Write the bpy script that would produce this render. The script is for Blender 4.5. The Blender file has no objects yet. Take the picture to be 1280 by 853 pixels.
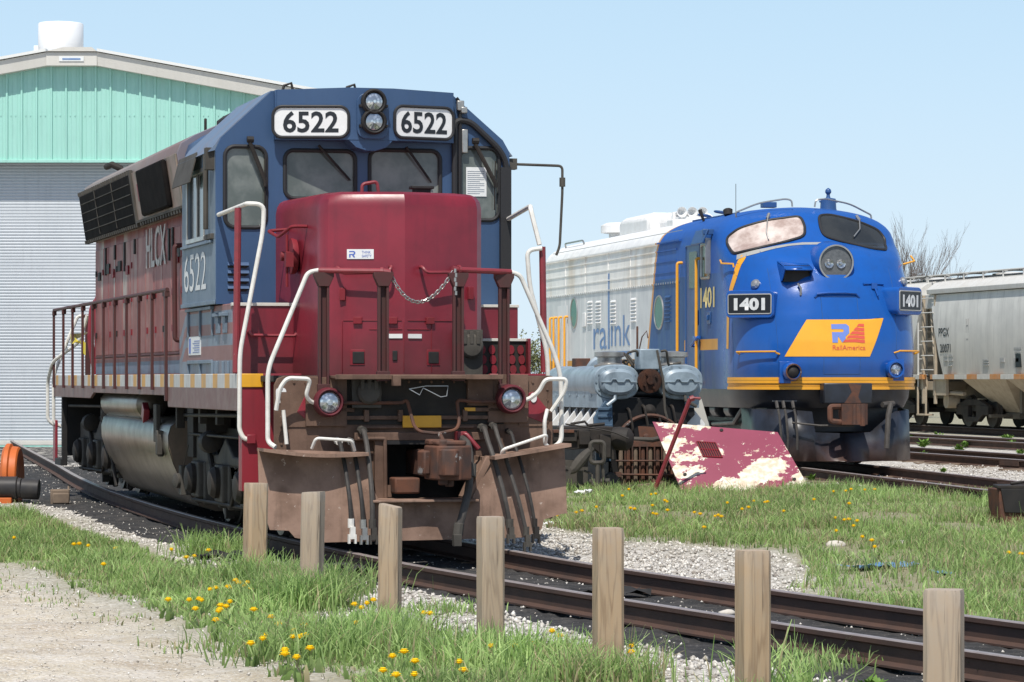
import bpy, bmesh, math, random
import numpy as np
from mathutils import Vector, Matrix, noise as mnoise
from mathutils.geometry import tessellate_polygon
rad = math.radians
random.seed(7); RNG = np.random.default_rng(7)
SC = bpy.context.scene; COL = SC.collection

# ------------------------------------------------------------------ mesh builder
def fillet(pts, r, n=5):
    pts = [Vector(p) for p in pts]; out = [pts[0]]
    for a, b, c in zip(pts, pts[1:], pts[2:]):
        d1 = (a-b); d2 = (c-b); l = min(r, d1.length*.49, d2.length*.49)
        p = b+d1.normalized()*l; q = b+d2.normalized()*l
        for i in range(n+1):
            t = i/n; out.append(p*(1-t)**2+b*2*t*(1-t)+q*t*t)
    out.append(pts[-1]); return out
def rrect(x0, x1, z0, z1, r, n=5):
    o = []
    for cx, cz, a0 in ((x1-r, z1-r, 0), (x0+r, z1-r, 90), (x0+r, z0+r, 180), (x1-r, z0+r, 270)):
        for i in range(n+1):
            a = rad(a0+90*i/n); o.append((cx+r*math.cos(a), cz+r*math.sin(a)))
    return o
def circ(cx, cz, r, n=24, rz=None):
    return [(cx+r*math.cos(2*math.pi*i/n), cz+(rz or r)*math.sin(2*math.pi*i/n)) for i in range(n)]
class MB:
    def __init__(s): s.v = []; s.f = []; s.mi = []
    def add(s, vs, fs, m=0):
        o = len(s.v); s.v += [tuple(v) for v in vs]; s.f += [tuple(i+o for i in f) for f in fs]; s.mi += [m]*len(fs); return s
    def box(s, x0, x1, y0, y1, z0, z1, m=0):
        vs = [(x, y, z) for x in (x0, x1) for y in (y0, y1) for z in (z0, z1)]
        return s.add(vs, [(0,1,3,2),(4,6,7,5),(0,4,5,1),(2,3,7,6),(0,2,6,4),(1,5,7,3)], m)
    def obox(s, c, size, M=None, m=0):
        M = M or Matrix.Identity(3); c = Vector(c)
        vs = [c+M @ Vector((x*size[0]/2, y*size[1]/2, z*size[2]/2)) for x in (-1,1) for y in (-1,1) for z in (-1,1)]
        return s.add(vs, [(0,1,3,2),(4,6,7,5),(0,4,5,1),(2,3,7,6),(0,2,6,4),(1,5,7,3)], m)
    def tube(s, pts, r, n=8, m=0, closed=False):
        pts = [Vector(p) for p in pts]; N = len(pts); rs = r if isinstance(r, (list, tuple)) else [r]*N
        up = Vector((0,0,1)); vs = []; prev = None
        for i, p in enumerate(pts):
            if closed: t = pts[(i+1) % N]-pts[i-1]
            else: t = pts[min(i+1, N-1)]-pts[max(i-1, 0)]
            if t.length < 1e-9: t = Vector((0,0,1))
            t.normalize()
            if prev is None:
                a = up if abs(t.dot(up)) < .9 else Vector((1,0,0)); x = a.cross(t).normalized()
            else: x = (prev-t*prev.dot(t)); x = x.normalized() if x.length > 1e-6 else t.orthogonal().normalized()
            prev = x; y = t.cross(x)
            for k in range(n):
                an = 2*math.pi*k/n; vs.append(p+(x*math.cos(an)+y*math.sin(an))*rs[i])
        fs = []
        for i in range(N if closed else N-1):
            j = (i+1) % N
            for k in range(n): fs.append((i*n+k, i*n+(k+1) % n, j*n+(k+1) % n, j*n+k))
        if not closed: fs += [tuple(range(n))[::-1], tuple((N-1)*n+k for k in range(n))]
        return s.add(vs, fs, m)
    def cyl(s, p0, p1, r, r1=None, n=20, m=0): return s.tube([p0, p1], [r, r if r1 is None else r1], n, m)
    def lathe(s, o, d, prof, n=24, m=0, cap=True):       # prof: (radius, height along d)
        o = Vector(o); d = Vector(d).normalized(); x = d.orthogonal().normalized(); y = d.cross(x); vs = []; fs = []
        for r, h in prof:
            for k in range(n):
                a = 2*math.pi*k/n; vs.append(o+d*h+(x*math.cos(a)+y*math.sin(a))*r)
        for i in range(len(prof)-1):
            for k in range(n): fs.append((i*n+k, i*n+(k+1) % n, (i+1)*n+(k+1) % n, (i+1)*n+k))
        if cap: fs += [tuple(range(n))[::-1], tuple((len(prof)-1)*n+k for k in range(n))]
        return s.add(vs, fs, m)
    def prism(s, poly, ax, lo, hi, holes=(), m=0):
        # poly lies in the plane named by ax ('xz' -> extruded along y, 'yz' -> along x, 'xy' -> along z)
        mk = {'xz': lambda p, h: (p[0], h, p[1]), 'yz': lambda p, h: (h, p[0], p[1]), 'xy': lambda p, h: (p[0], p[1], h)}[ax]
        loops = [list(poly)]+[list(h) for h in holes]; flat = [p for l in loops for p in l]; n = len(flat)
        tri = tessellate_polygon([[Vector((p[0], p[1], 0)) for p in l] for l in loops]) if (holes or len(poly) > 4) else None
        vs = [mk(p, lo) for p in flat]+[mk(p, hi) for p in flat]
        fs = []
        if holes or tri:
            fs += [t for t in tri]+[tuple(i+n for i in t[::-1]) for t in tri]
        else: fs += [tuple(range(n)), tuple(range(n, 2*n))[::-1]]
        o = 0
        for l in loops:
            k = len(l)
            for i in range(k): fs.append((o+i, o+(i+1) % k, o+(i+1) % k+n, o+i+n))
            o += k
        return s.add(vs, fs, m)
    def ngon(s, pts, m=0):
        tri = tessellate_polygon([[Vector(p) for p in pts]]); return s.add(pts, [tuple(t) for t in tri], m)
    def grid(s, rows, m=0, wrap=False):
        n = len(rows[0]); vs = [p for r in rows for p in r]; fs = []
        for i in range(len(rows)-1):
            for k in range(n if wrap else n-1): fs.append((i*n+k, i*n+(k+1) % n, (i+1)*n+(k+1) % n, (i+1)*n+k))
        return s.add(vs, fs, m)
    def ball(s, c, r, n=12, sc=(1,1,1), m=0):
        rows = []
        for i in range(n//2+1):
            t = math.pi*i/(n//2); rr = max(math.sin(t), 1e-4)
            rows.append([(c[0]+r*sc[0]*rr*math.cos(2*math.pi*k/n), c[1]+r*sc[1]*rr*math.sin(2*math.pi*k/n), c[2]+r*sc[2]*math.cos(t)) for k in range(n)])
        return s.grid(rows, m, True)
    def clusters(s):                         # groups of faces that lie apart from one another (None when the mesh is one piece)
        n = len(s.v)
        if n > 30000: return None
        p = list(range(n))
        def find(a):
            while p[a] != a: p[a] = p[p[a]]; a = p[a]
            return a
        for f in s.f:
            r = find(f[0])
            for q in f[1:]: p[find(q)] = r
        ids = {}; lab = [ids.setdefault(find(i), len(ids)) for i in range(n)]; k = len(ids)
        if k < 2 or k > 60: return None
        V = np.array(s.v, float); lab = np.array(lab); I = [V[lab == i] for i in range(k)]; J = []
        for a in I:
            idx = np.linspace(0, len(a)-1, min(len(a), 120)).astype(int); J.append(a[idx])
        lo = [a.min(0) for a in I]; hi = [a.max(0) for a in I]; sz = [float((h-l).max()) for l, h in zip(lo, hi)]; q = list(range(k))
        def fd(a):
            while q[a] != a: a = q[a]
            return a
        for i in range(k):
            for j in range(i):
                if fd(i) == fd(j): continue
                th = max(.02, .5*max(sz[i], sz[j])); gap = np.linalg.norm(np.maximum(0, np.maximum(lo[i]-hi[j], lo[j]-hi[i])))
                if gap < th*.98 and min(np.sqrt(((J[i][:, None]-J[j][None])**2).sum(2)).min(), 9) < th*.98 or gap < th*.4: q[fd(i)] = fd(j)
        root = {}; c = [root.setdefault(fd(i), len(root)) for i in range(k)]
        if len(root) < 2 or len(root) > 10: return None
        return [c[lab[f[0]]] for f in s.f], len(root)
    def build(s, name, mats, parent=None, bevel=0, ang=35, label=None, recalc=True):
        cl = s.clusters() if parent is not None else None
        if cl:
            out = []
            for g in range(cl[1]):
                b = MB(); mp = {}
                for f, m_, c in zip(s.f, s.mi, cl[0]):
                    if c == g: b.f.append(tuple(mp.setdefault(i, len(mp)) for i in f)); b.mi.append(m_)
                b.v = [s.v[i] for i in mp]; out.append(b._build(name, mats, parent, bevel, ang, label, recalc))
            return max(out, key=lambda o: len(o.data.vertices))
        return s._build(name, mats, parent, bevel, ang, label, recalc)
    def _build(s, name, mats, parent=None, bevel=0, ang=35, label=None, recalc=True):
        me = bpy.data.meshes.new(name); me.from_pydata(s.v, [], s.f)
        mats = mats if isinstance(mats, (list, tuple)) else [mats]
        for k in mats: me.materials.append(k)
        if len(mats) > 1: me.polygons.foreach_set('material_index', s.mi)
        if recalc:
            b = bmesh.new(); b.from_mesh(me); bmesh.ops.recalc_face_normals(b, faces=b.faces); b.to_mesh(me); b.free()
        me.polygons.foreach_set('use_smooth', [True]*len(me.polygons)); me.set_sharp_from_angle(angle=rad(ang)); me.update()
        o = bpy.data.objects.new(name, me); COL.objects.link(o)
        if parent: o.parent = parent
        if bevel:
            md = o.modifiers.new('bevel', 'BEVEL'); md.width = bevel; md.segments = 2; md.limit_method = 'ANGLE'; md.angle_limit = rad(40)
        if label: o['label'] = label
        return o
def thing(name, label, cat, loc=(0,0,0), rz=0, group=None):
    o = bpy.data.objects.new(name, None); COL.objects.link(o); o.location = loc; o.rotation_euler = (0,0,rz)
    o.empty_display_size = .3; return tag(o, label, cat, group)
def tag(o, label, cat, group=None):
    o['label'] = label; o['category'] = cat
    if group: o['group'] = group
    return o
def text(name, s, mat, parent, loc, xd, up, w, h, bold=0, shear=0, depth=.0015, label=None):
    cu = bpy.data.curves.new('lettering', 'FONT'); cu.body = s; cu.size = 1; cu.offset = bold; cu.shear = shear; cu.resolution_u = 3
    t = bpy.data.objects.new('lettering', cu); COL.objects.link(t)
    me = bpy.data.meshes.new_from_object(t.evaluated_get(bpy.context.evaluated_depsgraph_get())); bpy.data.objects.remove(t); bpy.data.curves.remove(cu)
    co = np.zeros(len(me.vertices)*3); me.vertices.foreach_get('co', co); co = co.reshape(-1, 3)
    mn = co.min(0); mx = co.max(0); co[:, 0] = (co[:, 0]-(mn[0]+mx[0])/2)*w/(mx[0]-mn[0]); co[:, 1] = (co[:, 1]-(mn[1]+mx[1])/2)*h/(mx[1]-mn[1])
    xd = np.array(Vector(xd).normalized()); up = np.array(Vector(up).normalized()); nr = np.cross(xd, up)
    P = np.array(loc)+co[:, :1]*xd+co[:, 1:2]*up+nr*depth
    me.vertices.foreach_set('co', P.ravel()); me.materials.clear(); me.materials.append(mat); me.name = name; me.update()
    o = bpy.data.objects.new(name, me); COL.objects.link(o); o.parent = parent
    if label: o['label'] = label
    return o

# ------------------------------------------------------------------ materials
class G:
    def __init__(s, name):
        s.mat = bpy.data.materials.new(name); s.mat.use_nodes = True; s.nt = s.mat.node_tree; s.nt.nodes.clear()
        s.out = s.nt.nodes.new('ShaderNodeOutputMaterial'); s._o = None
    def n(s, t, **k):
        x = s.nt.nodes.new('ShaderNode'+t)
        for a, b in k.items(): setattr(x, a, b)
        return x
    def put(s, sock, v):
        if v is None: return
        if isinstance(v, bpy.types.NodeSocket): s.nt.links.new(v, sock)
        else:
            if sock.type == 'RGBA' and len(v) == 3: v = (*v, 1)
            sock.default_value = v
    def obj(s):
        if s._o is None: s._o = s.n('TexCoord').outputs['Object']
        return s._o
    def sep(s, v=None):
        x = s.n('SeparateXYZ'); s.put(x.inputs[0], v or s.obj()); return x.outputs
    def math(s, op, a, b=None, c=None, clamp=False):
        x = s.n('Math', operation=op, use_clamp=clamp)
        for i, q in enumerate((a, b, c)):
            if q is not None: s.put(x.inputs[i], q)
        return x.outputs[0]
    def scale(s, v, sc):
        x = s.n('Mapping'); s.put(x.inputs['Vector'], v or s.obj()); x.inputs['Scale'].default_value = sc; return x.outputs[0]
    def noise(s, sc=5, det=5, rough=.6, vec=None, dist=0):
        x = s.n('TexNoise'); s.put(x.inputs['Vector'], vec or s.obj()); x.inputs['Scale'].default_value = sc
        x.inputs['Detail'].default_value = det; x.inputs['Roughness'].default_value = rough; x.inputs['Distortion'].default_value = dist; return x.outputs[0]
    def ramp(s, f, lo, hi, a=0., b=1.):
        x = s.n('MapRange', interpolation_type='SMOOTHSTEP'); s.put(x.inputs['Value'], f)
        for i, q in zip((1, 2, 3, 4), (lo, hi, a, b)): x.inputs[i].default_value = q
        return x.outputs[0]
    def mix(s, f, a, b, mode='MIX'):
        x = s.n('Mix', data_type='RGBA', blend_type=mode); s.put(x.inputs[0], f); s.put(x.inputs[6], a); s.put(x.inputs[7], b); return x.outputs[2]
    def band(s, v, lo, hi): return s.math('MULTIPLY', s.math('GREATER_THAN', v, lo), s.math('LESS_THAN', v, hi))
    def done(s, col, rough=.5, metal=0., bump=None, bs=.3, bd=.01, spec=None, **kw):
        p = s.n('BsdfPrincipled'); s.put(p.inputs['Base Color'], col); s.put(p.inputs['Roughness'], rough); s.put(p.inputs['Metallic'], metal)
        if spec is not None: p.inputs['Specular IOR Level'].default_value = spec
        for k, v in kw.items(): s.put(p.inputs[k.replace('_', ' ')], v)
        if bump is not None:
            b = s.n('Bump'); b.inputs['Strength'].default_value = bs; b.inputs['Distance'].default_value = bd; s.put(b.inputs['Height'], bump); s.nt.links.new(b.outputs[0], p.inputs['Normal'])
        s.nt.links.new(p.outputs[0], s.out.inputs[0]); return s.mat
def paint(name, c, alt=None, amt=.5, sc=2.5, rough=.4, streak=.35, dirt=None, chips=None, zones=None, metal=0., fade=0., bs=.15, spec=None, side=None, ripple=False):
    g = G(name); col = c
    if zones: col = zones(g, *g.sep())
    if alt is not None:
        col = g.mix(g.math('MULTIPLY', g.ramp(g.noise(sc, 6), .35, .7), amt), col, alt)
    if streak:
        f = g.noise(1, 4, .6, g.scale(None, (9, 9, .7)))
        k = tuple(x*.35+.01 for x in (alt or c))
        col = g.mix(g.math('MULTIPLY', g.ramp(f, .5, .75), streak), col, k)
    if fade:
        f = g.noise(1.3, 3, .5, g.scale(None, (3, 3, .8))); col = g.mix(g.math('MULTIPLY', g.ramp(f, .4, .7), fade), col, (.5, .48, .46))
    if dirt:                                    # (colour, z full, z none, strength)
        z = g.sep()[2]; zz = g.math('ADD', z, g.math('MULTIPLY', g.math('SUBTRACT', g.noise(4, 5), .5), .6*abs(dirt[2]-dirt[1])+.05))
        m = g.n('MapRange'); g.put(m.inputs[0], zz); m.inputs[1].default_value = dirt[1]; m.inputs[2].default_value = dirt[2]; m.inputs[3].default_value = dirt[3]; m.inputs[4].default_value = 0
        col = g.mix(m.outputs[0], col, dirt[0])
    if chips:                                   # (colour, scale, threshold)
        col = g.mix(g.ramp(g.noise(chips[1], 8, .65), chips[2], chips[2]+.02), col, chips[0])
    nz = g.noise(30, 3); r = g.math('ADD', rough-.1, g.math('MULTIPLY', g.noise(3, 4), .2))
    if side: r = g.math('ADD', r, g.ramp(g.sep()[1], 1.4, 2.6, 0, side))
    if spec is None and rough >= .5: spec = .22
    if side is not None or ripple: nz = g.math('ADD', g.math('MULTIPLY', nz, .12), g.math('MULTIPLY', g.noise(1.7, 2, .5), 2.2)); return g.done(col, r, metal, nz, .10, .05, spec)
    return g.done(col, r, metal, nz, bs, .004, spec)
MAT = {}
def mk():
    m = MAT
    BLUE = (.033, .074, .16); RED = (.25, .022, .034); BRN = (.20, .085, .07); GRIME = (.135, .095, .072)
    m['nose_red'] = paint('nose_red_paint', (.225, .019, .033), (.125, .013, .023), .7, 1.5, .36, .22, ripple=True, dirt=((.06,.025,.02), 1.9, 2.45, .65), chips=((.55,.45,.42), 26, .745))
    m['red'] = paint('red_paint', RED, (.17, .02, .03), .5, 2, .4, .2, chips=((.45,.4,.38), 24, .74))
    m['cab_blue'] = paint('weathered_blue_paint', BLUE, (.05, .095, .185), .5, 1.4, .42, .12, chips=((.4,.42,.45), 30, .755))
    m['cab_side'] = paint('faded_grey_blue_paint', (.17, .215, .265), (.10, .15, .21), .6, 1.5, .5, .3)
    def hoodz(g, x, y, z):
        c = g.mix(g.ramp(g.noise(1, 4, .6, g.scale(None, (1, 1.3, .25))), .45, .68), (.27, .075, .068), (.36, .17, .145))
        st = g.ramp(g.noise(1, 3, .5, g.scale(None, (.5, 2.6, .12))), .55, .66)
        c = g.mix(g.math('MULTIPLY', st, g.math('MULTIPLY', g.ramp(y, 10, 14, .15, 1), g.ramp(z, 2.2, 3.3))), c, (.46, .49, .43))
        return g.mix(g.band(z, 2.0, 2.16), c, (.17, .22, .29))
    m['hood'] = paint('faded_maroon_hood_paint', BRN, (.16, .05, .05), .45, 3, .5, .3, zones=hoodz, chips=((.45,.42,.38), 12, .72))
    def topz(g, x, y, z): return g.mix(g.ramp(y, 5.9, 6.1), (.13, .19, .28), g.mix(g.ramp(g.math('ADD', y, g.math('MULTIPLY', g.noise(1.5), 5)), 9, 14), (.20, .125, .11), (.27, .23, .20)))
    m['hood_top'] = paint('faded_roof_paint', BRN, (.2, .16, .15), .4, 2, .5, .2, zones=topz)
    def basez(g, x, y, z):
        w = g.math('ADD', z, g.math('MULTIPLY', g.ramp(y, 4.9, 5.45), .25))
        b = g.math('ADD', g.math('ADD', g.band(w, 2.53, 2.665), g.band(w, 2.29, 2.41)), g.band(z, 1.9, 2.13), clamp=True)
        return g.mix(b, (.25, .125, .115), (.185, .235, .29))
    m['cab_base'] = paint('striped_cab_base_paint', BRN, (.2, .12, .11), .35, 3, .5, .25, zones=basez)
    def sillz(g, x, y, z):
        c = g.mix(g.math('LESS_THAN', g.math('FRACT', g.math('DIVIDE', y, .78)), .4), (.55, .55, .53), (.62, .34, .09))
        return g.mix(g.math('GREATER_THAN', z, 1.835), (.16, .085, .08), c)
    m['sill'] = paint('striped_sill_paint', BRN, (.3, .25, .22), .3, 5, .5, .3, zones=sillz)
    m['pilot'] = paint('grimy_brown_steel', (.165, .102, .074), (.085, .052, .038), .8, 3, .74, .5, chips=((.25,.19,.15), 15, .66), bs=.5)
    m['plow'] = paint('rusty_plow_steel', (.285, .185, .138), (.15, .092, .066), .85, 3.2, .72, .5, chips=((.40,.32,.27), 16, .645), bs=.5)
    m['pilot_red'] = paint('grimy_red_paint', (.21, .02, .03), (.12, .03, .03), .5, 3, .5, .2)
    m['rust'] = paint('rusty_cast_steel', (.135, .06, .038), (.062, .045, .04), .9, 5, .75, .2, chips=((.26,.24,.225), 4, .64), bs=.4)
    m['post'] = paint('brown_post_paint', (.085, .03, .03), (.06, .04, .035), .6, 5, .55, .1)
    m['rail_red'] = paint('red_handrail_paint', (.24, .03, .04), (.12, .03, .03), .5, 8, .45, 0, chips=((.4,.36,.33), 30, .68))
    m['white'] = paint('white_handrail_paint', (.72, .70, .65), (.5, .46, .40), .45, 9, .45, 0, chips=((.2,.13,.1), 22, .71))
    m['yellow'] = paint('yellow_stripe_paint', (.72, .36, .02), (.55, .27, .03), .4, 5, .45, .1)
    m['black'] = paint('black_steel', (.022, .021, .021), (.045, .04, .036), .5, 4, .6, .1)
    m['dull_red'] = paint('dull_red_paint', (.115, .018, .026), (.07, .03, .03), .6, 8, .5, .1)
    m['dark'] = paint('dark_grimy_steel', (.026, .023, .021), (.052, .043, .036), .6, 4, .65, .2, bs=.3)
    m['gasket'] = paint('rubber_gasket', (.03, .03, .032), None, 0, 3, .5, 0)
    m['screen'] = paint('black_radiator_screen', (.010, .009, .009), (.026, .022, .02), .4, 5, .85, 0, bs=.5, spec=.05)
    m['greytan'] = paint('peeling_grey_tan_paint', (.34, .25, .21), (.17, .16, .12), .7, 3, .55, .6)
    m['truckgrey'] = paint('dusty_grey_steel', (.085, .077, .066), (.038, .034, .03), .6, 3, .7, .3, bs=.3)
    g = G('polished_tank_steel'); z = g.sep()[2]
    c = g.mix(g.ramp(g.noise(3, 5), .35, .7), (.23, .20, .165), (.125, .105, .08)); c = g.mix(g.ramp(g.noise(1, 4, .6, g.scale(None, (8, 8, .6))), .5, .7, 0, .12), c, (.36, .31, .25))
    m['tank'] = g.done(c, g.math('ADD', .22, g.math('MULTIPLY', g.noise(4, 4), .22)), .6, g.noise(3, 3), .12, .02)
    m['tank_end'] = paint('rusty_tank_end', (.13, .10, .075), (.20, .14, .10), .6, 5, .7, .2)
    m['wheel'] = paint('wheel_steel', (.05, .045, .04), (.09, .075, .06), .5, 5, .55, 0); m['rim'] = paint('worn_wheel_rim', (.20, .19, .175), None, 0, 3, .4, 0, metal=.6)
    m['steel'] = paint('bare_steel', (.42, .41, .39), (.25, .24, .22), .5, 6, .35, 0, metal=.7)
    m['hose'] = paint('rubber_hose', (.035, .033, .032), (.08, .07, .06), .5, 10, .6, 0)
    m['hosegrey'] = paint('dusty_rubber_hose', (.075, .068, .062), (.04, .036, .033), .6, 9, .6, 0)
    m['sign_white'] = paint('white_sign_face', (.74, .74, .73), (.6, .6, .59), .3, 6, .35, .06)
    m['sign_black'] = paint('black_lettering', (.012, .014, .018), None, 0, 3, .4, 0)
    m['txt_white'] = paint('white_lettering', (.68, .69, .68), (.4, .4, .4), .3, 10, .5, 0)
    m['txt_fade'] = paint('faded_white_lettering', (.50, .49, .46), (.25, .14, .12), .6, 9, .5, 0)
    m['txt_blue'] = paint('blue_lettering', (.09, .15, .45), None, 0, 3, .5, 0)
    m['paper'] = paint('white_paper', (.72, .73, .72), (.6, .62, .6), .3, 30, .6, 0)
    g = G('dusty_cab_glass'); r = g.noise(2.2, 4)
    m['glass'] = g.done(g.mix(g.ramp(r, .35, .65), (.085, .10, .092), (.19, .205, .19)), g.math('ADD', .06, g.math('MULTIPLY', r, .1)), 0, spec=.55)
    g = G('lamp_glass'); v = g.n('TexVoronoi'); v.inputs['Scale'].default_value = 26; g.put(v.inputs['Vector'], g.obj())
    m['lamp'] = g.done(g.mix(g.ramp(v.outputs[0], .1, .6), (.75, .77, .78), (.34, .37, .4)), .07, .75)
    m['lamp_dim'] = paint('dim_lamp_glass', (.12, .125, .13), (.06, .063, .067), .6, 14, .2, 0)
    m['smallmark'] = paint('worn_small_lettering', (.30,.30,.29), (.45,.45,.43), .6, 20, .6, 0)
    m['red_lens'] = paint('red_reflector', (.5, .02, .03), None, 0, 3, .25, 0)
    # second locomotive
    B2 = (.009, .088, .36)
    def bodyz(g, x, y, z):
        edge = g.math('ADD', 6.78, g.math('MULTIPLY', g.math('SUBTRACT', 4.6, z), .37)); d = g.math('SUBTRACT', y, edge)
        side = g.ramp(y, 1.75, 2.6)
        front = g.mix(g.math('MULTIPLY', side, g.math('LESS_THAN', z, 3.85)), B2, g.mix(g.ramp(g.noise(1, 4, .6, g.scale(None, (1, 5, .5))), .4, .65), (.018, .075, .235), (.04, .105, .225)))
        front = g.mix(g.math('MULTIPLY', g.band(z, 2.46, 2.66), g.band(y, 2.15, 4.6)), front, (.62, .30, .045))
        w = g.mix(g.ramp(g.noise(1, 4, .6, g.scale(None, (1, 1.1, .3))), .45, .72, 0, .75), (.86, .84, .79), (.66, .55, .41))
        w = g.mix(g.math('MULTIPLY', g.ramp(z, 4.5, 4.62), .9), w, (.74, .74, .73))
        lo = g.mix(g.ramp(g.noise(1, 4, .6, g.scale(None, (1, 2.5, .3))), .45, .7), (.62, .63, .62), (.74, .74, .72))
        rear = g.mix(g.math('GREATER_THAN', z, 3.775), lo, w)
        rear = g.mix(g.band(z, 2.12, 2.33), rear, (.62, .30, .045)); rear = g.mix(g.math('LESS_THAN', z, 2.12), rear, (.02, .075, .25))
        c = g.mix(g.math('GREATER_THAN', d, 0.), front, rear)
        return g.mix(g.band(d, -.13, 0.), c, (.62, .30, .08))
    m['body2'] = paint('glossy_blue_and_white_paint', B2, (.03, .05, .09), .12, 2.5, .20, .12, zones=bodyz, side=.36, dirt=((.04,.045,.06), 1.85, 2.35, .35))
    m['blue2'] = paint('glossy_blue_paint', B2, (.010, .05, .25), .3, 3, .25, .05)
    m['blue2d'] = paint('faded_dark_blue_paint', (.02, .075, .22), (.04, .09, .17), .5, 3, .4, .3)
    m['orange2'] = paint('orange_paint', (.78, .36, .025), (.66, .29, .03), .4, 6, .4, 0); m['orange2p'] = paint('orange_panel_paint', (.84, .40, .03), (.76, .34, .03), .3, 4, .35, 0)
    m['grey2'] = paint('grey_stripe_paint', (.33, .33, .31), None, 0, 3, .45, 0); m['logo_red'] = paint('red_emblem_paint', (.68, .10, .06), None, 0, 3, .4, 0); m['logo_blue'] = paint('blue_emblem_paint', (.16, .24, .60), None, 0, 3, .4, 0)
    m['railtxt'] = paint('faded_blue_lettering', (.13, .23, .44), (.25, .33, .47), .5, 5, .5, 0); m['numyel'] = paint('pale_yellow_lettering', (.74, .60, .25), (.6, .5, .3), .4, 10, .5, 0)
    m['under2'] = paint('black_underframe_paint', (.014, .015, .019), (.028, .036, .055), .6, 3, .36, .35, dirt=((.11,.05,.03), .45, .9, .6))
    g = G('painted_reflection_windshield'); r = g.noise(2.6, 5, .6)
    m['glass2'] = g.done(g.mix(g.ramp(r, .35, .65), (.34, .25, .215), (.62, .53, .48)), .25, 0, spec=.5)  # pale tones paint a reflection into the left pane
    m['glass2d'] = paint('dark_windshield', (.025, .028, .03), (.05, .052, .05), .5, 2, .12, 0); m['green_glass'] = paint('green_porthole_glass', (.03, .07, .06), None, 0, 2, .15, 0)
    m['roofwhite'] = paint('white_roof_paint', (.74, .74, .73), (.58, .56, .52), .4, 4, .5, .15)
    # the rest
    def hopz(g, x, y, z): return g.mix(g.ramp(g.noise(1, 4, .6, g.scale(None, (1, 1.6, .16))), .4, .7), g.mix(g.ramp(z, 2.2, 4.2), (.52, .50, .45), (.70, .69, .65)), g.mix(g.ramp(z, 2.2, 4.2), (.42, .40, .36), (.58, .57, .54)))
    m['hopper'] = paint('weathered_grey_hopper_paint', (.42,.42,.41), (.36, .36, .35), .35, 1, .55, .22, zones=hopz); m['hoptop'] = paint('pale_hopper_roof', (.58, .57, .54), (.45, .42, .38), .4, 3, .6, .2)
    m['hoptan'] = paint('tan_hopper_frame', (.44, .37, .28), (.32, .25, .18), .5, 4, .6, .3); m['hopdark'] = paint('hopper_painted_shade', (.16, .14, .11), (.10, .08, .06), .5, 3, .7, .2)  # hopdark: shade under and inside the car, put into the colour
    m['hopsill'] = paint('hopper_sill_stripe', (.5, .49, .46), (.4, .36, .3), .4, 4, .6, .2, zones=lambda g, x, y, z: g.mix(g.math('LESS_THAN', g.math('FRACT', g.math('DIVIDE', y, 1.7)), .45), (.55, .54, .5), (.5, .22, .07)))
    m['green'] = paint('mint_green_cladding', (.33, .61, .53), (.30, .56, .48), .5, .6, .45, .18); m['trim'] = paint('off_white_trim', (.60, .58, .53), (.52, .50, .45), .4, 2, .5, .1)
    m['roof'] = paint('pale_metal_roof', (.7, .7, .67), None, 0, 3, .4, 0); m['shutter'] = paint('galvanised_shutter', (.47, .50, .53), (.41, .44, .47), .5, .7, .5, .12); m['fanwhite'] = paint('white_fan_housing', (.82, .82, .82), (.75, .75, .75), .3, 2, .4, .05)
    m['block'] = paint('pale_blue_grey_engine_paint', (.27, .335, .385), (.15, .19, .225), .7, 4, .36, .45, dirt=((.05,.05,.05), .5, 1.0, .5), chips=((.12,.12,.12), 9, .70)); m['blockd'] = paint('dark_blue_engine_paint', (.07, .12, .18), (.04, .06, .09), .5, 4, .5, .3)
    m['void'] = paint('oily_black_iron', (.012, .012, .013), (.03, .028, .026), .4, 4, .6, .1)
    m['panel'] = None
    g = G('peeling_maroon_panel'); n1 = g.noise(1.7, 9, .68); z = g.sep()
    k = g.ramp(n1, .525, .54); sp = g.ramp(g.noise(6, 8, .72), .625, .64); k = g.math('MAXIMUM', k, sp)
    c = g.mix(g.noise(2, 4), (.20, .036, .062), (.27, .052, .09)); p = g.mix(g.ramp(g.noise(9, 6), .4, .6), (.72, .66, .55), (.58, .47, .34))
    m['panel'] = g.done(g.mix(k, c, p), .5, 0, k, .4, .004)
    m['orangew'] = paint('orange_painted_steel', (.56, .14, .035), (.40, .11, .035), .5, 4, .5, .1, chips=((.15,.08,.05), 10, .68)); m['axle'] = paint('black_axle_steel', (.035, .034, .036), (.06, .055, .05), .5, 6, .5, 0)
    g = G('weathered_post_wood'); v = g.scale(None, (1, 1, .085)); oi = g.n('ObjectInfo'); ad = g.n('VectorMath', operation='ADD'); g.put(ad.inputs[0], v)
    cb = g.n('CombineXYZ'); g.put(cb.inputs[0], g.math('MULTIPLY', oi.outputs['Random'], 9.)); g.put(cb.inputs[1], g.math('MULTIPLY', oi.outputs['Random'], 5.)); g.nt.links.new(cb.outputs[0], ad.inputs[1]); v = ad.outputs[0]
    nb = g.noise(7, 3, .5, v); ring = g.math('FRACT', g.math('MULTIPLY', nb, 11.)); rg = g.ramp(g.math('ABSOLUTE', g.math('SUBTRACT', ring, .5)), .22, .5)
    fine = g.noise(60, 4, .7, g.scale(None, (1, 1, .05)))
    c = g.mix(g.math('MULTIPLY', rg, .6), (.40, .275, .165), (.18, .11, .06)); c = g.mix(g.ramp(fine, .35, .7, 0, .5), c, (.40, .31, .21)); c = g.mix(g.math('MULTIPLY', g.ramp(g.noise(3, 4), .4, .7), .35), c, (.33, .285, .23))
    c = g.mix(g.math('MULTIPLY', g.ramp(oi.outputs['Random'], 0, 1), .35), c, (.30, .285, .26))
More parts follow.
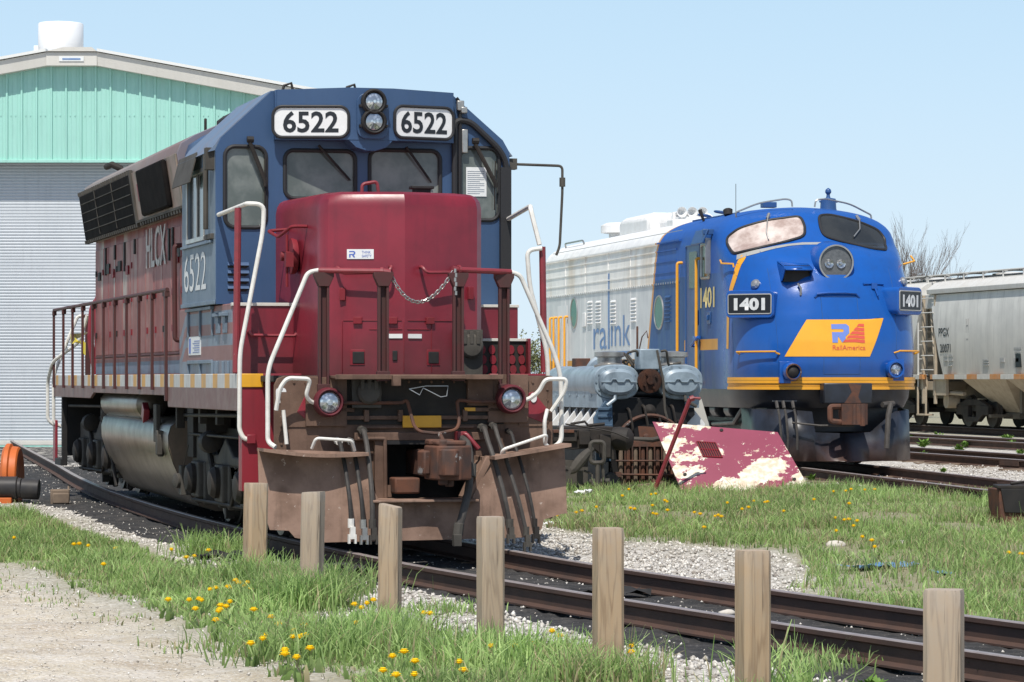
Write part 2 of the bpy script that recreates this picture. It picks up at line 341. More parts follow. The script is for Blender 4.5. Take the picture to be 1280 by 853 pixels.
    ck = g.ramp(g.noise(1, 5, .7, g.scale(None, (17, 17, .55))), .62, .66); c = g.mix(g.math('MULTIPLY', ck, .55), c, (.06, .04, .025)); zz = g.math('ADD', g.sep()[2], g.math('MULTIPLY', g.noise(6, 4), .25)); c = g.mix(g.ramp(zz, .16, .42, .6, 0), c, (.13, .10, .065)); c = g.mix(g.ramp(zz, .98, 1.1, 0, .25), c, (.40, .37, .33))
    m['wood'] = g.done(c, .8, 0, g.math('ADD', rg, fine), .25, .003)
    m['oldwood'] = paint('grey_brown_timber', (.20, .15, .11), (.12, .09, .07), .6, 6, .8, 0)
    m['railrust'] = paint('rail_side_rust', (.085, .05, .038), (.05, .036, .032), .6, 3, .7, .1); m['railtop'] = paint('rail_head_steel', (.36, .31, .29), (.24, .19, .17), .5, 5, .42, 0, metal=.35)
    m['dandelion'] = paint('dandelion_yellow', (.90, .66, .015), (.85, .52, .01), .4, 60, .7, 0); m['stem'] = paint('pale_green_stem', (.14, .22, .05), None, 0, 3, .6, 0)
    m['bark'] = paint('grey_brown_bark', (.21, .17, .15), (.15, .12, .11), .5, 5, .8, 0); m['bush'] = paint('budding_bush_leaf', (.15, .17, .07), (.2, .19, .09), .5, 2, .7, 0)
    m['tarp'] = paint('faded_blue_tarp', (.10, .22, .36), (.2, .3, .4), .4, 5, .5, 0); m['fabric'] = paint('black_ground_fabric', (.022, .022, .023), (.06, .055, .05), .5, 8, .8, 0)
    g = G('caution_tape_yellow'); y = g.sep()[1]; m['tape'] = g.done((.80, .62, .02), .4)
    for nm, a, b, key in (('grass_blades', 0, 0, 'grass'),):
        g = G(nm); at = g.n('Attribute', attribute_name='tint'); m[key] = g.done(at.outputs['Color'], .5, 0, spec=.25, Subsurface_Weight=0.)
        nt = g.nt; p = [n for n in nt.nodes if n.type == 'BSDF_PRINCIPLED'][0]; tr = g.n('BsdfTranslucent'); g.nt.links.new(at.outputs['Color'], tr.inputs[0]); ms = g.n('MixShader'); ms.inputs[0].default_value = .38
        nt.links.new(p.outputs[0], ms.inputs[1]); nt.links.new(tr.outputs[0], ms.inputs[2]); nt.links.new(ms.outputs[0], g.out.inputs[0])
    g = G('gravel_stone'); at = g.n('Attribute', attribute_name='tint'); m['stone'] = g.done(at.outputs['Color'], .85)
    # ground: masks in the colour attribute (R black fabric and ash, G soil under grass, B pale dusty lot)
    g = G('ground_surface'); at = g.n('Attribute', attribute_name='mask'); ms = g.n('SeparateColor'); g.put(ms.inputs[0], at.outputs['Color'])
    vo = g.n('TexVoronoi'); vo.inputs['Scale'].default_value = 26; g.put(vo.inputs['Vector'], g.obj()); vr = g.n('SeparateColor'); g.put(vr.inputs[0], vo.outputs['Color'])
    st = g.mix(vr.outputs[0], (.36, .33, .29), (.74, .71, .66)); st = g.mix(g.ramp(vo.outputs['Distance'], .35, .75, 0, .55), st, (.2, .18, .155)); st = g.mix(g.ramp(g.noise(.8, 4), .4, .7, 0, .35), st, (.34, .30, .25))
    soil = g.mix(g.noise(5, 6), (.15, .16, .06), (.27, .235, .14))
    lot = g.mix(g.ramp(g.noise(.9, 8, .7), .35, .65), (.50, .435, .33), (.37, .305, .225)); lot = g.mix(g.ramp(g.noise(2.2, 6, .7), .42, .66, 0, .6), lot, (.55, .51, .46)); lot = g.mix(g.ramp(g.noise(38, 5, .75), .5, .62, 0, .75), lot, (.68, .65, .60)); lot = g.mix(g.ramp(g.noise(24, 6, .75), .54, .66, 0, .65), lot, (.25, .205, .165))
    ash = g.mix(g.ramp(g.noise(6, 6), .4, .7), (.02, .0195, .0195), (.055, .05, .046)); ash = g.mix(g.ramp(g.noise(40, 3, .7), .62, .72, 0, .7), ash, (.34, .32, .29))
    c = g.mix(ms.outputs[2], st, lot); c = g.mix(ms.outputs[1], c, soil)
    edge = g.ramp(g.math('ADD', ms.outputs[0], g.math('MULTIPLY', g.math('SUBTRACT', g.noise(3.5, 6, .7), .5), .9)), .42, .5)
    c = g.mix(edge, c, ash)
    m['ground'] = g.done(c, .9, 0, g.math('ADD', g.math('MULTIPLY', vo.outputs['Distance'], -1.), g.math('MULTIPLY', g.noise(3, 6), 1.5)), .6, .03)
mk()
# ------------------------------------------------------------------ ground height
def zg(y):
    if y < 30: return 0.
    if y < 57: return .2*(y-30)/27
    if y < 99: return .2+.15*(y-57)/42
    return .35
# ------------------------------------------------------------------ red and blue road switcher
def red_locomotive():
    m = MAT; TH = 14.6; X0, Y0 = -.9963, 32.4
    L = thing('diesel_locomotive', 'red and blue hood diesel locomotive with brown snowplow, numbered 6522', 'locomotive', (X0, Y0, 0), rad(TH))
    zr = lambda u: zg(Y0+u*.968)+.2
    # ---- frame and deck
    b = MB(); b.box(-1.58, 1.58, .86, 17.7, 1.90, 1.965); b.box(-.9, .9, .1, 17.5, 1.35, 1.9); b.box(-1.43, 1.46, .04, .86, 1.90, 1.965)
    b.build('frame', m['dark'], L, .01)
    for sx in (-1, 1):
        b = MB(); x0, x1 = (-1.62, -1.58) if sx < 0 else (1.58, 1.62)
        b.prism([(.86, 1.60), (5.9, 1.60), (6.0, 1.735), (12.9, 1.74), (13.3, 1.66), (17.78, 1.66), (17.78, 1.985), (.86, 1.985)], 'yz', x0, x1)
        b.build('side_sill', m['sill'], L, .006)
    b = MB(); b.box(-1.62, -1.0, .80, .86, .78, 1.985, 0); b.box(1.0, 1.62, .80, .86, .78, 1.985, 0)
    b.box(-1.63, -1.40, .785, .80, 1.845, 1.985, 1)
    b.box(-1.62, -1.5, .86, 1.0, .78, 1.6, 0)
    b.build('step_well', [m['red'], m['yellow']], L, .006)
    # ---- end plate with coupler pocket
    pl = [(-1.43, .5), (1.46, .5), (1.46, 1.96), (-1.33, 1.96), (-1.40, 1.935), (-1.43, 1.87)]
    b = MB(); b.prism(pl, 'xz', 0, .04, holes=[[(-.30, .72), (.58, .72), (.58, 1.27), (-.30, 1.27)]]); ep = b.build('end_plate', m['pilot'], L, .006)
    b = MB(); b.box(-.34, -.30, -.02, .5, .70, 1.29); b.box(.58, .62, -.02, .5, .70, 1.29); b.box(-.34, .62, .5, .54, .7, 1.29); b.box(-.34, .62, -.06, .5, 1.27, 1.31)
    b.build('coupler_pocket', m['black'], L)
    b = MB(); b.box(-.13, .27, -.085, -.062, 1.44, 1.56); b.build('yellow_plate', m['yellow'], L, .004)
    b = MB(); b.box(-.62, .75, -.06, -.002, 1.31, 1.39); b.box(-.55, .62, -.05, -.002, 1.43, 1.455); b.box(-1.0, 1.05, -.04, -.002, 1.52, 1.56); b.box(-.98, -.62, -.05, -.002, 1.60, 1.64); b.box(.55, .95, -.05, -.002, 1.60, 1.64)
    for x in (-.52, -.17, .5): b.box(x, x+.05, -.06, -.002, 1.5, 1.62)
    b.box(.55, .82, -.06, -.002, 1.66, 1.93); b.build('plate_brackets', m['pilot'], L, .006)
    b = MB()
    for i in range(24): b.lathe((-1.35+i*.118, 0, 1.90), (0,-1,0), [(.014, 0), (.014, .012)], 6)
    for i in range(9): b.lathe((-1.36, 0, .95+i*.11), (0,-1,0), [(.014, 0), (.014, .012)], 6); b.lathe((1.40, 0, .95+i*.11), (0,-1,0), [(.014, 0), (.014, .012)], 6)
    b.build('bolt_heads', m['pilot'], L)
    b = MB(); b.box(-1.37, -1.05, -.012, -.001, 1.45, 1.8); b.box(1.1, 1.4, -.012, -.001, 1.45, 1.8)
    b.build('plate_patches', m['pilot'], L)
    b = MB(); b.prism([(-1.20, 1.60), (-1.06, 1.48), (-.99, 1.50), (-1.02, 1.72), (-1.10, 1.80)], 'xz', -.018, -.001); b.prism([(1.18, 1.55), (1.36, 1.48), (1.40, 1.62), (1.25, 1.80), (1.17, 1.78)], 'xz', -.018, -.001)
    b.build('red_patches', m['red'], L, .003)
    b = MB(); b.prism(circ(1.25, 1.74, .035, 16, .05), 'xz', -.03, -.019); b.prism(rrect(-1.415, -1.31, 1.69, 1.84, .03, 3), 'xz', -.008, -.001); b.build('white_decals', m['sign_white'], L)
    # walkway platform lip
    b = MB(); b.box(-.87, .86, -.30, .0, 1.935, 1.965); b.box(-.87, .86, -.315, -.30, 1.925, 1.975); b.box(-.27, .45, -.40, -.315, 1.93, 1.97); b.box(-.30, -.22, -.41, -.32, 1.86, 1.97)
    b.build('drop_step_platform', m['pilot'], L, .006)
    b = MB(); b.box(-.86, .94, -.008, -.001, 1.47, 1.93); b.build('painted_shadow_panel', m['dark'], L)  # dark sheet on the end plate, paints the platform lip's shadow
    # lamps on the end plate
    for x, z in ((-.907, 1.697), (.979, 1.726)):
        b = MB(); b.box(x-.21, x+.21, -.05, -.002, z-.24, z+.25, 1); b.lathe((x, -.05, z), (0,-1,0), [(.140, 0), (.150, .06), (.147, .16), (.13, .19), (.118, .185), (.112, .12)], 32, 0)
        h = b.build('headlight', [m['dull_red'], m['pilot']], L, .004)
        b = MB(); b.lathe((x, -.175, z), (0,-1,0), [(.120, 0), (.105, .025), (.06, .045), (.01, .052)], 32); b.lathe((x, -.20, z), (0,-1,0), [(.03, 0), (.03, .035)], 12); b.build('lens', m['lamp'], h)
    # receptacles
    for x, y, z, par in ((-.505, -.10, 1.80, 0), (.703, .52, 2.27, 1)):
        b = MB(); b.box(x-.15, x+.15, y, y+.10 if not par else .62, z-.16 if not par else z-.30, z+.17); b.lathe((x+.02, y, z), (0,-1,0), [(.125, 0), (.125, .05), (.10, .075), (.03, .085)], 24)
        for k in (-.07, 0, .07): b.box(x+k-.008, x+k+.03, y-.09, y-.06, z+.02, z+.15)
        b.build('cable_receptacle', m['truckgrey'], L, .004)
    # coupler
    b = MB(); b.box(.02, .34, -.5, .45, .95, 1.22); b.prism([(.0, -.70), (.05, -.86), (.17, -.92), (.27, -.93), (.40, -.82), (.43, -.68), (.36, -.46), (.0, -.46)], 'xy', .93, 1.27); b.prism([(.05, -.8), (.33, -.86), (.38, -.7), (.3, -.5), (.05, -.5)], 'xy', 1.27, 1.32)
    b.prism([(-.09, -.58), (-.06, -.74), (.01, -.72), (.02, -.48), (-.06, -.44)], 'xy', .98, 1.22)
    b.prism([(.05, -.86), (.08, -.95), (.2, -.99), (.26, -.92)], 'xy', .97, 1.24); b.box(-.26, .0, -.3, -.02, .78, .94); b.cyl((.12, -.78, .88), (.12, -.78, 1.33), .05, n=12); b.box(.02, .28, -.62, -.4, 1.27, 1.33); b.tube([(.2, -.72, .95), (.2, -.72, .86)], .05)
    b.build('coupler', m['rust'], L, .018)
    b = MB(); b.box(-.42, -.30, -.09, -.02, .70, 1.36); b.box(-.33, -.25, -.10, -.03, .74, .86); b.tube(fillet([(-.60, -.09, 1.33), (-.32, -.11, 1.33), (-.31, -.1, .66)], .02), .02)
    b.build('pocket_flange', m['pilot'], L, .006)
    b = MB(); b.tube(fillet([(-.93, -.1, 1.69), (-.15, -.12, 1.69), (-.10, -.14, 1.72), (-.05, -.25, 1.45), (.0, -.28, 1.40), (.18, -.3, 1.38), (.38, -.28, 1.42), (.43, -.2, 1.50), (.42, -.12, 1.72), (.6, -.12, 1.70), (.98, -.1, 1.70)], .05), .018)
    b.tube([(.2, -.3, 1.38), (.19, -.52, 1.30), (.2, -.55, 1.18)], .022); b.build('uncoupling_lever', m['rust'], L)
    for pts in ([(-.87, -.1, 1.69), (-1.07, -.12, 1.69), (-1.14, -.16, 1.76), (-1.10, -.2, 1.93), (-1.34, -.22, 1.94), (-1.41, -.2, 1.84), (-1.44, -.16, 1.62)], [(1.0, -.1, 1.70), (1.17, -.12, 1.72), (1.27, -.16, 1.80), (1.33, -.2, 1.93), (1.55, -.22, 1.93), (1.53, -.2, 1.80), (1.40, -.16, 1.60)]):
        b = MB(); b.tube(fillet(pts, .05), .022); b.build('lever_handle', m['white'], L)
    for pts in ([(-1.36, -.12, 1.62), (-1.33, -.14, 1.28)], [(1.37, -.12, 1.62), (1.33, -.16, 1.50), (1.34, -.14, 1.26), (1.50, -.1, 1.18)]):
        b = MB(); b.tube(fillet(pts, .04), .02); b.build('grab_iron', m['white'], L)
    # ---- plow
    def yp(x, z): return -.50+.05*abs(x)+.12*max(0, min(1, (z-.3)/.95))**1.4
    def sheet(b, top, bot, n=26, x0=-1.65, x1=1.5):
        rows = []
        for i in range(n+1):
            x = x0+(x1-x0)*i/n; zb, zt = bot(x), top(x); rows.append([(x, yp(x, zb+(zt-zb)*k/7), zb+(zt-zb)*k/7) for k in range(8)])
        b.grid(rows)
    I = lambda t: (lambda x: next((p[1]+(q[1]-p[1])*(x-p[0])/(q[0]-p[0]) for p, q in zip(t, t[1:]) if x <= q[0]), t[-1][1]))
    bot = I([(-1.67, .82), (-1.60, .60), (-1.55, .44), (-1.36, .43), (-1.30, .36), (-1.05, .31), (1.05, .335), (1.23, .42), (1.25, .51), (1.44, .565), (1.5, .57)])
    top = I([(-1.67, 1.24), (-.62, 1.20), (-.585, 1.15), (-.56, .95), (-.46, .735), (.50, .73), (.60, .92), (.68, 1.13), (.72, 1.15), (1.5, 1.27)])
    xs = sorted(set([-1.65+3.15*i/60 for i in range(61)]+[-1.55, -1.36, -1.30, -.62, -.585, -.56, -.46, .5, .6, .68, 1.23, 1.25, 1.44]))
    b = MB(); b.grid([[(x, yp(x, bot(x)+(top(x)-bot(x))*k/8), bot(x)+(top(x)-bot(x))*k/8) for k in range(9)] for x in xs])
    o = b.build('snowplow', m['plow'], L, ang=22); o.data.polygons.foreach_set('use_smooth', [False]*len(o.data.polygons)); md = o.modifiers.new('thickness', 'SOLIDIFY'); md.thickness = .022; md.offset = -1
    b = MB(); b.box(-.55, .53, -.62, -.02, .705, .73); b.prism([(-.62, 1.2), (-.56, .74), (-.50, .74), (-.585, 1.17)], 'xz', -.36, -.02)
    b.prism([(.52, .73), (.74, 1.15), (.66, 1.15), (.46, .74)], 'xz', -.40, -.02, holes=[]); b.box(.64, .74, -.3, -.02, .73, 1.15); b.build('plow_bracket', m['plow'], L, .005)
    for k, (xa, xb, za, zb) in enumerate(((-1.64, -.57, 1.238, 1.19), (.69, 1.5, 1.145, 1.27))):
        b = MB(); n = 10; rows = []
        for i in range(n+1):
            x = xa+(xb-xa)*i/n; z = za+(zb-za)*i/n+(-.035*math.sin(math.pi*i/n) if k == 0 else 0); w = (.27 if k == 0 else .26)*(1 if k else (.55+.45*math.sin(math.pi*min(1, (i/n)*.55+.45))))
            rows.append([(x, -.20, z+.01), (x, yp(x, z)-w, z+.012), (x, yp(x, z)-w-.004, z-.022), (x, -.20, z-.02)])
        b.grid(rows, 0, True); b.ngon(rows[0]); b.ngon(rows[-1]); b.build('footboard', m['plow'], L)
    for pts in ([(-1.13, -.42, 1.24), (-1.10, -.48, 1.345), (-.74, -.5, 1.32), (-.70, -.44, 1.22)], [(.80, -.44, 1.16), (.80, -.5, 1.22), (1.27, -.48, 1.37), (1.27, -.42, 1.28)]):
        b = MB(); b.tube(fillet(pts, .04), .016); b.build('step_handle', m['white'], L)
    # ---- hoses
    def hose(x, z0, dx, z1, r, tip, y0=-.16, y1=-.60):
        p = [(x, y0+.06, z0+.06), (x, y0-.05, z0+.04), (x, y0-.16, z0-.06)]+[(x+dx*t, y0-.20+(y1-y0+.20)*min(1, t*1.5), z0-.06+(z1-z0+.06)*t) for t in (.2, .4, .6, .8, 1.)]
        b = MB(); b.tube(fillet(p, .06), r); h = b.build('air_hose', m['hose'] if tip else m['hosegrey'], L)
        b = MB(); e = Vector(p[-1]); b.tube([e+Vector((0, 0, .05)), e-Vector((0, 0, .04))], r*1.5); b.obox(e+Vector((.01, -.02, -.09)), (.05, .06, .12)); b.obox(e+Vector((.035, -.03, -.15)), (.02, .05, .09)); b.obox(e+Vector((-.025, -.02, -.15)), (.02, .05, .09))
        b.tube([(x, y0+.12, z0+.06), (x, y0+.0, z0+.05)], r*1.7); b.build('hose_coupling', m[tip or 'truckgrey'], h)
    hose(-.80, 1.25, .03, .50, .022, 'white'); hose(-.68, 1.25, .03, .49, .022, 'steel'); hose(-.555, 1.36, .0, .49, .026, None)
    hose(.69, 1.38, .16, .48, .026, None); hose(.80, 1.40, .22, .40, .022, None); hose(.97, 1.34, .14, .48, .018, 'dark')
    b = MB(); p = [(.46, -.12, 1.34), (.47, -.40, 1.28), (.45, -.58, 1.05), (.41, -.66, .80), (.34, -.72, .60), (.29, -.72, .43)]
    b.tube(fillet(p, .1), .040, 10); h = b.build('brake_hose', m['hosegrey'], L)
    b = MB(); b.tube([(.30, -.72, .50), (.285, -.72, .38)], .052, 10); b.obox((.275, -.73, .33), (.08, .09, .12)); b.tube([(.455, -.57, 1.08), (.44, -.61, .95)], .058, 10); b.build('hose_coupling', m['truckgrey'], h, .005)
    b = MB(); b.box(.41, .51, -.2, -.05, 1.22, 1.40); b.tube([(.47, -.2, 1.38), (.50, -.22, 1.37), (.62, -.24, 1.22)], [.018, .022, .03]); b.build('angle_cock', m['rail_red'], L, .01)
    b = MB(); b.box(.52, .63, -.06, -.03, 1.605, 1.64); b.build('yellow_tag', m['yellow'], L)
    # wire left over the platform edge
    b = MB(); b.tube([(-.12, -.32, 1.83), (.05, -.34, 1.86), (.28, -.33, 1.86), (.26, -.35, 1.76), (.20, -.35, 1.75), (.02, -.34, 1.84), (-.02, -.36, 1.77), (-.12, -.33, 1.83)], .006, 5); b.build('bent_wire', m['steel'], L)
    # ---- stanchions, rails, chain
    for x in (-.94, -.373, .40, .928):
        b = MB(); zb = 1.32 if abs(x) > .5 else 1.95; yb = -.06 if abs(x) > .5 else -.26
        zb = 1.82 if abs(x) > .5 else 1.95
        b.box(x-.055, x-.030, yb-.03, yb+.03, zb, 2.92); b.box(x+.030, x+.055, yb-.03, yb+.03, zb, 2.92); b.box(x-.055, x+.055, yb+.02, yb+.03, zb, 2.92); b.box(x-.065, x+.065, yb-.035, yb+.035, zb-.04, zb+.06)
        b.prism([(x-.055, 2.86), (x+.055, 2.86), (x+.10, 2.96), (x+.10, 3.0), (x-.10, 3.0), (x-.10, 2.96)], 'xz', yb-.04, yb+.04)
        b.build('handrail_post', m['post'], L, .004)
    for pts in ([(-.99, -.06, 3.02), (-.373, -.26, 3.01), (-.30, -.27, 3.0)], [(.34, -.27, 3.04), (.40, -.26, 3.03), (1.0, -.06, 3.02)]):
        b = MB(); b.tube(pts, .03, 10); b.tube([Vector(pts[0])*.04+Vector(pts[1])*.96, Vector(pts[1])*.96+Vector(pts[2])*.04], .042, 10); b.build('handrail', m['rail_red'], L)
    for pts in ([(-.99, -.06, 3.02), (-1.10, -.06, 3.0), (-1.505, -.05, 2.03), (-1.505, -.05, 1.30), (-1.44, -.12, 1.25)], [(1.0, -.06, 3.02), (1.10, -.06, 2.99), (1.46, -.05, 2.2), (1.535, -.05, 1.95), (1.54, -.05, 1.28), (1.40, -.12, 1.22)],
                [(-1.6, 2.38, 3.69), (-1.56, .8, 3.73), (-1.39, .8, 3.72), (-1.40, .8, 3.45), (-1.64, .8, 2.2), (-1.645, .8, 1.40), (-1.60, .78, 1.315), (-1.52, .78, 1.31)], [(1.56, .8, 3.30), (1.40, .8, 3.28), (1.43, .8, 2.9), (1.62, .8, 2.2), (1.645, .8, 1.42), (1.58, .78, 1.33), (1.50, .78, 1.32)]):
        b = MB(); b.tube(fillet(pts, .12), .024, 10); b.build('step_handrail', m['white'], L)
    for x in (-1.53, 1.52): b = MB(); b.box(x-.045, x+.045, .74, .80, 1.27, 1.36); b.build('handrail_bracket', m['red'], L, .005)
    b = MB(); b.tube([(-1.60, 1.15, 3.70), (-1.62, 1.15, 2.0)], .036, 8); b.build('corner_post', m['rail_red'], L); b = MB(); b.tube([(1.58, .85, 3.32), (1.60, .85, 2.0)], .036, 8); b.build('corner_post', m['rail_red'], L)
    b = MB(); b.tube(fillet([(1.6, 2.38, 3.68), (1.52, 1.1, 3.76), (1.47, .92, 3.72), (1.55, .85, 3.34)], .08), .026, 8); b.build('side_handrail', m['white'], L)
    b = MB(); n = 26
    for i in range(n):
        t = i/n; c = Vector((-.30+.66*t, -.28, 2.98+.05*t-.95*t*(1-t)*(1+.5*(1-t)))); t2 = (i+1)/n; d = Vector((-.30+.66*t2, -.28, 2.98+.05*t2-.95*t2*(1-t2)*(1+.5*(1-t2))))-c
        if i > n-3: c = c
        s = d.normalized().cross(Vector((0,1,0)) if i % 2 else Vector((0,.6,.8))); e = d.normalized()*(d.length*.68)
        b.tube([c-e+s*.008, c-e*.7+s*.014, c+e*.7+s*.014, c+e+s*.008, c+e-s*.008, c+e*.7-s*.014, c-e*.7-s*.014, c-e-s*.008], .0055, 4, closed=True)
    for i in range(6): b.obox((.36+.01*(i % 2), -.29, 3.02-.045*i), (.022, .022, .04))
    b.build('safety_chain', m['steel'], L)
    # ---- nose
    fy = lambda x: .40+.28*abs(x)  # vee front
    rows = []; prof = []
    def plan(off):                       # outline of the nose at inset `off`
        p = [(-.975+off, 2.40)]; xl, xr = -.83+off, .91-off
        p += [(xl-.0, .86+off), (xl+.018, .74+off), (xl+.075, .645+off)]
        p += [(x, fy(x)+off) for x in (-.60, -.3, 0)]; p += [(x, fy(x)+off) for x in (.3, .6)]
        p += [(xr-.085, .655+off), (xr-.018, .75+off), (xr, .86+off), (.95-off, 2.40)]
        return p
    for z, off in ((1.966, 0), (3.70, 0), (3.775, .014), (3.825, .045), (3.85, .09), (3.858, .16)): rows.append([(x, y, z) for x, y in plan(off)])
    b = MB(); b.grid(rows); b.ngon(rows[-1]); b.build('nose', m['nose_red'], L, ang=24)
    # nose door seams, hinges, latches
    b = MB()
    def onf(x, z, dx, dz, dy=.02, mi=0):   # small block sitting on the nose front
        a = math.atan(.28 if x > 0 else -.28); b.obox((x, fy(x)-dy/2+.004, z), (dx, dy, dz), Matrix.Rotation(a, 3, 'Z'), mi)
    for x0, x1, z in ((-.62, -.02, 2.53), (.02, .62, 2.53)): onf((x0+x1)/2, z, x1-x0, .008, .012)
    for x in (-.62, .30, .60, -.01): onf(x if x else .02, 2.26, .007, .53, .012)
    onf(-.19, 2.44, .34, .007, .012); onf(.15, 2.44, .26, .007, .012)
    for x, z in ((-.47, 2.53), (-.12, 2.53), (.28, 2.53), (.62, 2.53)): onf(x, z, .09, .07, .035)
    b.build('nose_door_hardware', m['pilot_red'], L, .004)
    b = MB()
    for x in (-.46, .32): onf(x, 2.15, .12, .12, .02)
    onf(-.10, 2.17, .05, .10, .02); b.build('door_latch', m['black'], L, .005)
    b = MB()
    for x in (-.47, .32): onf(x, 2.15, .15, .16, .012)
    b.build('latch_frame', m['pilot_red'], L, .004)
    b = MB()
    for x in (-.10, .11): onf(x, 2.37, .155, .045, .016)
    b.build('reflector_strip', m['sign_white'], L)
    b = MB()
    for x, z in ((-.62, 2.8), (.74, 2.82)): onf(x, z, .06, .13, .04)
    b.build('nose_latch', m['pilot_red'], L, .005)
    # sticker
    a = math.atan(-.28); xd = Vector((math.cos(a), math.sin(a), 0)); nrm = Vector((math.sin(a), -math.cos(a), 0)); c = Vector((-.44, fy(-.44), 3.21))+nrm*.006
    b = MB(); b.obox(c, (.275, .004, .10), Matrix.Rotation(a, 3, 'Z')); stk = b.build('safety_sticker', m['sign_white'], L)
    c = c+nrm*.003; text('sticker_lettering', 'THINK\nSAFETY', m['txt_blue'], stk, c+xd*.065, xd, (0,0,1), .10, .066, label='blue words on the sticker')
    b = MB(); P = lambda x, z: c+nrm*.001+xd*x+Vector((0,0,z))
    for poly in ([(-.115, .032), (-.065, .032), (-.052, .022), (-.052, .0), (-.065, -.008), (-.115, -.008), (-.115, .002), (-.075, .002), (-.066, .008), (-.066, .016), (-.075, .021), (-.115, .021)], [(-.115, -.008), (-.10, -.008), (-.10, -.034), (-.115, -.034)], [(-.085, -.008), (-.068, -.008), (-.052, -.034), (-.070, -.034)]): b.ngon([P(*q) for q in poly])
    b.build('emblem', m['txt_blue'], stk)
    # grab irons on nose and battery boxes
    for x0, x1, z in ((-.68, -.15, 3.02), (.17, .60, 3.03)):
        b = MB(); pts = [(x0, fy(x0), z+.05), (x0, fy(x0)-.10, z+.05), (x0+.04, fy(x0)-.13, z-.01), (x1-.04, fy(x1)-.13, z), (x1, fy(x1)-.10, z+.06), (x1, fy(x1), z+.06)]; b.tube(fillet(pts, .04), .017); b.build('grab_iron', m['rail_red'], L)
    b = MB(); b.tube(fillet([(-1.39, 1.74, 2.43), (-1.39, 1.63, 2.43), (-1.37, 1.61, 2.39), (-.91, 1.61, 2.385), (-.89, 1.63, 2.43), (-.89, 1.74, 2.43)], .04), .017); b.build('grab_iron', m['rail_red'], L)
    # hand brake on left cheek
    b = MB(); xw = lambda y: -.83-(y-.8)*.0906
    b.lathe((xw(1.55)-.02, 1.55, 3.22), (-1,.0,0), [(.18, 0), (.19, .03), (.19, .06), (.05, .07), (.05, .16), (.02, .17)], 24); b.box(xw(1.55)-.18, xw(1.55)-.1, 1.25, 1.35, 3.1, 3.25)
    b.tube(fillet([(xw(1.9)-.0, 1.9, 3.52), (xw(1.9)-.22, 1.9, 3.50), (xw(1.5)-.22, 1.5, 3.42), (xw(1.2)-.16, 1.2, 3.52), (xw(1.2), 1.2, 3.52)], .05), .018); b.tube([(xw(1.6)-.1, 1.6, 3.45), (xw(1.6)-.1, 1.6, 2.9)], .015)
    b.build('hand_brake', m['pilot_red'], L)
    b = MB(); b.tube(fillet([(-.28, 1.2, 3.85), (-.28, 1.2, 3.97), (-.12, 1.2, 4.0), (-.10, 1.2, 3.86)], .04), .018); b.build('nose_grab', m['rail_red'], L)
    b = MB(); b.box(.28, .46, 1.2, 1.3, 3.86, 3.95); b.box(.25, .49, 1.17, 1.33, 3.93, 3.96); b.build('nose_bracket', m['black'], L, .005)
    # ---- side boxes beside nose
    b = MB(); b.box(-1.55, -.86, 1.745, 1.80, 1.966, 2.70); b.build('battery_box_front', m['nose_red'], L, .006)
    b = MB(); b.box(-1.565, -.90, 1.73, 1.82, 2.70, 2.735); b.box(.92, 1.56, 1.73, 2.4, 2.70, 2.73); b.build('box_top_edge', m['trim'], L, .004)
    b = MB(); b.box(.90, 1.55, 1.745, 2.4, 2.36, 2.70); b.box(1.52, 1.55, 1.2, 1.745, 1.966, 2.36); b.build('side_box', m['nose_red'], L, .006)
    b = MB(); b.box(.88, 1.545, 1.28, 1.745, 2.33, 2.36, 1); b.box(.885, 1.52, 1.30, 1.745, 1.966, 2.33, 0)
    b.build('step_box', [m['dark'], m['trim']], L, .004)
    b = MB()
    for r in range(3):
        for k in range(5): b.prism(circ(1.04+k*.105+.012*r, 2.24-r*.105, .036, 12, .05), 'xz', 1.285, 1.299)
    b.build('vent_ovals', m['pilot_red'], L)
    b = MB(); b.prism(circ(1.0, 2.48, .07, 18), 'xz', 1.735, 1.744); b.build('round_plate', m['truckgrey'], L)
    b = MB(); b.box(-1.555, -1.0, 1.80, 5.45, 1.966, 2.73); b.box(1.0, 1.555, 2.4, 5.45, 1.966, 2.73); b.build('cab_base', m['cab_base'], L, .01)
    b = MB()
    b.box(-1.60, -1.555, 2.95, 4.75, 2.69, 2.725); b.box(-1.585, -1.555, 3.0, 4.7, 2.10, 2.14)
    for y in (3.0, 3.85, 4.7): b.box(-1.58, -1.555, y-.02, y+.02, 2.40, 2.70)
    for y in (2.15, 2.6): b.box(-1.62, -1.555, y-.12, y+.12, 2.60, 2.64); b.box(-1.585, -1.555, y-.08, y+.08, 2.42, 2.60)
    for y in (1.95, 2.3, 2.7, 3.0, 3.85, 4.7): b.box(-1.58, -1.555, y-.015, y+.015, 1.98, 2.12)
    b.build('base_hatch_trim', m['cab_side'], L, .004)
    b = MB(); b.box(-1.562, -1.556, 3.85, 4.72, 2.2, 2.41); pp = b.build('posted_notice', m['paper'], L)
    b = MB(); b.box(-1.565, -1.5625, 4.55, 4.66, 2.22, 2.39)
    for k in range(6): b.box(-1.565, -1.5625, 3.92, 4.4-.1*(k % 2), 2.23+k*.025, 2.236+k*.025)
    b.build('notice_lettering', m['txt_blue'], pp)
    # ---- cab
    prof = [(-1.625, 2.735), (-1.625, 4.40), (-1.57, 4.52), (-1.02, 5.03), (-.5, 5.055), (.5, 5.06), (.975, 5.04), (1.55, 4.55), (1.625, 4.42), (1.625, 2.735)]
    holes = [rrect(-1.53, -1.08, 3.56, 4.43, .11), rrect(-.877, -.10, 3.88, 4.40, .10), rrect(.057, .845, 3.88, 4.42, .10), rrect(1.065, 1.51, 3.67, 4.46, .11)]
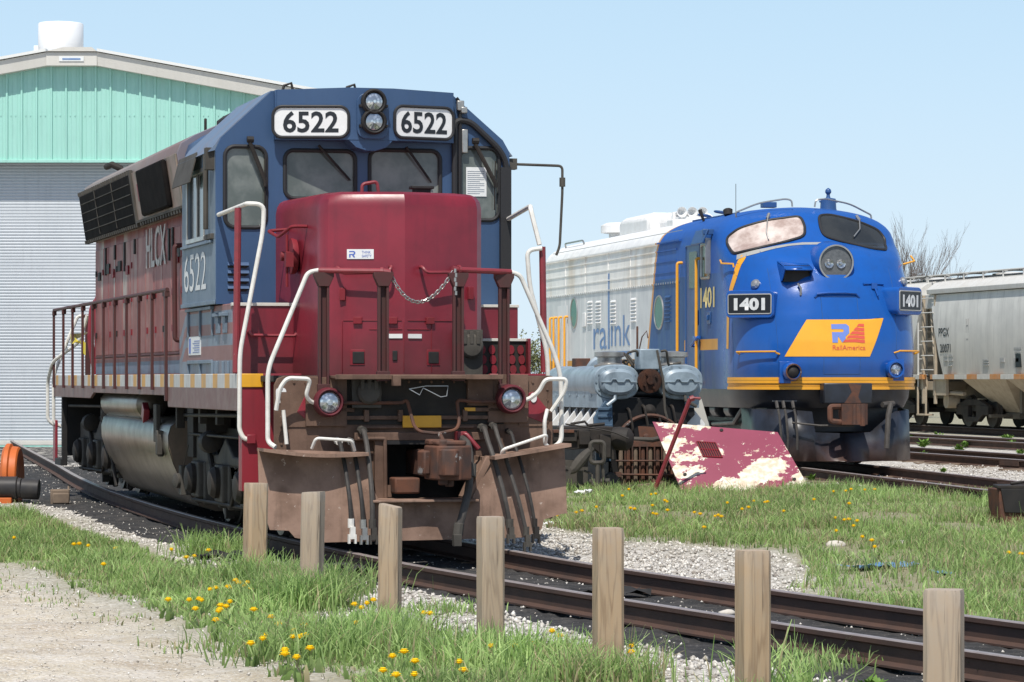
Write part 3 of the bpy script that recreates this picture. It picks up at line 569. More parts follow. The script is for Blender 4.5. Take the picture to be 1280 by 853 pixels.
    b = MB(); b.prism(prof, 'xz', 2.40, 2.46, holes=holes); b.build('cab_front', m['cab_blue'], L)
    b = MB(); side = [(2.46, 2.735), (4.78, 2.735), (4.78, 4.45), (2.46, 4.45)]
    for x0, x1 in ((-1.625, -1.57), (1.57, 1.625)): b.prism(side, 'yz', x0, x1, holes=[[(3.2, 3.5), (4.35, 3.5), (4.35, 4.2), (3.2, 4.2)]])
    b.box(-1.57, 1.57, 4.72, 4.78, 2.735, 4.45); b.build('cab_side', m['cab_side'], L)
    b = MB(); pr = [(-1.70, 4.37), (-1.625, 4.45), (-1.57, 4.53), (-1.02, 5.04), (-.5, 5.065), (.5, 5.07), (.975, 5.05), (1.55, 4.56), (1.625, 4.45), (1.68, 4.38), (1.60, 4.40), (1.5, 4.5), (.95, 4.99), (-.95, 4.99), (-1.5, 4.49), (-1.62, 4.39)]
    b.prism(pr, 'xz', 2.465, 4.62); b.build('cab_roof', m['hood_top'], L)
    for h in holes:
        gs = MB(); gs.tube([(x, 2.398, z) for x, z in h], .022, 8, closed=True); w = gs.build('cab_window', m['gasket'], L)
        gl = MB(); gl.ngon([(x, 2.425, z) for x, z in h]); gl.build('pane', m['glass'], w)
    # left side window, sunshade, frame
    b = MB(); b.box(-1.64, -1.62, 3.15, 3.2, 3.45, 4.25); b.box(-1.64, -1.62, 4.35, 4.4, 3.45, 4.25); b.box(-1.645, -1.62, 3.15, 4.4, 3.45, 3.5); b.box(-1.64, -1.62, 3.15, 4.4, 4.2, 4.25); b.box(-1.62, -1.6, 3.76, 3.80, 3.5, 4.2); w = b.build('side_window', m['steel'], L, .004)
    b = MB(); b.box(-1.60, -1.592, 3.2, 4.35, 3.5, 4.2); b.box(1.592, 1.60, 3.2, 4.35, 3.5, 4.2); b.build('pane', m['glass2d'], w)
    b = MB(); b.obox((-1.72, 4.0, 4.26), (.012, 1.3, .34), Matrix.Rotation(rad(14), 3, 'Y')); b.build('sunshade', m['truckgrey'], L)
    b = MB(); b.box(-1.72, -1.62, 2.5, 2.62, 4.18, 4.42); b.tube([(-1.68, 2.75, 4.36), (-1.68, 2.75, 3.55)], .03); b.box(-1.69, -1.62, 2.62, 2.8, 4.34, 4.40); b.box(-1.66, -1.62, 2.55, 2.95, 3.44, 3.5); b.build('window_bracket', m['truckgrey'], L, .005)
    b = MB(); b.box(-1.66, -1.626, 2.6, 4.7, 3.40, 3.43); b.box(-1.645, -1.626, 2.42, 4.78, 2.735, 2.78); b.build('cab_side_rib', m['cab_side'], L, .004)
    text('cab_number', '6522', m['txt_white'], L, (-1.628, 3.83, 3.12), (0,-1,0), (0,0,1), 1.55, .42, bold=.0, label='white cab side number 6522')
    b = MB()
    for z in (2.90, 2.98, 3.065, 3.15): b.prism([(2.40, z), (2.37, z), (2.385, z+.02), (2.40, z+.035)], 'yz', -1.50, -1.27)
    b.build('cab_louver', m['cab_blue'], L); b = MB()
    for z in (2.90, 2.98, 3.065, 3.15): b.prism([(-1.50, z-.004), (-1.27, z-.004), (-1.30, z-.032), (-1.50, z-.025)], 'xz', 2.396, 2.399)
    b.build('louver_slot', m['black'], L)
    # brow with number boards and twin headlight
    b = MB(); pln = [(-1.0, 2.40), (-1.0, 2.27), (-.24, 2.08), (.25, 2.08), (.965, 2.27), (.965, 2.40)]; ztop = [5.035, 5.035, 5.06, 5.06, 5.045, 5.045]
    rows = [[(x, y, 4.50) for x, y in pln], [(x, y, t) for (x, y), t in zip(pln, ztop)]]; b.grid(rows); b.ngon(rows[0]); b.ngon(rows[1])
    b.prism([(-.24, 4.50), (-.16, 4.42), (-.05, 4.385), (.06, 4.385), (.17, 4.42), (.25, 4.50)], 'xz', 2.085, 2.40); b.box(-1.005, -.99, 2.262, 2.28, 4.50, 5.035)
    b.build('number_board_housing', m['cab_blue'], L, .004, ang=25)
    for x0, y0, x1, y1, za, zb, tilt in ((-1.0, 2.27, -.24, 2.08, 4.525, 4.855, 0), (.25, 2.08, .965, 2.27, 4.535, 4.875, 0)):
        xd = (Vector((x1, y1, 0))-Vector((x0, y0, 0))); w = xd.length; xd.normalize(); nr = Vector((xd.y, -xd.x, 0)); c = Vector(((x0+x1)/2, (y0+y1)/2, (za+zb)/2)); hw, hh = w/2-.01, (zb-za)/2
        if x0 < 0: hw += .025; c -= xd*.015
        out = rrect(-hw, hw, -hh, hh, .10, 6); P = lambda x, z, d: c+xd*x+Vector((0,0,z))+nr*d
        b = MB(); b.tube([P(x, z, .012) for x, z in out], .017, 8, closed=True); fr = b.build('number_board', m['gasket'], L)
        b = MB(); b.ngon([P(x*.985, z*.985, .008) for x, z in out]); b.build('board_face', m['sign_white'], fr)
        text('number_lettering', '6522', m['sign_black'], fr, c+nr*.010, xd, (0,0,1), w*.76, (zb-za)*.70, bold=.022, label='black digits 6522')
    b = MB(); b.prism(rrect(-.155, .185, 4.51, 5.0, .10, 5), 'xz', 2.035, 2.078); hp = b.build('headlight_housing', m['cab_blue'], L, .008)
    for z in (4.905, 4.69):
        b = MB(); b.lathe((.015, 2.035, z), (0,-1,0), [(.135, 0), (.14, .07), (.12, .095), (.105, .085), (.10, .04)], 28); b.box(-.14, -.10, 1.97, 2.035, z-.06, z-.03); b.box(.13, .17, 1.97, 2.035, z-.06, z-.03); h = b.build('headlight', m['black'], L, .003)
        b = MB(); b.lathe((.015, 1.985, z), (0,-1,0), [(.104, 0), (.09, .02), (.04, .036), (.005, .04)], 28); b.lathe((.015, 1.96, z), (0,-1,0), [(.024, 0), (.02, .03)], 10); b.build('lens', m['lamp'], h)
    # wipers
    for pts in ([(-1.27, 2.33, 4.47), (-1.25, 2.33, 4.42), (-1.10, 2.345, 4.06), (-1.10, 2.35, 4.0)], [(1.22, 2.33, 4.50), (1.25, 2.33, 4.44), (1.45, 2.345, 4.08), (1.46, 2.35, 4.03)]):
        b = MB(); b.tube(pts, .024, 6); b.tube([Vector(pts[0])+Vector((-.03,0,.03)), Vector(pts[0])+Vector((.04,0,.03))], .035, 8); x = pts[-2][0]; b.tube([(x+.01, 2.37, 4.32), (x, 2.36, 4.06), (x+.0, 2.37, 3.78)], .008, 5); b.build('wiper', m['dark'], L)
    for pts in ([(-.52, 2.33, 4.45), (-.18, 2.375, 4.10), (-.16, 2.378, 4.08)], [(.45, 2.33, 4.45), (.72, 2.375, 4.10), (.74, 2.378, 4.07)]):
        b = MB(); b.tube(pts, [.016, .013, .008], 6); b.build('wiper', m['black'], L)
    b = MB(); b.box(1.14, 1.37, 2.415, 2.419, 3.93, 4.25); nt = b.build('window_notice', m['paper'], L); b = MB()
    for k in range(12): b.box(1.155, 1.345-(.05 if k % 3 == 0 else 0), 2.4125, 2.4145, 3.96+k*.022, 3.964+k*.022)
    b.build('notice_lettering', m['cab_side'], nt)
    b = MB(); b.tube(fillet([(1.0, 2.37, 3.86), (1.0, 2.37, 4.76), (1.17, 2.37, 4.75), (1.50, 2.36, 4.45), (1.585, 2.37, 4.3), (1.585, 2.37, 2.75)], .1), .034, 8); b.tube([(1.06, 2.37, 3.86), (1.06, 2.37, 4.95), (1.02, 2.37, 5.0)], .02, 6); b.box(1.51, 1.63, 2.33, 2.398, 2.75, 4.25); b.build('conduit', m['gasket'], L)
    b = MB(); b.box(1.02, 1.10, 2.33, 2.398, 4.86, 4.97); b.box(1.06, 1.13, 2.31, 2.398, 4.83, 4.90); b.box(1.08, 1.15, 2.36, 2.398, 4.40, 4.66); b.build('junction_box', m['steel'], L, .01)
    b = MB(); b.box(1.62, 1.74, 2.5, 2.62, 4.24, 4.36); b.tube(fillet([(1.70, 2.55, 4.30), (2.27, 2.55, 4.29), (2.27, 2.55, 4.0), (2.24, 2.55, 3.4), (2.2, 2.55, 3.3)], .05), .015, 8); b.tube([(2.27, 2.55, 4.16), (2.27, 2.55, 4.06)], .034); b.build('wind_deflector_arm', m['truckgrey'], L)
    for x, y in ((-.85, 2.7), (-.15, 2.7)):
        b = MB(); b.tube([(x, y, 5.05), (x+.02, y, 5.12), (x+.10, y, 5.15), (x+.12, y, 5.06)], .018, 6); b.build('roof_lifting_lug', m['dark'], L)
    text('small_decal', '1000', m['sign_white'], L, (1.02, 2.398, 3.25), (0,0,1), (-1,0,0), .25, .05)
    # ---- long hood
    hood = lambda y0, y1, w, zt: MB().prism([(-w, 1.966), (-w, zt-.25), (-w+.08, zt-.1), (-w+.3, zt), (w-.3, zt), (w-.08, zt-.1), (w, zt-.25), (w, 1.966)], 'xz', y0, y1)
    hood(4.80, 15.35, 1.28, 4.85).build('long_hood', m['hood'], L, .01)
    up = [(-1.2, 3.90), (-1.40, 3.95), (-1.50, 4.60), (-1.455, 4.72), (-1.30, 4.82), (-.85, 5.02), (-.3, 5.07), (.3, 5.07), (.85, 5.02), (1.3, 4.82), (1.455, 4.72), (1.5, 4.60), (1.40, 3.95), (1.2, 3.90)]
    MB().prism(up, 'xz', 6.0, 15.2).build('radiator_housing', m['hood_top'], L, .008)
    MB().prism([(x*.94, 3.9+(z-3.9)*.97) for x, z in up], 'xz', 4.92, 5.99).build('hood_shoulder', m['cab_blue'], L, .02)
    b = MB(); b.prism([(-.80, 4.9), (-.80, 5.10), (-.72, 5.16), (.72, 5.16), (.8, 5.10), (.8, 4.9)], 'xz', 4.95, 7.4); b.build('roof_box', m['dark'], L, .01)
    fx = lambda z: -1.40-.10*(z-3.95)/.65     # flared face
    b = MB(); Q = lambda y, z, d: (fx(z)-d, y, z)
    def slab(b, y0, y1, z0, z1, d0, d1, mi=0):
        b.add([Q(y0, z0, d0), Q(y1, z0, d0), Q(y1, z1, d0), Q(y0, z1, d0), Q(y0, z0, d1), Q(y1, z0, d1), Q(y1, z1, d1), Q(y0, z1, d1)], [(0,1,2,3),(4,5,6,7),(0,1,5,4),(1,2,6,5),(2,3,7,6),(3,0,4,7)], mi)
    slab(b, 9.9, 15.15, 3.95, 4.58, .003, .055, 0); sc = b.build('radiator_screen', m['screen'], L, .01)
    b = MB()
    for z in (4.07, 4.2, 4.33, 4.46): slab(b, 9.95, 15.1, z-.005, z+.005, .056, .066)
    for y in (11.6, 13.4): slab(b, y-.01, y+.01, 3.97, 4.57, .056, .066)
    b.build('screen_bars', m['truckgrey'], sc)
    b = MB()
    for i in range(27): slab(b, 9.95+i*.2, 10.01+i*.2, 4.585, 4.64, .0, .06); slab(b, 9.95+i*.2, 10.03+i*.2, 3.90, 3.945, .0, .06)
    for i in range(16): slab(b, 6.1+i*.22, 6.2+i*.22, 3.905, 3.945, .0, .05)
    slab(b, 6.05, 9.8, 3.95, 3.98, 0, .05); slab(b, 9.9, 15.2, 4.575, 4.59, .0, .045); slab(b, 9.9, 15.2, 3.935, 3.95, 0, .045); slab(b, 9.8, 9.9, 3.9, 4.64, 0, .05); b.build('screen_clip_row', m['truckgrey'], L)
    b = MB(); slab(b, 6.05, 9.8, 3.985, 4.60, .002, .02); b.build('upper_panel', m['greytan'], L, .004)
    b = MB(); slab(b, 6.75, 9.0, 4.0, 4.58, .022, .09); b.build('brake_grille', m['screen'], L, .03)
    b = MB(); slab(b, 9.0, 9.2, 4.2, 4.42, .022, .07); b.build('warning_plate', m['pilot_red'], L, .005)
    b = MB()
    for y in (7.5, 9.2, 11, 13): b.box(-.62, -.42, y, y+.3, 5.0, 5.095)
    b.tube([(-.95, 14.9, 4.98), (-1.1, 14.9, 5.05), (-1.15, 15.15, 5.03)], .05); b.tube([(-1.0, 7.0, 4.95), (-1.0, 7.0, 5.10)], .02, 6); b.build('roof_fittings', m['dark'], L, .01)
    # hood doors and their latches, left and right
    for sx in (-1, 1):
        y = 5.6; i = 0
        while y < 14.9:
            w = .70; b = MB(); x0, x1 = sorted((sx*1.282, sx*1.294)); b.box(x0, x1, y+.015, y+w+.03, 2.27, 3.80); d = b.build('hood_door', m['hood'], L, .006)
            if sx < 0:
                b = MB()
                for z in (2.55, 3.0)+((3.45,) if not 8.0 < y < 10.4 else ()): b.box(-1.31, -1.294, y+w-.16, y+w-.06, z-.03, z+.05)
                if i % 2 == 0 and not 8.0 < y < 10.4: b.box(-1.318, -1.294, y+.08, y+.30, 3.35, 3.47)
                b.build('door_latch', m['pilot_red'] if i % 3 else m['black'], d)
            y += .745; i += 1
    b = MB()
    for y in (7.6, 7.9, 11.0, 12.0, 13.0, 14.0): b.box(-1.315, -1.285, y, y+.10, 3.50+.1*math.sin(y*3), 3.80); 
    for y in (7.0, 12.4, 13.6): b.box(-1.316, -1.285, y, y+.28, 3.42, 3.56)
    b.build('hood_vent_slot', m['black'], L)
    b = MB(); b.tube(fillet([(-1.28, 7.0, 3.55), (-1.38, 7.0, 3.55), (-1.38, 6.95, 2.4), (-1.28, 6.95, 2.4)], .05), .03, 8); b.tube([(-1.30, 5.5, 2.24), (-1.30, 15.2, 2.24)], .012, 6); b.build('hood_grab_rail', m['post'], L)
    text('hood_lettering', 'HLCX', m['txt_fade'], L, (-1.312, 9.05, 3.62), (0,-1,0), (0,0,1), 1.75, .52, bold=.012, label='faded white reporting mark HLCX')
    b = MB(); b.tube(fillet([(-1.15, 15.5, 3.2), (-1.30, 15.6, 3.0), (-1.33, 15.6, 2.5), (-1.25, 15.6, 2.0)], .1), .05, 8); b.tube(fillet([(-1.1, 15.45, 3.3), (-1.25, 15.5, 3.1), (-1.22, 15.5, 2.1)], .1), .05, 8); b.build('red_cable', m['red'], L)
    # ---- walkway railing
    px = [17.6, 16.35, 15.2, 14.0, 12.85, 11.7, 10.55, 9.4, 8.25, 7.1, 5.95]
    for y in px:
        b = MB(); zb = 1.67 if y in (px[-1],) else 1.80; b.box(-1.655, -1.622, y-.035, y+.035, zb, 2.95); b.box(-1.66, -1.60, y-.045, y+.045, 2.90, 2.97); b.build('railing_post', m['post'], L, .003)
    b = MB(); b.tube([(-1.63, 17.65, 2.985), (-1.63, 5.9, 2.985)], .024, 8); b.build('railing', m['post'], L)
    for y in (7.1, 10.55, 14.0): b = MB(); b.box(1.622, 1.655, y-.035, y+.035, 1.8, 2.95); b.build('railing_post', m['post'], L)
    b = MB(); b.tube([(1.63, 17.65, 2.985), (1.63, 5.9, 2.985)], .024, 8); b.build('railing', m['post'], L)
    # ---- rear end
    b = MB(); b.box(-1.5, 1.5, 17.75, 17.8, .75, 1.98, 0); b.box(-1.6, -1.5, 17.05, 17.8, .62, .72, 0); b.box(-1.58, -1.5, 17.0, 17.05, .62, 1.7, 0); b.box(-1.60, -1.56, 17.76, 18.05, .66, 1.3, 1); b.build('rear_step', [m['black'], m['red']], L, .008)
    for pts in ([(-1.15, 17.75, 2.9), (-1.25, 17.8, 2.9), (-1.62, 17.8, 2.0), (-1.62, 17.8, 1.25), (-1.5, 17.8, 1.2)], [(-1.20, 17.0, 2.9), (-1.30, 17.1, 2.5), (-1.66, 17.55, 2.2), (-1.70, 17.9, 1.9), (-1.70, 17.9, 1.3), (-1.60, 17.9, 1.22)]):
        b = MB(); b.tube(fillet(pts, .12), .028, 8); b.build('rear_handrail', m['white'], L)
    b = MB(); b.tube([(-1.2, 17.75, 2.9), (1.2, 17.75, 2.9)], .026, 8)
    for x in (-1.1, -.4, .4, 1.1): b.box(x-.04, x+.04, 17.72, 17.78, 1.95, 2.9)
    b.build('rear_railing', m['post'], L)
    # ---- below the frame
    tp = [(-.9, 1.36), (-1.36, 1.33), (-1.45, 1.27), (-1.48, 1.16), (-1.475, 1.0), (-1.42, .82), (-1.34, .64), (-1.22, .44), (-1.08, .30), (-.9, .24), (0, .23)]; tp = tp+[(-x, z) for x, z in tp[-2::-1]]
    rows = [[(x*s, y, zr(y)-.2+.02+z) for x, z in tp] for y, s in ((6.85, 1), (9.5, 1), (13.15, 1))]
    b = MB(); b.grid(rows, 0, True); t = b.build('fuel_tank', m['tank'], L, ang=50)
    b = MB(); b.ngon([(x*.995, 6.845, zr(6.85)-.2+.02+z) for x, z in tp]); b.ngon([(x, 13.155, zr(13.15)-.2+.02+z) for x, z in tp]); b.build('tank_end', m['tank_end'], t)
    b = MB(); b.box(-1.50, -1.44, 7.7, 7.95, 1.15, 1.62); b.tube([(-1.49, 7.4, .98), (-1.49, 7.4, 1.25)], [.04, .06]); b.box(-1.54, -1.47, 7.35, 7.5, 1.0, 1.3); b.build('tank_filler', m['truckgrey'], t, .01)
    b = MB(); b.lathe((-1.28, 9.55, 1.60), (0,1,0), [(.02, 0), (.14, .02), (.20, .07), (.21, .15), (.21, 3.6), (.20, 3.68), (.14, 3.74), (.02, 3.76)], 24); b.build('air_reservoir', m['tank'], L, ang=40)
    b = MB(); b.tube([(-1.4, 9.2, 1.45), (-1.35, 9.5, 1.5)], .06); b.obox((-1.42, 9.2, 1.5), (.08, .2, .2), Matrix.Rotation(.5, 3, 'X')); b.build('drain_valve', m['red'], L, .01)
    b = MB(); b.tube([(-1.3, 13.4, 1.42), (-1.42, 13.35, 1.40)], .08, 10); b.obox((-1.25, 14.6, 1.5), (.05, .5, .35)); b.box(-1.3, -.9, 6.05, 6.5, 1.0, 1.75); b.box(-1.25, -.95, 5.4, 6.0, 1.3, 1.7)
    for y in (2.0, 3.4, 4.6): b.box(-1.45, -1.36, y, y+.12, 1.42, 1.75)
    b.tube([(-1.45, 1.2, 1.55), (-1.42, 6.4, 1.50)], .025, 6); b.tube([(-1.4, 13.0, 1.55), (-1.4, 17.6, 1.52)], .025, 6); b.tube([(-1.35, 1.2, 1.30), (-1.35, 6.0, 1.28)], .018, 6)
    b.box(-1.52, -1.42, 5.9, 5.98, 1.35, 1.62); b.box(-1.0, 1.0, .9, 17.2, 1.2, 1.36)
    b.build('underframe_piping', m['dark'], L, .008)
    # trucks
    for uc in (4.0, 15.0):
        z0 = zr(uc)
        t = bpy.data.objects.new('wheel_truck', None); COL.objects.link(t); t.parent = L; t.location = (-.1, uc, z0)
        for sx in (-1, 1):
            b = MB(); x0, x1 = sorted((sx*1.02, sx*1.16))
            fr = [(-2.35, .55), (-2.4, .95), (-2.0, 1.02), (-1.2, .82), (-.5, .82), (0, 1.02), (.5, .82), (1.2, .82), (2.0, 1.02), (2.4, .95), (2.35, .55), (2.2, .55), (2.1, .72), (1.4, .72), (1.25, .42), (.5, .42), (.35, .7), (-.35, .7), (-.5, .42), (-1.25, .42), (-1.4, .72), (-2.1, .72), (-2.2, .55)]
            b.prism(fr, 'yz', x0, x1)
            for y in (-1.7, 0, 1.7): b.box(*sorted((sx*1.0, sx*1.24)), y-.26, y+.26, .30, .72); b.box(*sorted((sx*1.0, sx*1.18)), y-.36, y-.27, .22, .72); b.box(*sorted((sx*1.0, sx*1.18)), y+.27, y+.36, .22, .72)
            b.build('side_frame', m['truckgrey'], t, .02)
            b = MB()
            for y in (-1.7, 0, 1.7): b.lathe((sx*1.22, y, .52), (sx, 0, 0), [(.17, 0), (.18, .07), (.14, .12), (.04, .14)], 18)
            b.build('axle_box', m['dark'], t)
            b = MB()
            for y in (-2.15, .85):
                b.lathe((sx*1.20, y, .96), (0, 1 if y > 0 else -1, .0), [(.04, -.20), (.12, -.18), (.13, 0), (.12, .10), (.05, .14)], 18); b.tube([(sx*1.20, y+.1, .95), (sx*1.18, y*.8, .6)], .03, 6); b.obox((sx*.98, y*.9, .25), (.10, .12, .34))
            b.build('brake_cylinder', m['dark'], t)
        for sx in (-1, 1):
            b = MB()
            for y in (-.85, .85):
                for dy in (-.12, .12): b.tube([(sx*1.09+.075*math.cos(a*.7), y+dy+.075*math.sin(a*.7), .46+.006*a) for a in range(0, 46)], .016, 5)
            b.build('coil_spring', m['dark'], t)
            b = MB(); b.tube([(sx*1.20, -2.1, .30), (sx*1.20, 2.1, .26)], .02, 6); b.tube([(sx*1.22, -1.2, .62), (sx*1.24, -.9, .30), (sx*1.22, -.6, .28)], .022, 6); b.tube(fillet([(sx*1.25, -2.3, 1.05), (sx*1.28, -1.9, .8), (sx*1.22, -2.25, .12)], .1), .025, 6); b.build('brake_rod', m['dark'], t)
        for y in (-1.7, 0, 1.7):
            b = MB(); b.cyl((-1.0, y, .51), (1.0, y, .51), .09, n=12)
            for sx in (-1, 1): b.lathe((sx*.70, y, .51), (sx, 0, 0), [(.53, 0), (.535, .035), (.51, .05), (.505, .145)], 36, 1); b.lathe((sx*.70, y, .51), (sx, 0, 0), [(.44, .135), (.42, .155), (.16, .11), (.12, .2), (.02, .2)], 24, 0)
            b.build('wheelset', [m['wheel'], m['rim']], t)
        b = MB(); b.box(-.9, .9, -2.4, 2.4, .55, 1.0); b.build('bolster', m['black'], t)
    b = MB(); b.lathe((-1.28, 6.35, .72), (-1, -.25, 0), [(.03, 0), (.13, .02), (.14, .1), (.09, .14), (.09, .2), (.02, .22)], 14); b.tube([(-1.40, 6.3, .80), (-1.38, 5.9, 1.15)], .008, 5); b.box(-1.42, -1.3, 6.2, 6.4, .55, .9); b.build('tank_valve', m['truckgrey'], L, .01)
    return L
RED = red_locomotive()
# caution tape tied across the rear railing
def loc2w(v, u, z, X, Y, th): c, s = math.cos(rad(th)), math.sin(rad(th)); return Vector((X-u*s+v*c, Y+u*c+v*s, z))
RW = lambda v, u, z: loc2w(v, u, z, -.9963, 32.4, 14.6)
b = MB()
for (a, c, h, tw) in ((RW(-1.62, 15.6, 2.55), RW(-1.1, 17.0, 2.68), .045, .3), (RW(-1.62, 15.6, 2.53), RW(-1.64, 14.05, 2.45), .06, .5), (RW(-1.64, 14.05, 2.44), RW(-1.62, 13.8, 2.36), .09, 0), (RW(-1.62, 16.0, 2.5), RW(-1.64, 15.9, 2.42), .07, 0)):
    n = 10; rows = []
    for i in range(n+1):
        t = i/n; p = a.lerp(c, t)-Vector((0,0,.10*t*(1-t))); an = tw*6*t; d = Vector((.5*math.sin(an), .3*math.sin(an), math.cos(an)*.8+.2))*h
        rows.append([p-d, p+d])
    b.grid(rows)
o = b.build('caution_tape', MAT['tape'], recalc=False, ang=60); tag(o, 'yellow caution tape tied across the rear railing of the red locomotive', 'caution tape')
tt = text('tape_lettering', 'CAUTION', MAT['sign_black'], o, RW(-1.68, 14.75, 2.475), RW(0,-1,0.02)-RW(0,0,0), (0,0,1), .75, .055)
# ------------------------------------------------------------------ blue bulldog-nose cab unit
def interp(tab, x):
    if x <= tab[0][0]: return tab[0][1]
    for (a, b_), (c, d) in zip(tab, tab[1:]):
        if x <= c: return b_+(d-b_)*(x-a)/(c-a)
    return tab[-1][1]
U0 = [(1.75,0.02),(2.2,-.03),(2.6,-.01),(3.0,.06),(3.4,.18),(3.7,.31),(3.95,.48),(4.1,.63),(4.22,.82),(4.3,1.02),(4.35,1.17),(4.45,1.26),(4.65,1.42),(4.82,1.58),(4.93,1.77),(5.01,2.05),(5.07,2.5),(5.1,3.2)]
WW = [(1.75,1.66),(2.2,1.68),(4.2,1.68),(4.45,1.67),(4.6,1.64),(4.72,1.57),(4.82,1.45),(4.9,1.3),(4.97,1.1),(5.03,.83),(5.07,.52),(5.09,.3),(5.1,0.02)]
LL = [(1.75,1.55),(3.0,1.55),(3.9,1.6),(4.2,1.4),(4.35,1.15),(4.6,1.1),(4.9,1.1),(5.1,1.0)]
PP = [(1.75,2.5),(3.2,2.4),(4.0,2.1),(4.35,2.05),(5.1,2.0)]
def smooth(tab):                              # C1 resampling so the shell has no creases
    x0, x1 = tab[0][0], tab[-1][0]; N = 240; xs = [x0+(x1-x0)*i/N for i in range(N+1)]; ys = [interp(tab, x) for x in xs]
    for _ in range(3): ys = [ys[0]]+[(ys[i-1]+2*ys[i]+ys[i+1])/4 for i in range(1, N)]+[ys[-1]]
    return lambda x: ys[0] if x <= x0 else ys[-1] if x >= x1 else (lambda f: ys[int(f)]*(1-f+int(f))+ys[min(int(f)+1, N)]*(f-int(f)))((x-x0)/(x1-x0)*N)
fU, fW, fL, fP = map(smooth, (U0, WW, LL, PP))
def surf(ph, z):
    W = fW(z); p = 2/fP(z); s = math.sin(ph); c = math.cos(ph)
    return Vector((math.copysign(abs(s)**p, s)*W, fU(z)+fL(z)*(1-max(c, 0)**p), z))
def snorm(ph, z):
    e = .01; z2 = min(z+e, 5.095); a = surf(min(ph+e, 1.56), z)-surf(max(ph-e, -1.56), z); b_ = surf(ph, z2)-surf(ph, z2-2*e); n = a.cross(b_).normalized()
    return n if n.y < .2 or n.z > 0 else -n
def out(ph, z, d): return surf(ph, z)+snorm(ph, z)*d
def on(x, z):                                 # angle at which the shell at height z passes lateral position x
    lo, hi = -1.5707, 1.5707
    for _ in range(40):
        mid = (lo+hi)/2
        if surf(mid, z).x < x: lo = mid
        else: hi = mid
    return (lo+hi)/2
def patch(b, poly, d, m=0, n=22):             # polygon in (ph, z), laid on the shell as a fine grid of strips
    zs = [p[1] for p in poly]; z0, z1 = min(zs), max(zs); rows = []
    for i in range(n+1):
        z = z0+(z1-z0)*(.001+.998*i/n); xs = []
        for (a, za), (c, zc) in zip(poly, poly[1:]+poly[:1]):
            if (za-z)*(zc-z) < 0: xs.append(a+(c-a)*(z-za)/(zc-za))
        if len(xs) >= 2: rows.append([out(min(xs)+(max(xs)-min(xs))*k/20, z, d) for k in range(21)])
    b.grid(rows, m)
def rounded(poly, r, n=4):
    P = [Vector((p[0], p[1], 0)) for p in poly]; o = []
    for i, q in enumerate(P):
        a, c = P[i-1], P[(i+1) % len(P)]; d1, d2 = a-q, c-q; l = min(r, d1.length*.45, d2.length*.45); s, e = q+d1.normalized()*l, q+d2.normalized()*l
        for k in range(n+1): t = k/n; v = s*(1-t)**2+q*2*t*(1-t)+e*t*t; o.append((v.x, v.y))
    return o
def dense(poly, n=6): return [(a[0]+(c[0]-a[0])*k/n, a[1]+(c[1]-a[1])*k/n) for a, c in zip(poly, poly[1:]+poly[:1]) for k in range(n)]
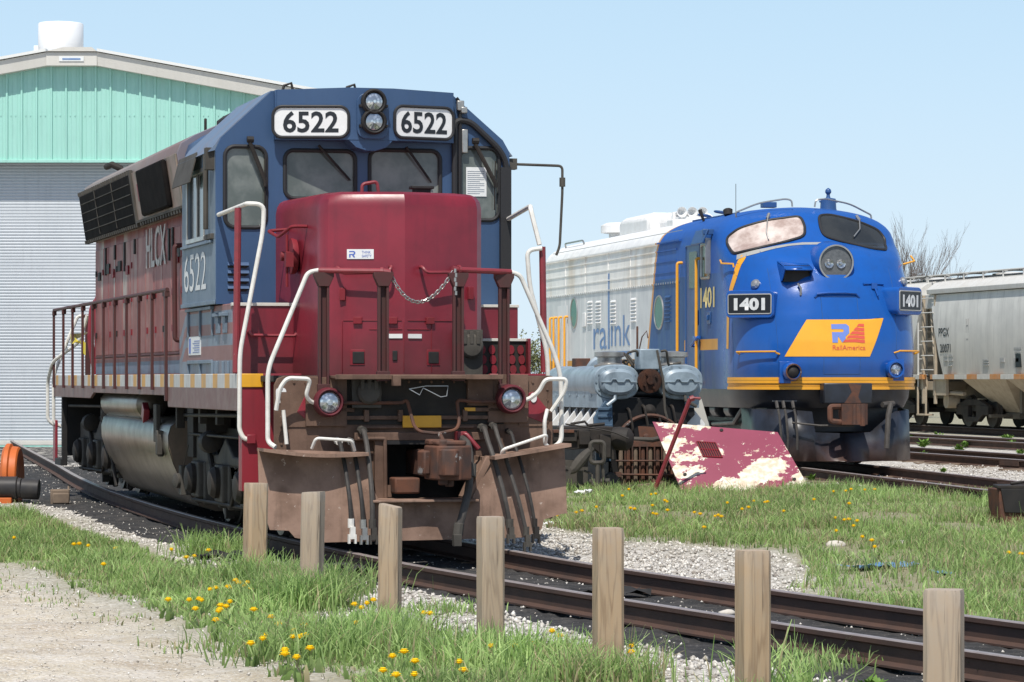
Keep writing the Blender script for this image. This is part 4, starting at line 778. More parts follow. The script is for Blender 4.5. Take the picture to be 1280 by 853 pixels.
def blue_locomotive():
    m = MAT; L = thing('streamlined_locomotive', 'glossy blue bulldog-nose cab locomotive with white rear half, numbered 1401', 'locomotive', ((1053-640)/4000*56, 56, 0), rad(11.2))
    UE = 17.5
    zs = [1.75+.07*i for i in range(31)]+[3.95+.03*i for i in range(19)]+[4.50+.035*i for i in range(10)]+[4.85+.02*i for i in range(13)]+[5.095]
    phs = [-1.5707+3.1414*i/96 for i in range(97)]; ys = [UE, 14, 11, 9, 7.5, 6, 4.5]
    rows = []
    for z in zs:
        r = [surf(p, z) for p in phs]; l, rt = r[0], r[-1]
        rows.append([(l.x, y, z) for y in ys]+r+[(rt.x, y, z) for y in ys[::-1]])
    b = MB(); b.grid(rows); b.ngon([rows[i][0] for i in range(len(rows))]+[rows[i][-1] for i in range(len(rows)-1, -1, -1)])
    b.build('carbody', m['body2'], L, ang=55)
    # windshields
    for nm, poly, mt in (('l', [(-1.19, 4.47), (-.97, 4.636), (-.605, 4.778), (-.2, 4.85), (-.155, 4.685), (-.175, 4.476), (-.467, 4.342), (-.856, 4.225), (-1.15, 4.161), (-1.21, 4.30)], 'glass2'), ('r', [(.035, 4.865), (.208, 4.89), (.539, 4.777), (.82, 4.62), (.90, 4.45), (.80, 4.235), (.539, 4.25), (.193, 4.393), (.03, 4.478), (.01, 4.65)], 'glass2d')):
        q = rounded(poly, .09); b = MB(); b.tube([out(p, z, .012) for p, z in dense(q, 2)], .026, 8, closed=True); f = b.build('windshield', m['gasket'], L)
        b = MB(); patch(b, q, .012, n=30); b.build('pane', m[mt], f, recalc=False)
        cx = sum(p[0] for p in poly)/len(poly); cz = sum(p[1] for p in poly)/len(poly)
        b = MB(); b.tube([out(p, z, .05) for p, z in (((-.62, 4.83), (-.60, 4.55), (-.585, 4.40)) if nm == 'l' else ((.60, 4.80), (.48, 4.6), (.36, 4.45)))], .012, 6); b.tube([out(-.62, 4.80, .02), out(-.62, 4.86, .05)] if nm == 'l' else [out(.6, 4.78, .02), out(.6, 4.84, .05)], .03); b.build('wiper', m['steel'], L)
    # stripes and orange emblem panel
    def strip(b, pts, w, d):
        for (p0, z0), (p1, z1) in zip(pts, pts[1:]):
            rows = []
            for k in range(9):
                t = k/8; p = p0+(p1-p0)*t; z = z0+(z1-z0)*t; c = surf(p, z); tg = (surf(p1, z1)-surf(p0, z0)).normalized(); n = snorm(p, z); s = n.cross(tg).normalized()*w/2; rows.append([c+s+n*d, c-s+n*d])
            b.grid(rows)
    b = MB(); strip(b, [(-1.12, 4.10), (-.95, 4.15), (-.755, 4.207), (-.55, 4.27), (-.385, 4.315), (-.2, 4.345), (0.02, 4.352)], .11, .006); b.build('grey_stripe', m['grey2'], L, recalc=False)
    b = MB(); pts = [(-1.0, 4.12), (-1.10, 3.98), (-1.20, 3.77), (-1.32, 3.55), (-1.42, 3.34), (-1.50, 3.0), (-1.53, 2.75), (-1.55, 2.47)]; strip(b, pts, .14, .006); b.build('orange_stripe', m['orange2'], L, recalc=False)
    b = MB(); patch(b, [(on(-.60, 2.995), 2.995), (on(.80, 3.0), 3.0), (on(.50, 2.322), 2.322), (on(-1.0, 2.322), 2.322)], .008); op = b.build('emblem_panel', m['orange2p'], L, recalc=False)
    def flat(poly, d, mt, nm):                 # artwork on the front in metres (x, z)
        b = MB()
        for q in poly:
            tri = tessellate_polygon([[Vector((x, z, 0)) for x, z in q]]); b.add([out(on(x, z), z, d) for x, z in q], [tuple(t) for t in tri])
        return b.build(nm, m[mt], op)
    X = lambda px: (px-1034)/71.4-.11; Z = lambda py: 2.995-(py-398)/70.5
    S = 6.737
    a = lambda l: [(X(970+x/S), Z(380+y/S)) for x, y in l]
    flat([a([(390,172),(520,170),(545,190),(545,245),(510,275),(512,290),(480,325),(445,272),(441,325),(395,325),(393,238),(490,238),(498,225),(490,213),(390,213)])], .013, 'logo_blue', 'emblem_letter')
    bars = []
    for k in range(5):
        yb = 322-k*33; yt = yb-24; xl = 485+k*31; xr = 680; f = lambda y: 485+(322-y)*.97
        bars.append(a([(f(yb), yb), (620+0*k, yb), (655, yb+5), (xr, yb+5), (xr, yt+3), (650, yt+3), (615, yt-3), (f(yt), yt)]) if k < 4 else a([(f(yb), yb), (640, yb), (680, yb+4), (680, 168), (632, 168)]))
    flat(bars, .013, 'logo_red', 'emblem_rails')
    t = text('emblem_lettering', 'RailAmerica', m['logo_red'], op, (0, 0, 0), (1,0,0), (0,0,1), .60, .085, bold=.004)
    for v in t.data.vertices: x, z = v.co.x+(X(970+540/S)), v.co.z+Z(380+366/S); v.co = out(on(x, z), z, .013)
    # door seam on the nose
    b = MB()
    seam = [(-.34, 3.37), (.32, 3.37), (.32, 2.02), (-.34, 2.02)]
    b.tube([out(on(x, z), z, .0) for x, z in dense(seam, 10)], .006, 5, closed=True); b.build('nose_door_seam', m['blue2d'], L)
    b = MB(); b.tube([out(on(x, z), z, d) for x, z, d in ((-.44, 3.36, .0), (-.40, 3.41, .03), (-.2, 3.425, .04), (.1, 3.43, .04), (.30, 3.42, .03), (.36, 3.37, 0))], .022, 6); b.build('nose_door_rail', m['blue2'], L)
    for pp in ([(-.62, 1.95), (-.66, 3.0), (-.70, 3.5), (-.72, 3.95)], [(.58, 1.95), (.62, 3.0), (.66, 3.5), (.68, 3.95)], [(-1.40, 1.95), (-1.40, 4.1)], [(1.40, 1.95), (1.40, 4.1)]): b = MB(); b.tube([out(p, z, -.001) for p, z in dense(pp, 8)[:-8]], .0045, 5); b.build('panel_seam', m['blue2d'], L)
    # headlight
    c = surf(on(-.02, 3.99), 3.99); b = MB(); b.lathe((-.01, .60, 3.98), (0,-1,0), [(.40, -.2), (.37, .1), (.335, .24), (.315, .27), (.295, .262), (.29, .2)], 40); h = b.build('headlight', m['blue2'], L, ang=50)
    b = MB(); b.lathe((-.01, .345, 3.98), (0,-1,0), [(.318, 0), (.318, .02), (.29, .02), (.29, .0)], 40, cap=False); b.build('trim_ring', m['steel'], h)
    b = MB(); b.lathe((-.01, .36, 3.98), (0,-1,0), [(.29, 0), (.2, .006), (.01, .01)], 32); b.build('headlight_back', m['lamp_dim'], h)
    for x, z in ((-.14, 3.96), (.08, 3.96)): b = MB(); b.lathe((x, .36, z), (0,-1,0), [(.085, .01), (.08, .03), (.055, .02), (.025, .012), (.022, .04), (.004, .045)], 24); b.build('lamp', m['lamp'], h)
    # number boards in their pods
    for ph, z, tw, lw in ((-.93, 3.21, -.68, .80), (.80, 3.27, .78, .62)):
        c = out(ph, z, .15); a_ = tw; xd = Vector((math.cos(a_), math.sin(a_), 0)); nr = Vector((math.sin(a_), -math.cos(a_), 0)); hw, hh = .41, .20
        o1 = rrect(-hw-.05, hw+.05, -hh-.045, hh+.045, .09, 5); rows = [[c+xd*x*.95+Vector((0,0,zz*.95))-nr*.45 for x, zz in o1], [c+xd*x+Vector((0,0,zz)) for x, zz in o1], [c+xd*x*.97+Vector((0,0,zz*.95))+nr*.02 for x, zz in o1]]
        b = MB(); b.grid(rows, 0, True); b.ngon(rows[-1]); p = b.build('number_board', m['blue2'], L, ang=30)
        o2 = rrect(-hw, hw, -hh+.03, hh-.03, .03, 3); b = MB(); b.tube([c+xd*x+Vector((0,0,zz))+nr*.022 for x, zz in o2], .012, 6, closed=True); b.build('board_frame', m['grey2'], p)
        b = MB(); b.ngon([c+xd*x+Vector((0,0,zz))+nr*.024 for x, zz in o2]); b.build('board_face', m['sign_black'], p)
        text('number_lettering', '1401', m['txt_white'], p, c+nr*.027, xd, (0,0,1), hw*1.45, .22, bold=.05, label='white digits 1401')
    for ph, z in ((-.89, 3.60), (.95, 3.66)):
        b = MB(); n = snorm(ph, z); b.lathe(surf(ph, z)-n*.02, n, [(.085, 0), (.09, .05), (.06, .09), (.01, .105)], 20); b.build('class_lamp', m['steel'], L)
    # hooded bell box, small fittings
    b = MB(); c = surf(-.40, 3.72); b.prism(rrect(-.23, .23, -.28, .0, .05), 'xz', 0, .02); b.v = [(x+c.x, y+c.y-.05, z+3.95) for x, y, z in b.v]
    b.box(c.x-.22, c.x+.22, c.y-.10, c.y+.4, 3.60, 3.84); rows = []
    for i in range(9):
        t = i/8; rows.append([(c.x-.25, c.y+.40-.62*t, 4.03-.13*t-.05*t**4), (c.x+.25, c.y+.40-.62*t, 4.03-.13*t-.05*t**4)])
    b2 = MB(); b2.grid(rows); b2.prism([(c.y-.20, 3.86), (c.y+.3, 3.98), (c.y+.3, 3.62), (c.y-.02, 3.66)], 'yz', c.x-.26, c.x-.245); b2.prism([(c.y-.20, 3.86), (c.y+.3, 3.98), (c.y+.3, 3.62), (c.y-.02, 3.66)], 'yz', c.x+.245, c.x+.26); b2.box(c.x-.04, c.x+.06, c.y-.2, c.y-.19, 3.87, 3.89); hd = b2.build('bell_hood', m['blue2'], L, ang=60); md = hd.modifiers.new('thickness', 'SOLIDIFY'); md.thickness = .02
    b = MB(); b.box(c.x-.235, c.x+.235, c.y-.05, c.y+.3, 3.64, 3.93); b.build('bell_recess', m['black'], hd)
    b = MB(); b.tube([(c.x+.0, c.y-.12, 3.60), (c.x+.03, c.y-.2, 3.52), (c.x+.03, c.y-.18, 3.40)], .02, 6); b.build('bell_striker', m['steel'], hd)
    b = MB(); p = surf(.36, 3.65); b.tube([out(.24, 3.60, .02), out(.50, 3.60, .02)], .018, 6); b.tube([out(.36, 3.60, .03), out(.38, 3.38, .04)], .02, 6); b.obox(out(.36, 3.56, .03), (.10, .06, .10)); b.build('flag_bracket', m['blue2'], L)
    # lower lamps and grab irons
    for ph, z, mt in ((-.486, 2.056, 'black'), (.535, 2.099, 'lamp')):
        c = surf(ph, z); b = MB(); b.lathe((c.x, c.y+.12, z), (0,-1,0), [(.15, 0), (.16, .15), (.165, .27), (.14, .33), (.12, .33), (.115, .27)], 28); b.box(c.x-.20, c.x+.20, c.y-.03, c.y+.06, z-.20, z+.18); h = b.build('headlight', m['blue2'], L, .006)
        b = MB(); b.lathe((c.x, c.y-.155, z), (0,-1,0), [(.118, 0), (.09, .03), (.01, .05)], 24); b.build('lens', m[mt], h, label='empty dark lamp socket' if mt == 'black' else None); b = MB(); b.lathe((c.x, c.y-.19, z), (0,-1,0), [(.145, 0), (.145, .025), (.12, .025), (.12, 0)], 28, cap=False); b.build('trim_ring', m['rust' if mt == 'black' else 'blue2'], h)
    for p0, p1, z in ((-1.25, -.62, 2.385), (.56, 1.25, 2.40)):
        b = MB(); b.tube([out(p0, z-.01, .0), out(p0+.03, z+.01, .07)]+[out(p0+.03+(p1-p0-.06)*k/8, z+.02, .09) for k in range(9)]+[out(p1-.03, z-.0, .07), out(p1, z-.02, 0)], .018, 6); b.build('grab_iron', m['orange2'], L)
    b = MB(); b.tube([surf(-1.38, 4.02)+Vector((-.02, .25, .05)), surf(-1.33, 4.02)+Vector((-.10, .0, -.02)), surf(-1.18, 3.98)+Vector((-.06, -.12, -.0)), surf(-1.2, 4.02)+Vector((-.04, -.18, -.10))], .018, 6); b.tube([surf(1.2, 4.0)+Vector((.02, 0, 0)), surf(1.25, 4.0)+Vector((.22, -.05, .06)), surf(1.3, 4.0)+Vector((.2, .1, .16))], .018, 6); b.build('grab_iron', m['orange2'], L)
    for pts in ([(-1.28, 2.35, 4.86), (-1.30, 2.33, 4.95), (-.9, 2.2, 5.12), (-.45, 2.05, 5.19), (-.33, 2.03, 5.17), (-.32, 2.03, 5.05)], [(.10, 2.03, 5.05), (.12, 2.03, 5.18), (.3, 2.05, 5.2), (.8, 2.15, 5.12), (1.25, 2.3, 4.93), (1.26, 2.3, 4.86)]):
        b = MB(); b.tube(fillet(pts, .15), .016, 6); b.build('roof_grab_rail', m['steel'], L)
    b = MB(); b.box(-.62, -.36, 2.9, 3.1, 5.08, 5.18); b.lathe((.62, 2.9, 4.95), (0,0,1), [(.18, 0), (.15, .12), (.14, .30), (.04, .32), (.03, .38), (.06, .42), (.05, .47), (.01, .5)], 16); b.box(.45, .80, 2.88, 2.92, 5.18, 5.22); b.build('roof_horn_base', m['blue2d'], L, .01)
    b = MB(); b.tube([(-.95, 3.6, 5.0), (-.95, 3.6, 5.55)], .006, 5); b.tube([(-1.3, 4.6, 4.9), (-1.38, 4.6, 5.12)], [.025, .04], 6); b.lathe((-1.15, 3.4, 4.96), (0,.3,1), [(.08, 0), (.09, .1), (.06, .12)], 12); b.build('roof_antenna', m['dark'], L)
    # side: cab window, door, handrails, numbers
    sx = -1.68
    b = MB(); q = rrect(2.70, 3.28, 3.78, 4.40, .05, 3); b.tube([(sx-.01, y, z) for y, z in q], .03, 6, closed=True); b.box(sx-.10, sx-.0, 2.66, 2.70, 3.85, 4.5); f = b.build('cab_side_window', m['steel'], L); b = MB(); b.prism(q, 'yz', sx-.012, sx-.004); b.build('pane', m['green_glass'], f)
    b = MB(); b.obox((sx-.12, 3.0, 4.53), (.03, .85, .28), Matrix.Rotation(rad(22), 3, 'Y')); b.box(sx-.16, sx+.05, 2.6, 2.66, 4.56, 4.66); b.build('sunshade', m['blue2d'], L, .01)
    b = MB(); b.prism(rrect(3.42, 4.45, 2.05, 4.42, .04, 3), 'yz', sx-.004, sx+.02); b.tube([(sx-.006, y, z) for y, z in rrect(3.42, 4.45, 2.05, 4.42, .05, 3)], .016, 5, closed=True); d = b.build('cab_door', m['blue2d'], L)
    b = MB(); b.prism(rrect(3.62, 4.2, 3.62, 4.3, .06, 3), 'yz', sx-.012, sx-.006); b.build('pane', m['glass2d'], d); b = MB(); b.box(sx-.05, sx-.006, 3.5, 3.62, 2.92, 3.2); b.build('handle', m['blue2'], d, .01)
    for y, z0, z1 in ((4.75, 1.85, 4.12), (3.32, 1.85, 4.15)):
        b = MB(); b.tube(fillet([(sx, y, z1), (sx-.10, y, z1), (sx-.10, y, z0), (sx, y, z0)], .05), .028, 8); b.build('door_handrail', m['orange2'], L)
    b = MB(); b.box(sx-.02, sx-.002, 2.62, 2.88, 2.93, 3.16); b.box(sx-.06, sx-.02, 2.72, 2.78, 3.0, 3.1); b.build('door_latch_plate', m['blue2d'], L, .01); b = MB(); b.box(sx-.13, sx-.02, 3.3, 3.5, 2.66, 2.72); b.tube([(sx-.1, 3.2, 2.7), (sx-.12, 3.6, 2.55), (sx-.02, 3.62, 2.54)], .03); b.build('step_bracket', m['blue2'], L, .008)
    text('cab_number', '1401', m['numyel'], L, (sx-.008, 2.86, 3.42), (0,-1,0), (0,0,1), 1.02, .38, bold=.03, label='pale yellow cab number 1401')
    for y, z in ((6.57, 3.22), (14.3, 3.37)):
        b = MB(); q = circ(y, z, .36 if y < 10 else .34, 28, .32); b.tube([(sx-.004, a, c) for a, c in q], .022, 6, closed=True); f = b.build('porthole', m['steel'], L); b = MB(); b.prism(q, 'yz', sx-.012, sx-.003); b.build('pane', m['green_glass'], f)
    for y, z0, z1 in ((12.7, 3.10, 3.62), (11.9, 3.1, 3.6), (10.5, 3.06, 3.58), (8.7, 3.08, 3.58), (5.85, 3.02, 3.56)):
        b = MB(); n = 7
        for k in range(n): z = z0+(z1-z0)*k/n; b.prism([(sx, z), (sx-.035, z+.01), (sx, z+.05)], 'xz', y-.20, y+.20)
        b.build('side_louver', m['roofwhite' if y > 7 else 'blue2d'], L)
    b = MB()
    for k in range(3): z = 3.98+k*.21; b.box(sx-.012, sx+.01, 5.2, UE, z-.012, z+.012)
    b.box(sx-.018, sx+.01, 5.0, UE, 3.755, 3.785); b.box(sx-.03, sx+.02, 4.9, UE, 4.545, 4.575); 
    for y in (9.0, 11.0, 13.2, 15.2): b.box(sx-.008, sx+.01, y-.01, y+.01, 3.79, 4.54); b.box(sx-.006, sx+.01, y-.008, y+.008, 1.9, 3.75)
    b.build('side_ribs', m['body2'], L)
    b = MB()
    b.box(sx-.014, sx-.012, 5.2, 17.3, 3.765, 3.775)
    for i in range(64): b.box(sx-.024, sx-.012, 5.2+i*.19, 5.23+i*.19, 3.75, 3.79)
    b.box(-1.52, -1.45, 5.4, 17.3, 4.76, 4.775)
    b.build('rivet_row', m['grey2'], L)
    text('side_lettering', 'rai', m['railtxt'], L, (sx-.005, 12.05-.45, 2.86), (0,-1,0), (0,0,1), 1.55, .62, bold=.0); text('side_lettering', 'ink', m['railtxt'], L, (sx-.005, 9.9-.05, 2.92), (0,-1,0), (0,0,1), 1.75, .62)
    b = MB(); b.box(sx-.006, sx-.003, 10.86, 11.02, 2.55, 4.12); b.box(sx-.006, sx-.003, 8.9, 11.02, 2.42, 2.50); b.build('lettering_stroke', m['railtxt'], L)
    b = MB(); b.box(sx-.01, sx-.002, 15.0, 16.0, 2.05, 3.55); b.build('rear_door', m['roofwhite'], L)
    for y in (14.95, 15.55, 16.1, 16.5): b = MB(); b.tube(fillet([(sx, y, 3.30), (sx-.08, y, 3.30), (sx-.08, y, 1.9), (sx, y, 1.9)], .05), .025, 8); b.build('door_handrail', m['orange2'], L)
    b = MB(); b.box(sx-.03, sx-.003, 13.1, 13.4, 3.05, 3.35); b.build('side_plate', m['roofwhite'], L, .01)
    # roof equipment
    b = MB(); b.prism([(-.75, 5.0), (-.75, 5.32), (-.60, 5.42), (.6, 5.42), (.75, 5.32), (.75, 5.0)], 'xz', 11.4, 14.0); b.build('roof_hatch', m['roofwhite'], L, .06)
    b = MB(); b.lathe((-.30, 15.6, 5.0), (0,0,1), [(.3, 0), (.3, .16), (.48, .18), (.48, .34), (.36, .40), (.05, .41)], 20); b.build('roof_ventilator', m['roofwhite'], L)
    b = MB(); b.box(-.5, .5, 9.9, 11.3, 5.05, 5.20); b.lathe((-.2, 9.6, 5.05), (0,0,1), [(.2, 0), (.2, .14), (.1, .2), (.02, .21)], 14); b.box(-.9, -.3, 8.6, 9.1, 4.98, 5.14); b.build('roof_fittings', m['roofwhite'], L, .02)
    b = MB()
    for x in (-.36, -.14, .08): b.lathe((x, 10.2, 5.36), (0,-1,0), [(.03, -.5), (.04, 0), (.06, .14), (.105, .22), (.11, .23), (.09, .215), (.045, .1), (.01, .08)], 18)
    b.box(-.45, .2, 10.4, 10.5, 5.05, 5.38); b.box(-.4, .1, 10.0, 10.6, 5.22, 5.27); b.build('air_horn', m['roofwhite'], L, .005)
    b = MB(); b.tube(fillet([(-1.3, 16.8, 4.8), (-1.35, 16.8, 4.98), (-1.35, 14.9, 4.98), (-1.3, 14.9, 4.8)], .1), .02, 6); b.build('roof_grab_rail', m['steel'], L)
    b = MB(); b.tube([(-1.0, 3.2, 4.99), (-1.02, 6.5, 5.0)], .02, 6)
    for y in (4.4, 5.6): b.tube([(-1.02+.12*math.cos(a), y+.12*math.sin(a), 5.02+.06*math.sin(a/2)) for a in [k*.6 for k in range(11)]], .02, 6)
    b.build('roof_lifting_ring', m['blue2d'], L)
    # belt, underframe, pilot, coupler
    b = MB()
    for z, d in ((1.745, .05), (1.80, .035), (1.855, .05), (1.91, .045)):
        r = [Vector((-1.69, 16.9, z))]+[out(p, z, d) for p in phs[::2]]+[Vector((1.69, 16.9, z))]; r = [(p.x, p.y, z) for p in r]; s = [(p[0], p[1], z+.05) for p in r]; i = [(p[0]*.9, p[1]+.12, z+.025) for p in r]; b.grid([i, r, s, i])
    b.build('belt_rail', m['orange2'], L, ang=30)
    b = MB(); pt = lambda s, y0: [(-1.60*s, 16.9)]+[(p.x*s, p.y+y0) for p in [surf(a, 1.8) for a in phs[::4]]]+[(1.6*s, 16.9)]
    b.grid([[(x, y, 1.80) for x, y in pt(.98, .05)], [(x, y, 1.60) for x, y in pt(.97, .08)], [(x, y, 1.42) for x, y in pt(.93, .18)]]); b.box(-1.2, 1.2, .6, 16.5, 1.0, 1.5); b.build('underframe_skirt', m['under2'], L)
    b = MB(); q = [(-1.45, 1.3), (-1.42, .5), (-1.0, .0), (-.55, -.12), (-.5, -.15), (0, -.22), (.0, -.22), (.5, -.15), (1.0, .0), (1.42, .5), (1.45, 1.3)]
    zt = [1.42, 1.40, 1.40, 1.36, 1.0, .98, .98, 1.0, 1.36, 1.38, 1.42]
    b.grid([[(x, y+.12, z) for (x, y), z in zip(q, zt)], [(x*.98, y-.05, .50+.0*i) for i, (x, y) in enumerate(q)]]); o = b.build('pilot', m['under2'], L, ang=25); md = o.modifiers.new('thickness', 'SOLIDIFY'); md.thickness = .03
    b = MB(); b.tube([(-.95, -.12, 1.17), (-.5, -.30, 1.12), (.1, -.34, 1.12)], .02, 6); b.tube([(.82, -.2, 1.50), (.75, -.28, 1.30), (.70, -.33, .72)], .05, 8); b.tube([(.9, -.1, 1.5), (.66, -.22, 1.48)], .05); b.build('pilot_pipe', m['hosegrey'], L)
    for x in (-1.22, -1.10, -.93): b = MB(); b.tube([(x, -.1, 1.52), (x+.02, -.2, 1.3), (x+.04, -.24, .95), (x+.05, -.2, .7)], .022, 6); b.tube([(x, -.08, 1.54), (x, -.16, 1.42)], .03, 6); b.build('air_hose', m['hosegrey'], L)
    b = MB(); b.box(-1.28, -.85, -.08, -.02, 1.535, 1.56); b.build('hose_bracket', m['under2'], L)
    b = MB(); b.box(-.42, .46, -.28, -.02, 1.50, 1.86); b.build('buffer_plate', m['under2'], L, .02); b = MB(); b.prism([(-.05, 1.51), (.26, 1.51), (.20, 1.62), (.26, 1.83), (.02, 1.85), (.08, 1.7)], 'xz', -.287, -.281); b.build('rust_patch', m['rust'], L)
    b = MB(); b.prism([(-.16, -.3), (-.18, -.56), (-.02, -.72), (.16, -.74), (.27, -.60), (.27, -.3)], 'xy', 1.14, 1.50); b.tube(fillet([(-.16, -.45, 1.45), (-.38, -.5, 1.45), (-.38, -.52, 1.20), (-.16, -.5, 1.18)], .05), .05); b.cyl((.14, -.72, 1.12), (.14, -.72, 1.5), .045, n=10); b.cyl((.0, -.70, 1.14), (.0, -.70, 1.5), .045, n=10); b.build('coupler', m['rust'], L, .03)
    zr = .40
    for uc in (3.1, 13.5):
        t = bpy.data.objects.new('wheel_truck', None); COL.objects.link(t); t.parent = L; t.location = (0, uc, zr)
        b = MB()
        for s in (-1, 1): b.box(*sorted((s*1.05, s*1.2)), -1.9, 1.9, .55, .85); [b.box(*sorted((s*1.05, s*1.3)), y-.25, y+.25, .3, .75) for y in (-1.37, 1.37)]; [b.lathe((s*1.25, y, .98), (0, 1, 0), [(.05, -.2), (.16, -.18), (.16, .2), (.05, .22)], 14) for y in (-.5, .5, 1.7)]; b.tube([(s*1.3, -1.8, 1.25), (s*1.35, -.9, .75), (s*1.3, .8, .7)], .05)
        b.build('side_frame', m['under2'], t, .02)
        for y in (-1.37, 1.37):
            b = MB(); b.cyl((-1, y, .51), (1, y, .51), .09, n=12)
            for s in (-1, 1): b.lathe((s*.7, y, .51), (s, 0, 0), [(.53, 0), (.53, .035), (.51, .05), (.505, .145), (.42, .15), (.15, .12), (.1, .2)], 28)
            b.build('wheelset', m['wheel'], t)
    b = MB(); b.prism([(-1.2, .85), (-1.25, 1.4), (1.25, 1.4), (1.2, .85), (.9, .65), (-.9, .65)], 'xz', 6.3, 10.8); b.build('fuel_tank', m['under2'], L, .05)
    return L
BLUE = blue_locomotive()
# ------------------------------------------------------------------ covered hopper car
def hopper():
    m = MAT; L = thing('hopper_car', 'grey covered hopper rail car with sloped hopper bays behind the blue locomotive', 'rail car', (12.6225, 99, 0), rad(14)); zr = .55
    y0, y1 = -5.3, -20.5
    pr = [(-1.50, 2.07), (-1.545, 2.6), (-1.56, 3.3), (-1.53, 4.0), (-1.47, 4.40), (1.47, 4.40), (1.53, 4.0), (1.56, 3.3), (1.545, 2.6), (1.5, 2.07)]
    rows = []
    for k, y in ((0, 0), (1, 0)):
        rows.append([(x, (-5.68+(z-2.07)*.42) if k == 0 else -20.4-(z-2.07)*.42, z) for x, z in pr])
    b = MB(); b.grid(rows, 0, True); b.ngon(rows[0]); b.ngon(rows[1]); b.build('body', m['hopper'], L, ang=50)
    b = MB(); b.prism([(-1.56, 4.42), (-1.57, 4.55), (-1.3, 4.76), (-.5, 4.93), (.5, 4.93), (1.3, 4.76), (1.57, 4.55), (1.56, 4.42)], 'xz', -21.2, -4.55); b.build('roof', m['hoptop'], L, .01)
    b = MB(); b.prism([(-1.1, 4.3), (-1.1, 4.60), (-.5, 4.82), (.5, 4.82), (1.1, 4.6), (1.1, 4.3)], 'xz', -4.5, -3.6); b.box(-1.3, 1.3, -4.55, -3.7, 4.15, 4.3); b.box(-1.45, 1.45, -4.95, -3.75, 4.0, 4.42); b.build('roof_end', m['hoptop'], L, .02)
    b = MB(); b.box(-1.05, -.55, -21, -3.4, 4.985, 5.015); b.box(.55, 1.05, -21, -3.4, 4.985, 5.015); y = -3.6
    while y > -21: b.box(-1.2, -1.16, y-.02, y+.02, 4.78, 4.99); b.box(-1.2, -.5, y-.015, y+.015, 4.96, 4.985); b.box(.6, .64, y-.02, y+.02, 4.7, 4.985); y -= 1.45
    b.tube([(-1.18, -3.5, 4.99), (-1.18, -21, 4.99)], .022, 6); b.build('running_board', m['hoptop'], L)
    b = MB()
    for y in (-7.2, -10.2, -13.2, -16.2, -19): b.lathe((-.0, y, 4.84), (0,0,1), [(.55, 0), (.55, .12), (.2, .17), (.02, .18)], 20)
    b.build('hatch_cover', m['hoptop'], L)
    for s in (-1, 1): b = MB(); b.box(*sorted((s*1.47, s*1.60)), -21.6, -4.9, 1.92, 2.06); b.build('side_sill', m['hopsill'], L, .01)
    b = MB(); b.box(-1.3, 1.3, -5.0, -3.7, 1.60, 1.86); b.box(-1.45, 1.45, -3.95, -3.75, 1.62, 2.0); b.box(-1.50, -1.40, -5.9, -4.9, 1.45, 1.95); b.box(-.3, .3, -3.8, -3.0, 1.35, 1.7)
    for y in (-4.1, -5.05): b.box(-1.52, -1.44, y-.05, y+.05, 1.2, 4.4); b.box(1.44, 1.52, y-.05, y+.05, 1.6, 4.4)
    b.tube([(-1.46, -5.05, 1.95), (-1.3, -4.2, 4.3)], .05, 6); b.box(-1.46, 1.46, -4.15, -4.05, 4.25, 4.4)
    for y in (-3.75, -4.4): b.box(-1.55, -1.5, y-.03, y+.03, .85, 1.7)
    b.box(-1.56, -1.30, -4.45, -3.7, .85, .9); b.build('end_frame', m['hoptan'], L, .008)
    b = MB(); z = 2.2
    while z < 4.4: b.tube([(-1.56, -4.1, z), (-1.56, -5.05, z)], .018, 6); b.tube([(-1.5, -3.72, z-.1), (-.9, -3.72, z-.1)], .018, 6); z += .42
    b.tube([(-1.5, -3.72, 1.6), (-1.5, -3.72, 4.2)], .03, 6); b.tube([(-.9, -3.72, 1.6), (-.9, -3.72, 4.2)], .03, 6); b.build('ladder', m['hoptop'], L)
    b = MB(); b.add([(-1.4, -5.7, 2.07), (1.4, -5.7, 2.07), (1.4, -4.6, 4.3), (-1.4, -4.6, 4.3)], [(0,1,2,3)]); b.box(-1.2, 1.2, -4.75, -4.7, 2.0, 4.3); b.prism([(-5.7, 2.0), (-5.0, 4.0), (-3.95, 4.0), (-3.95, 2.0)], 'yz', -1.30, -1.27); b.build('end_slope_and_shade_panel', m['hopdark'], L)  # sloped end sheet, plus dark panels that paint the shade inside the end bay
    for i, yc in enumerate((-8.6, -11.9, -15.2)):
        b = MB(); t = 1.45; w = .55; r0 = [(-t, yc+1.6, 1.93), (-t, yc-1.6, 1.93), (t, yc-1.6, 1.93), (t, yc+1.6, 1.93)]; r1 = [(-w, yc+.55, .98), (-w, yc-.55, .98), (w, yc-.55, .98), (w, yc+.55, .98)]; b.grid([r0, r1], 0, True); b.build('hopper_bay', m['hoptan'], L, ang=20)
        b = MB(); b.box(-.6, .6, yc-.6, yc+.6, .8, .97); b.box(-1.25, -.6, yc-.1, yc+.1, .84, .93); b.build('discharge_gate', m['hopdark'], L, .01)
    b = MB(); b.box(-.5, .5, -21, -4, 1.35, 1.75); b.box(-.04, .04, -20.5, -7.6, .95, 1.95); b.box(-1.0, 1.0, -10.3, -10.15, .98, 1.9); b.build('sill_and_shade_panel', m['hopdark'], L); b = MB(); b.cyl((-1.35, -5.55, 1.30), (-1.0, -5.55, 1.30), .22, n=16); b.tube([(-1.4, -5.2, 1.55), (-1.2, -6.6, 1.5)], .06); b.build('brake_reservoir', m['hoptan'], L)  # thin dark panels by the sill paint the shade between the bays
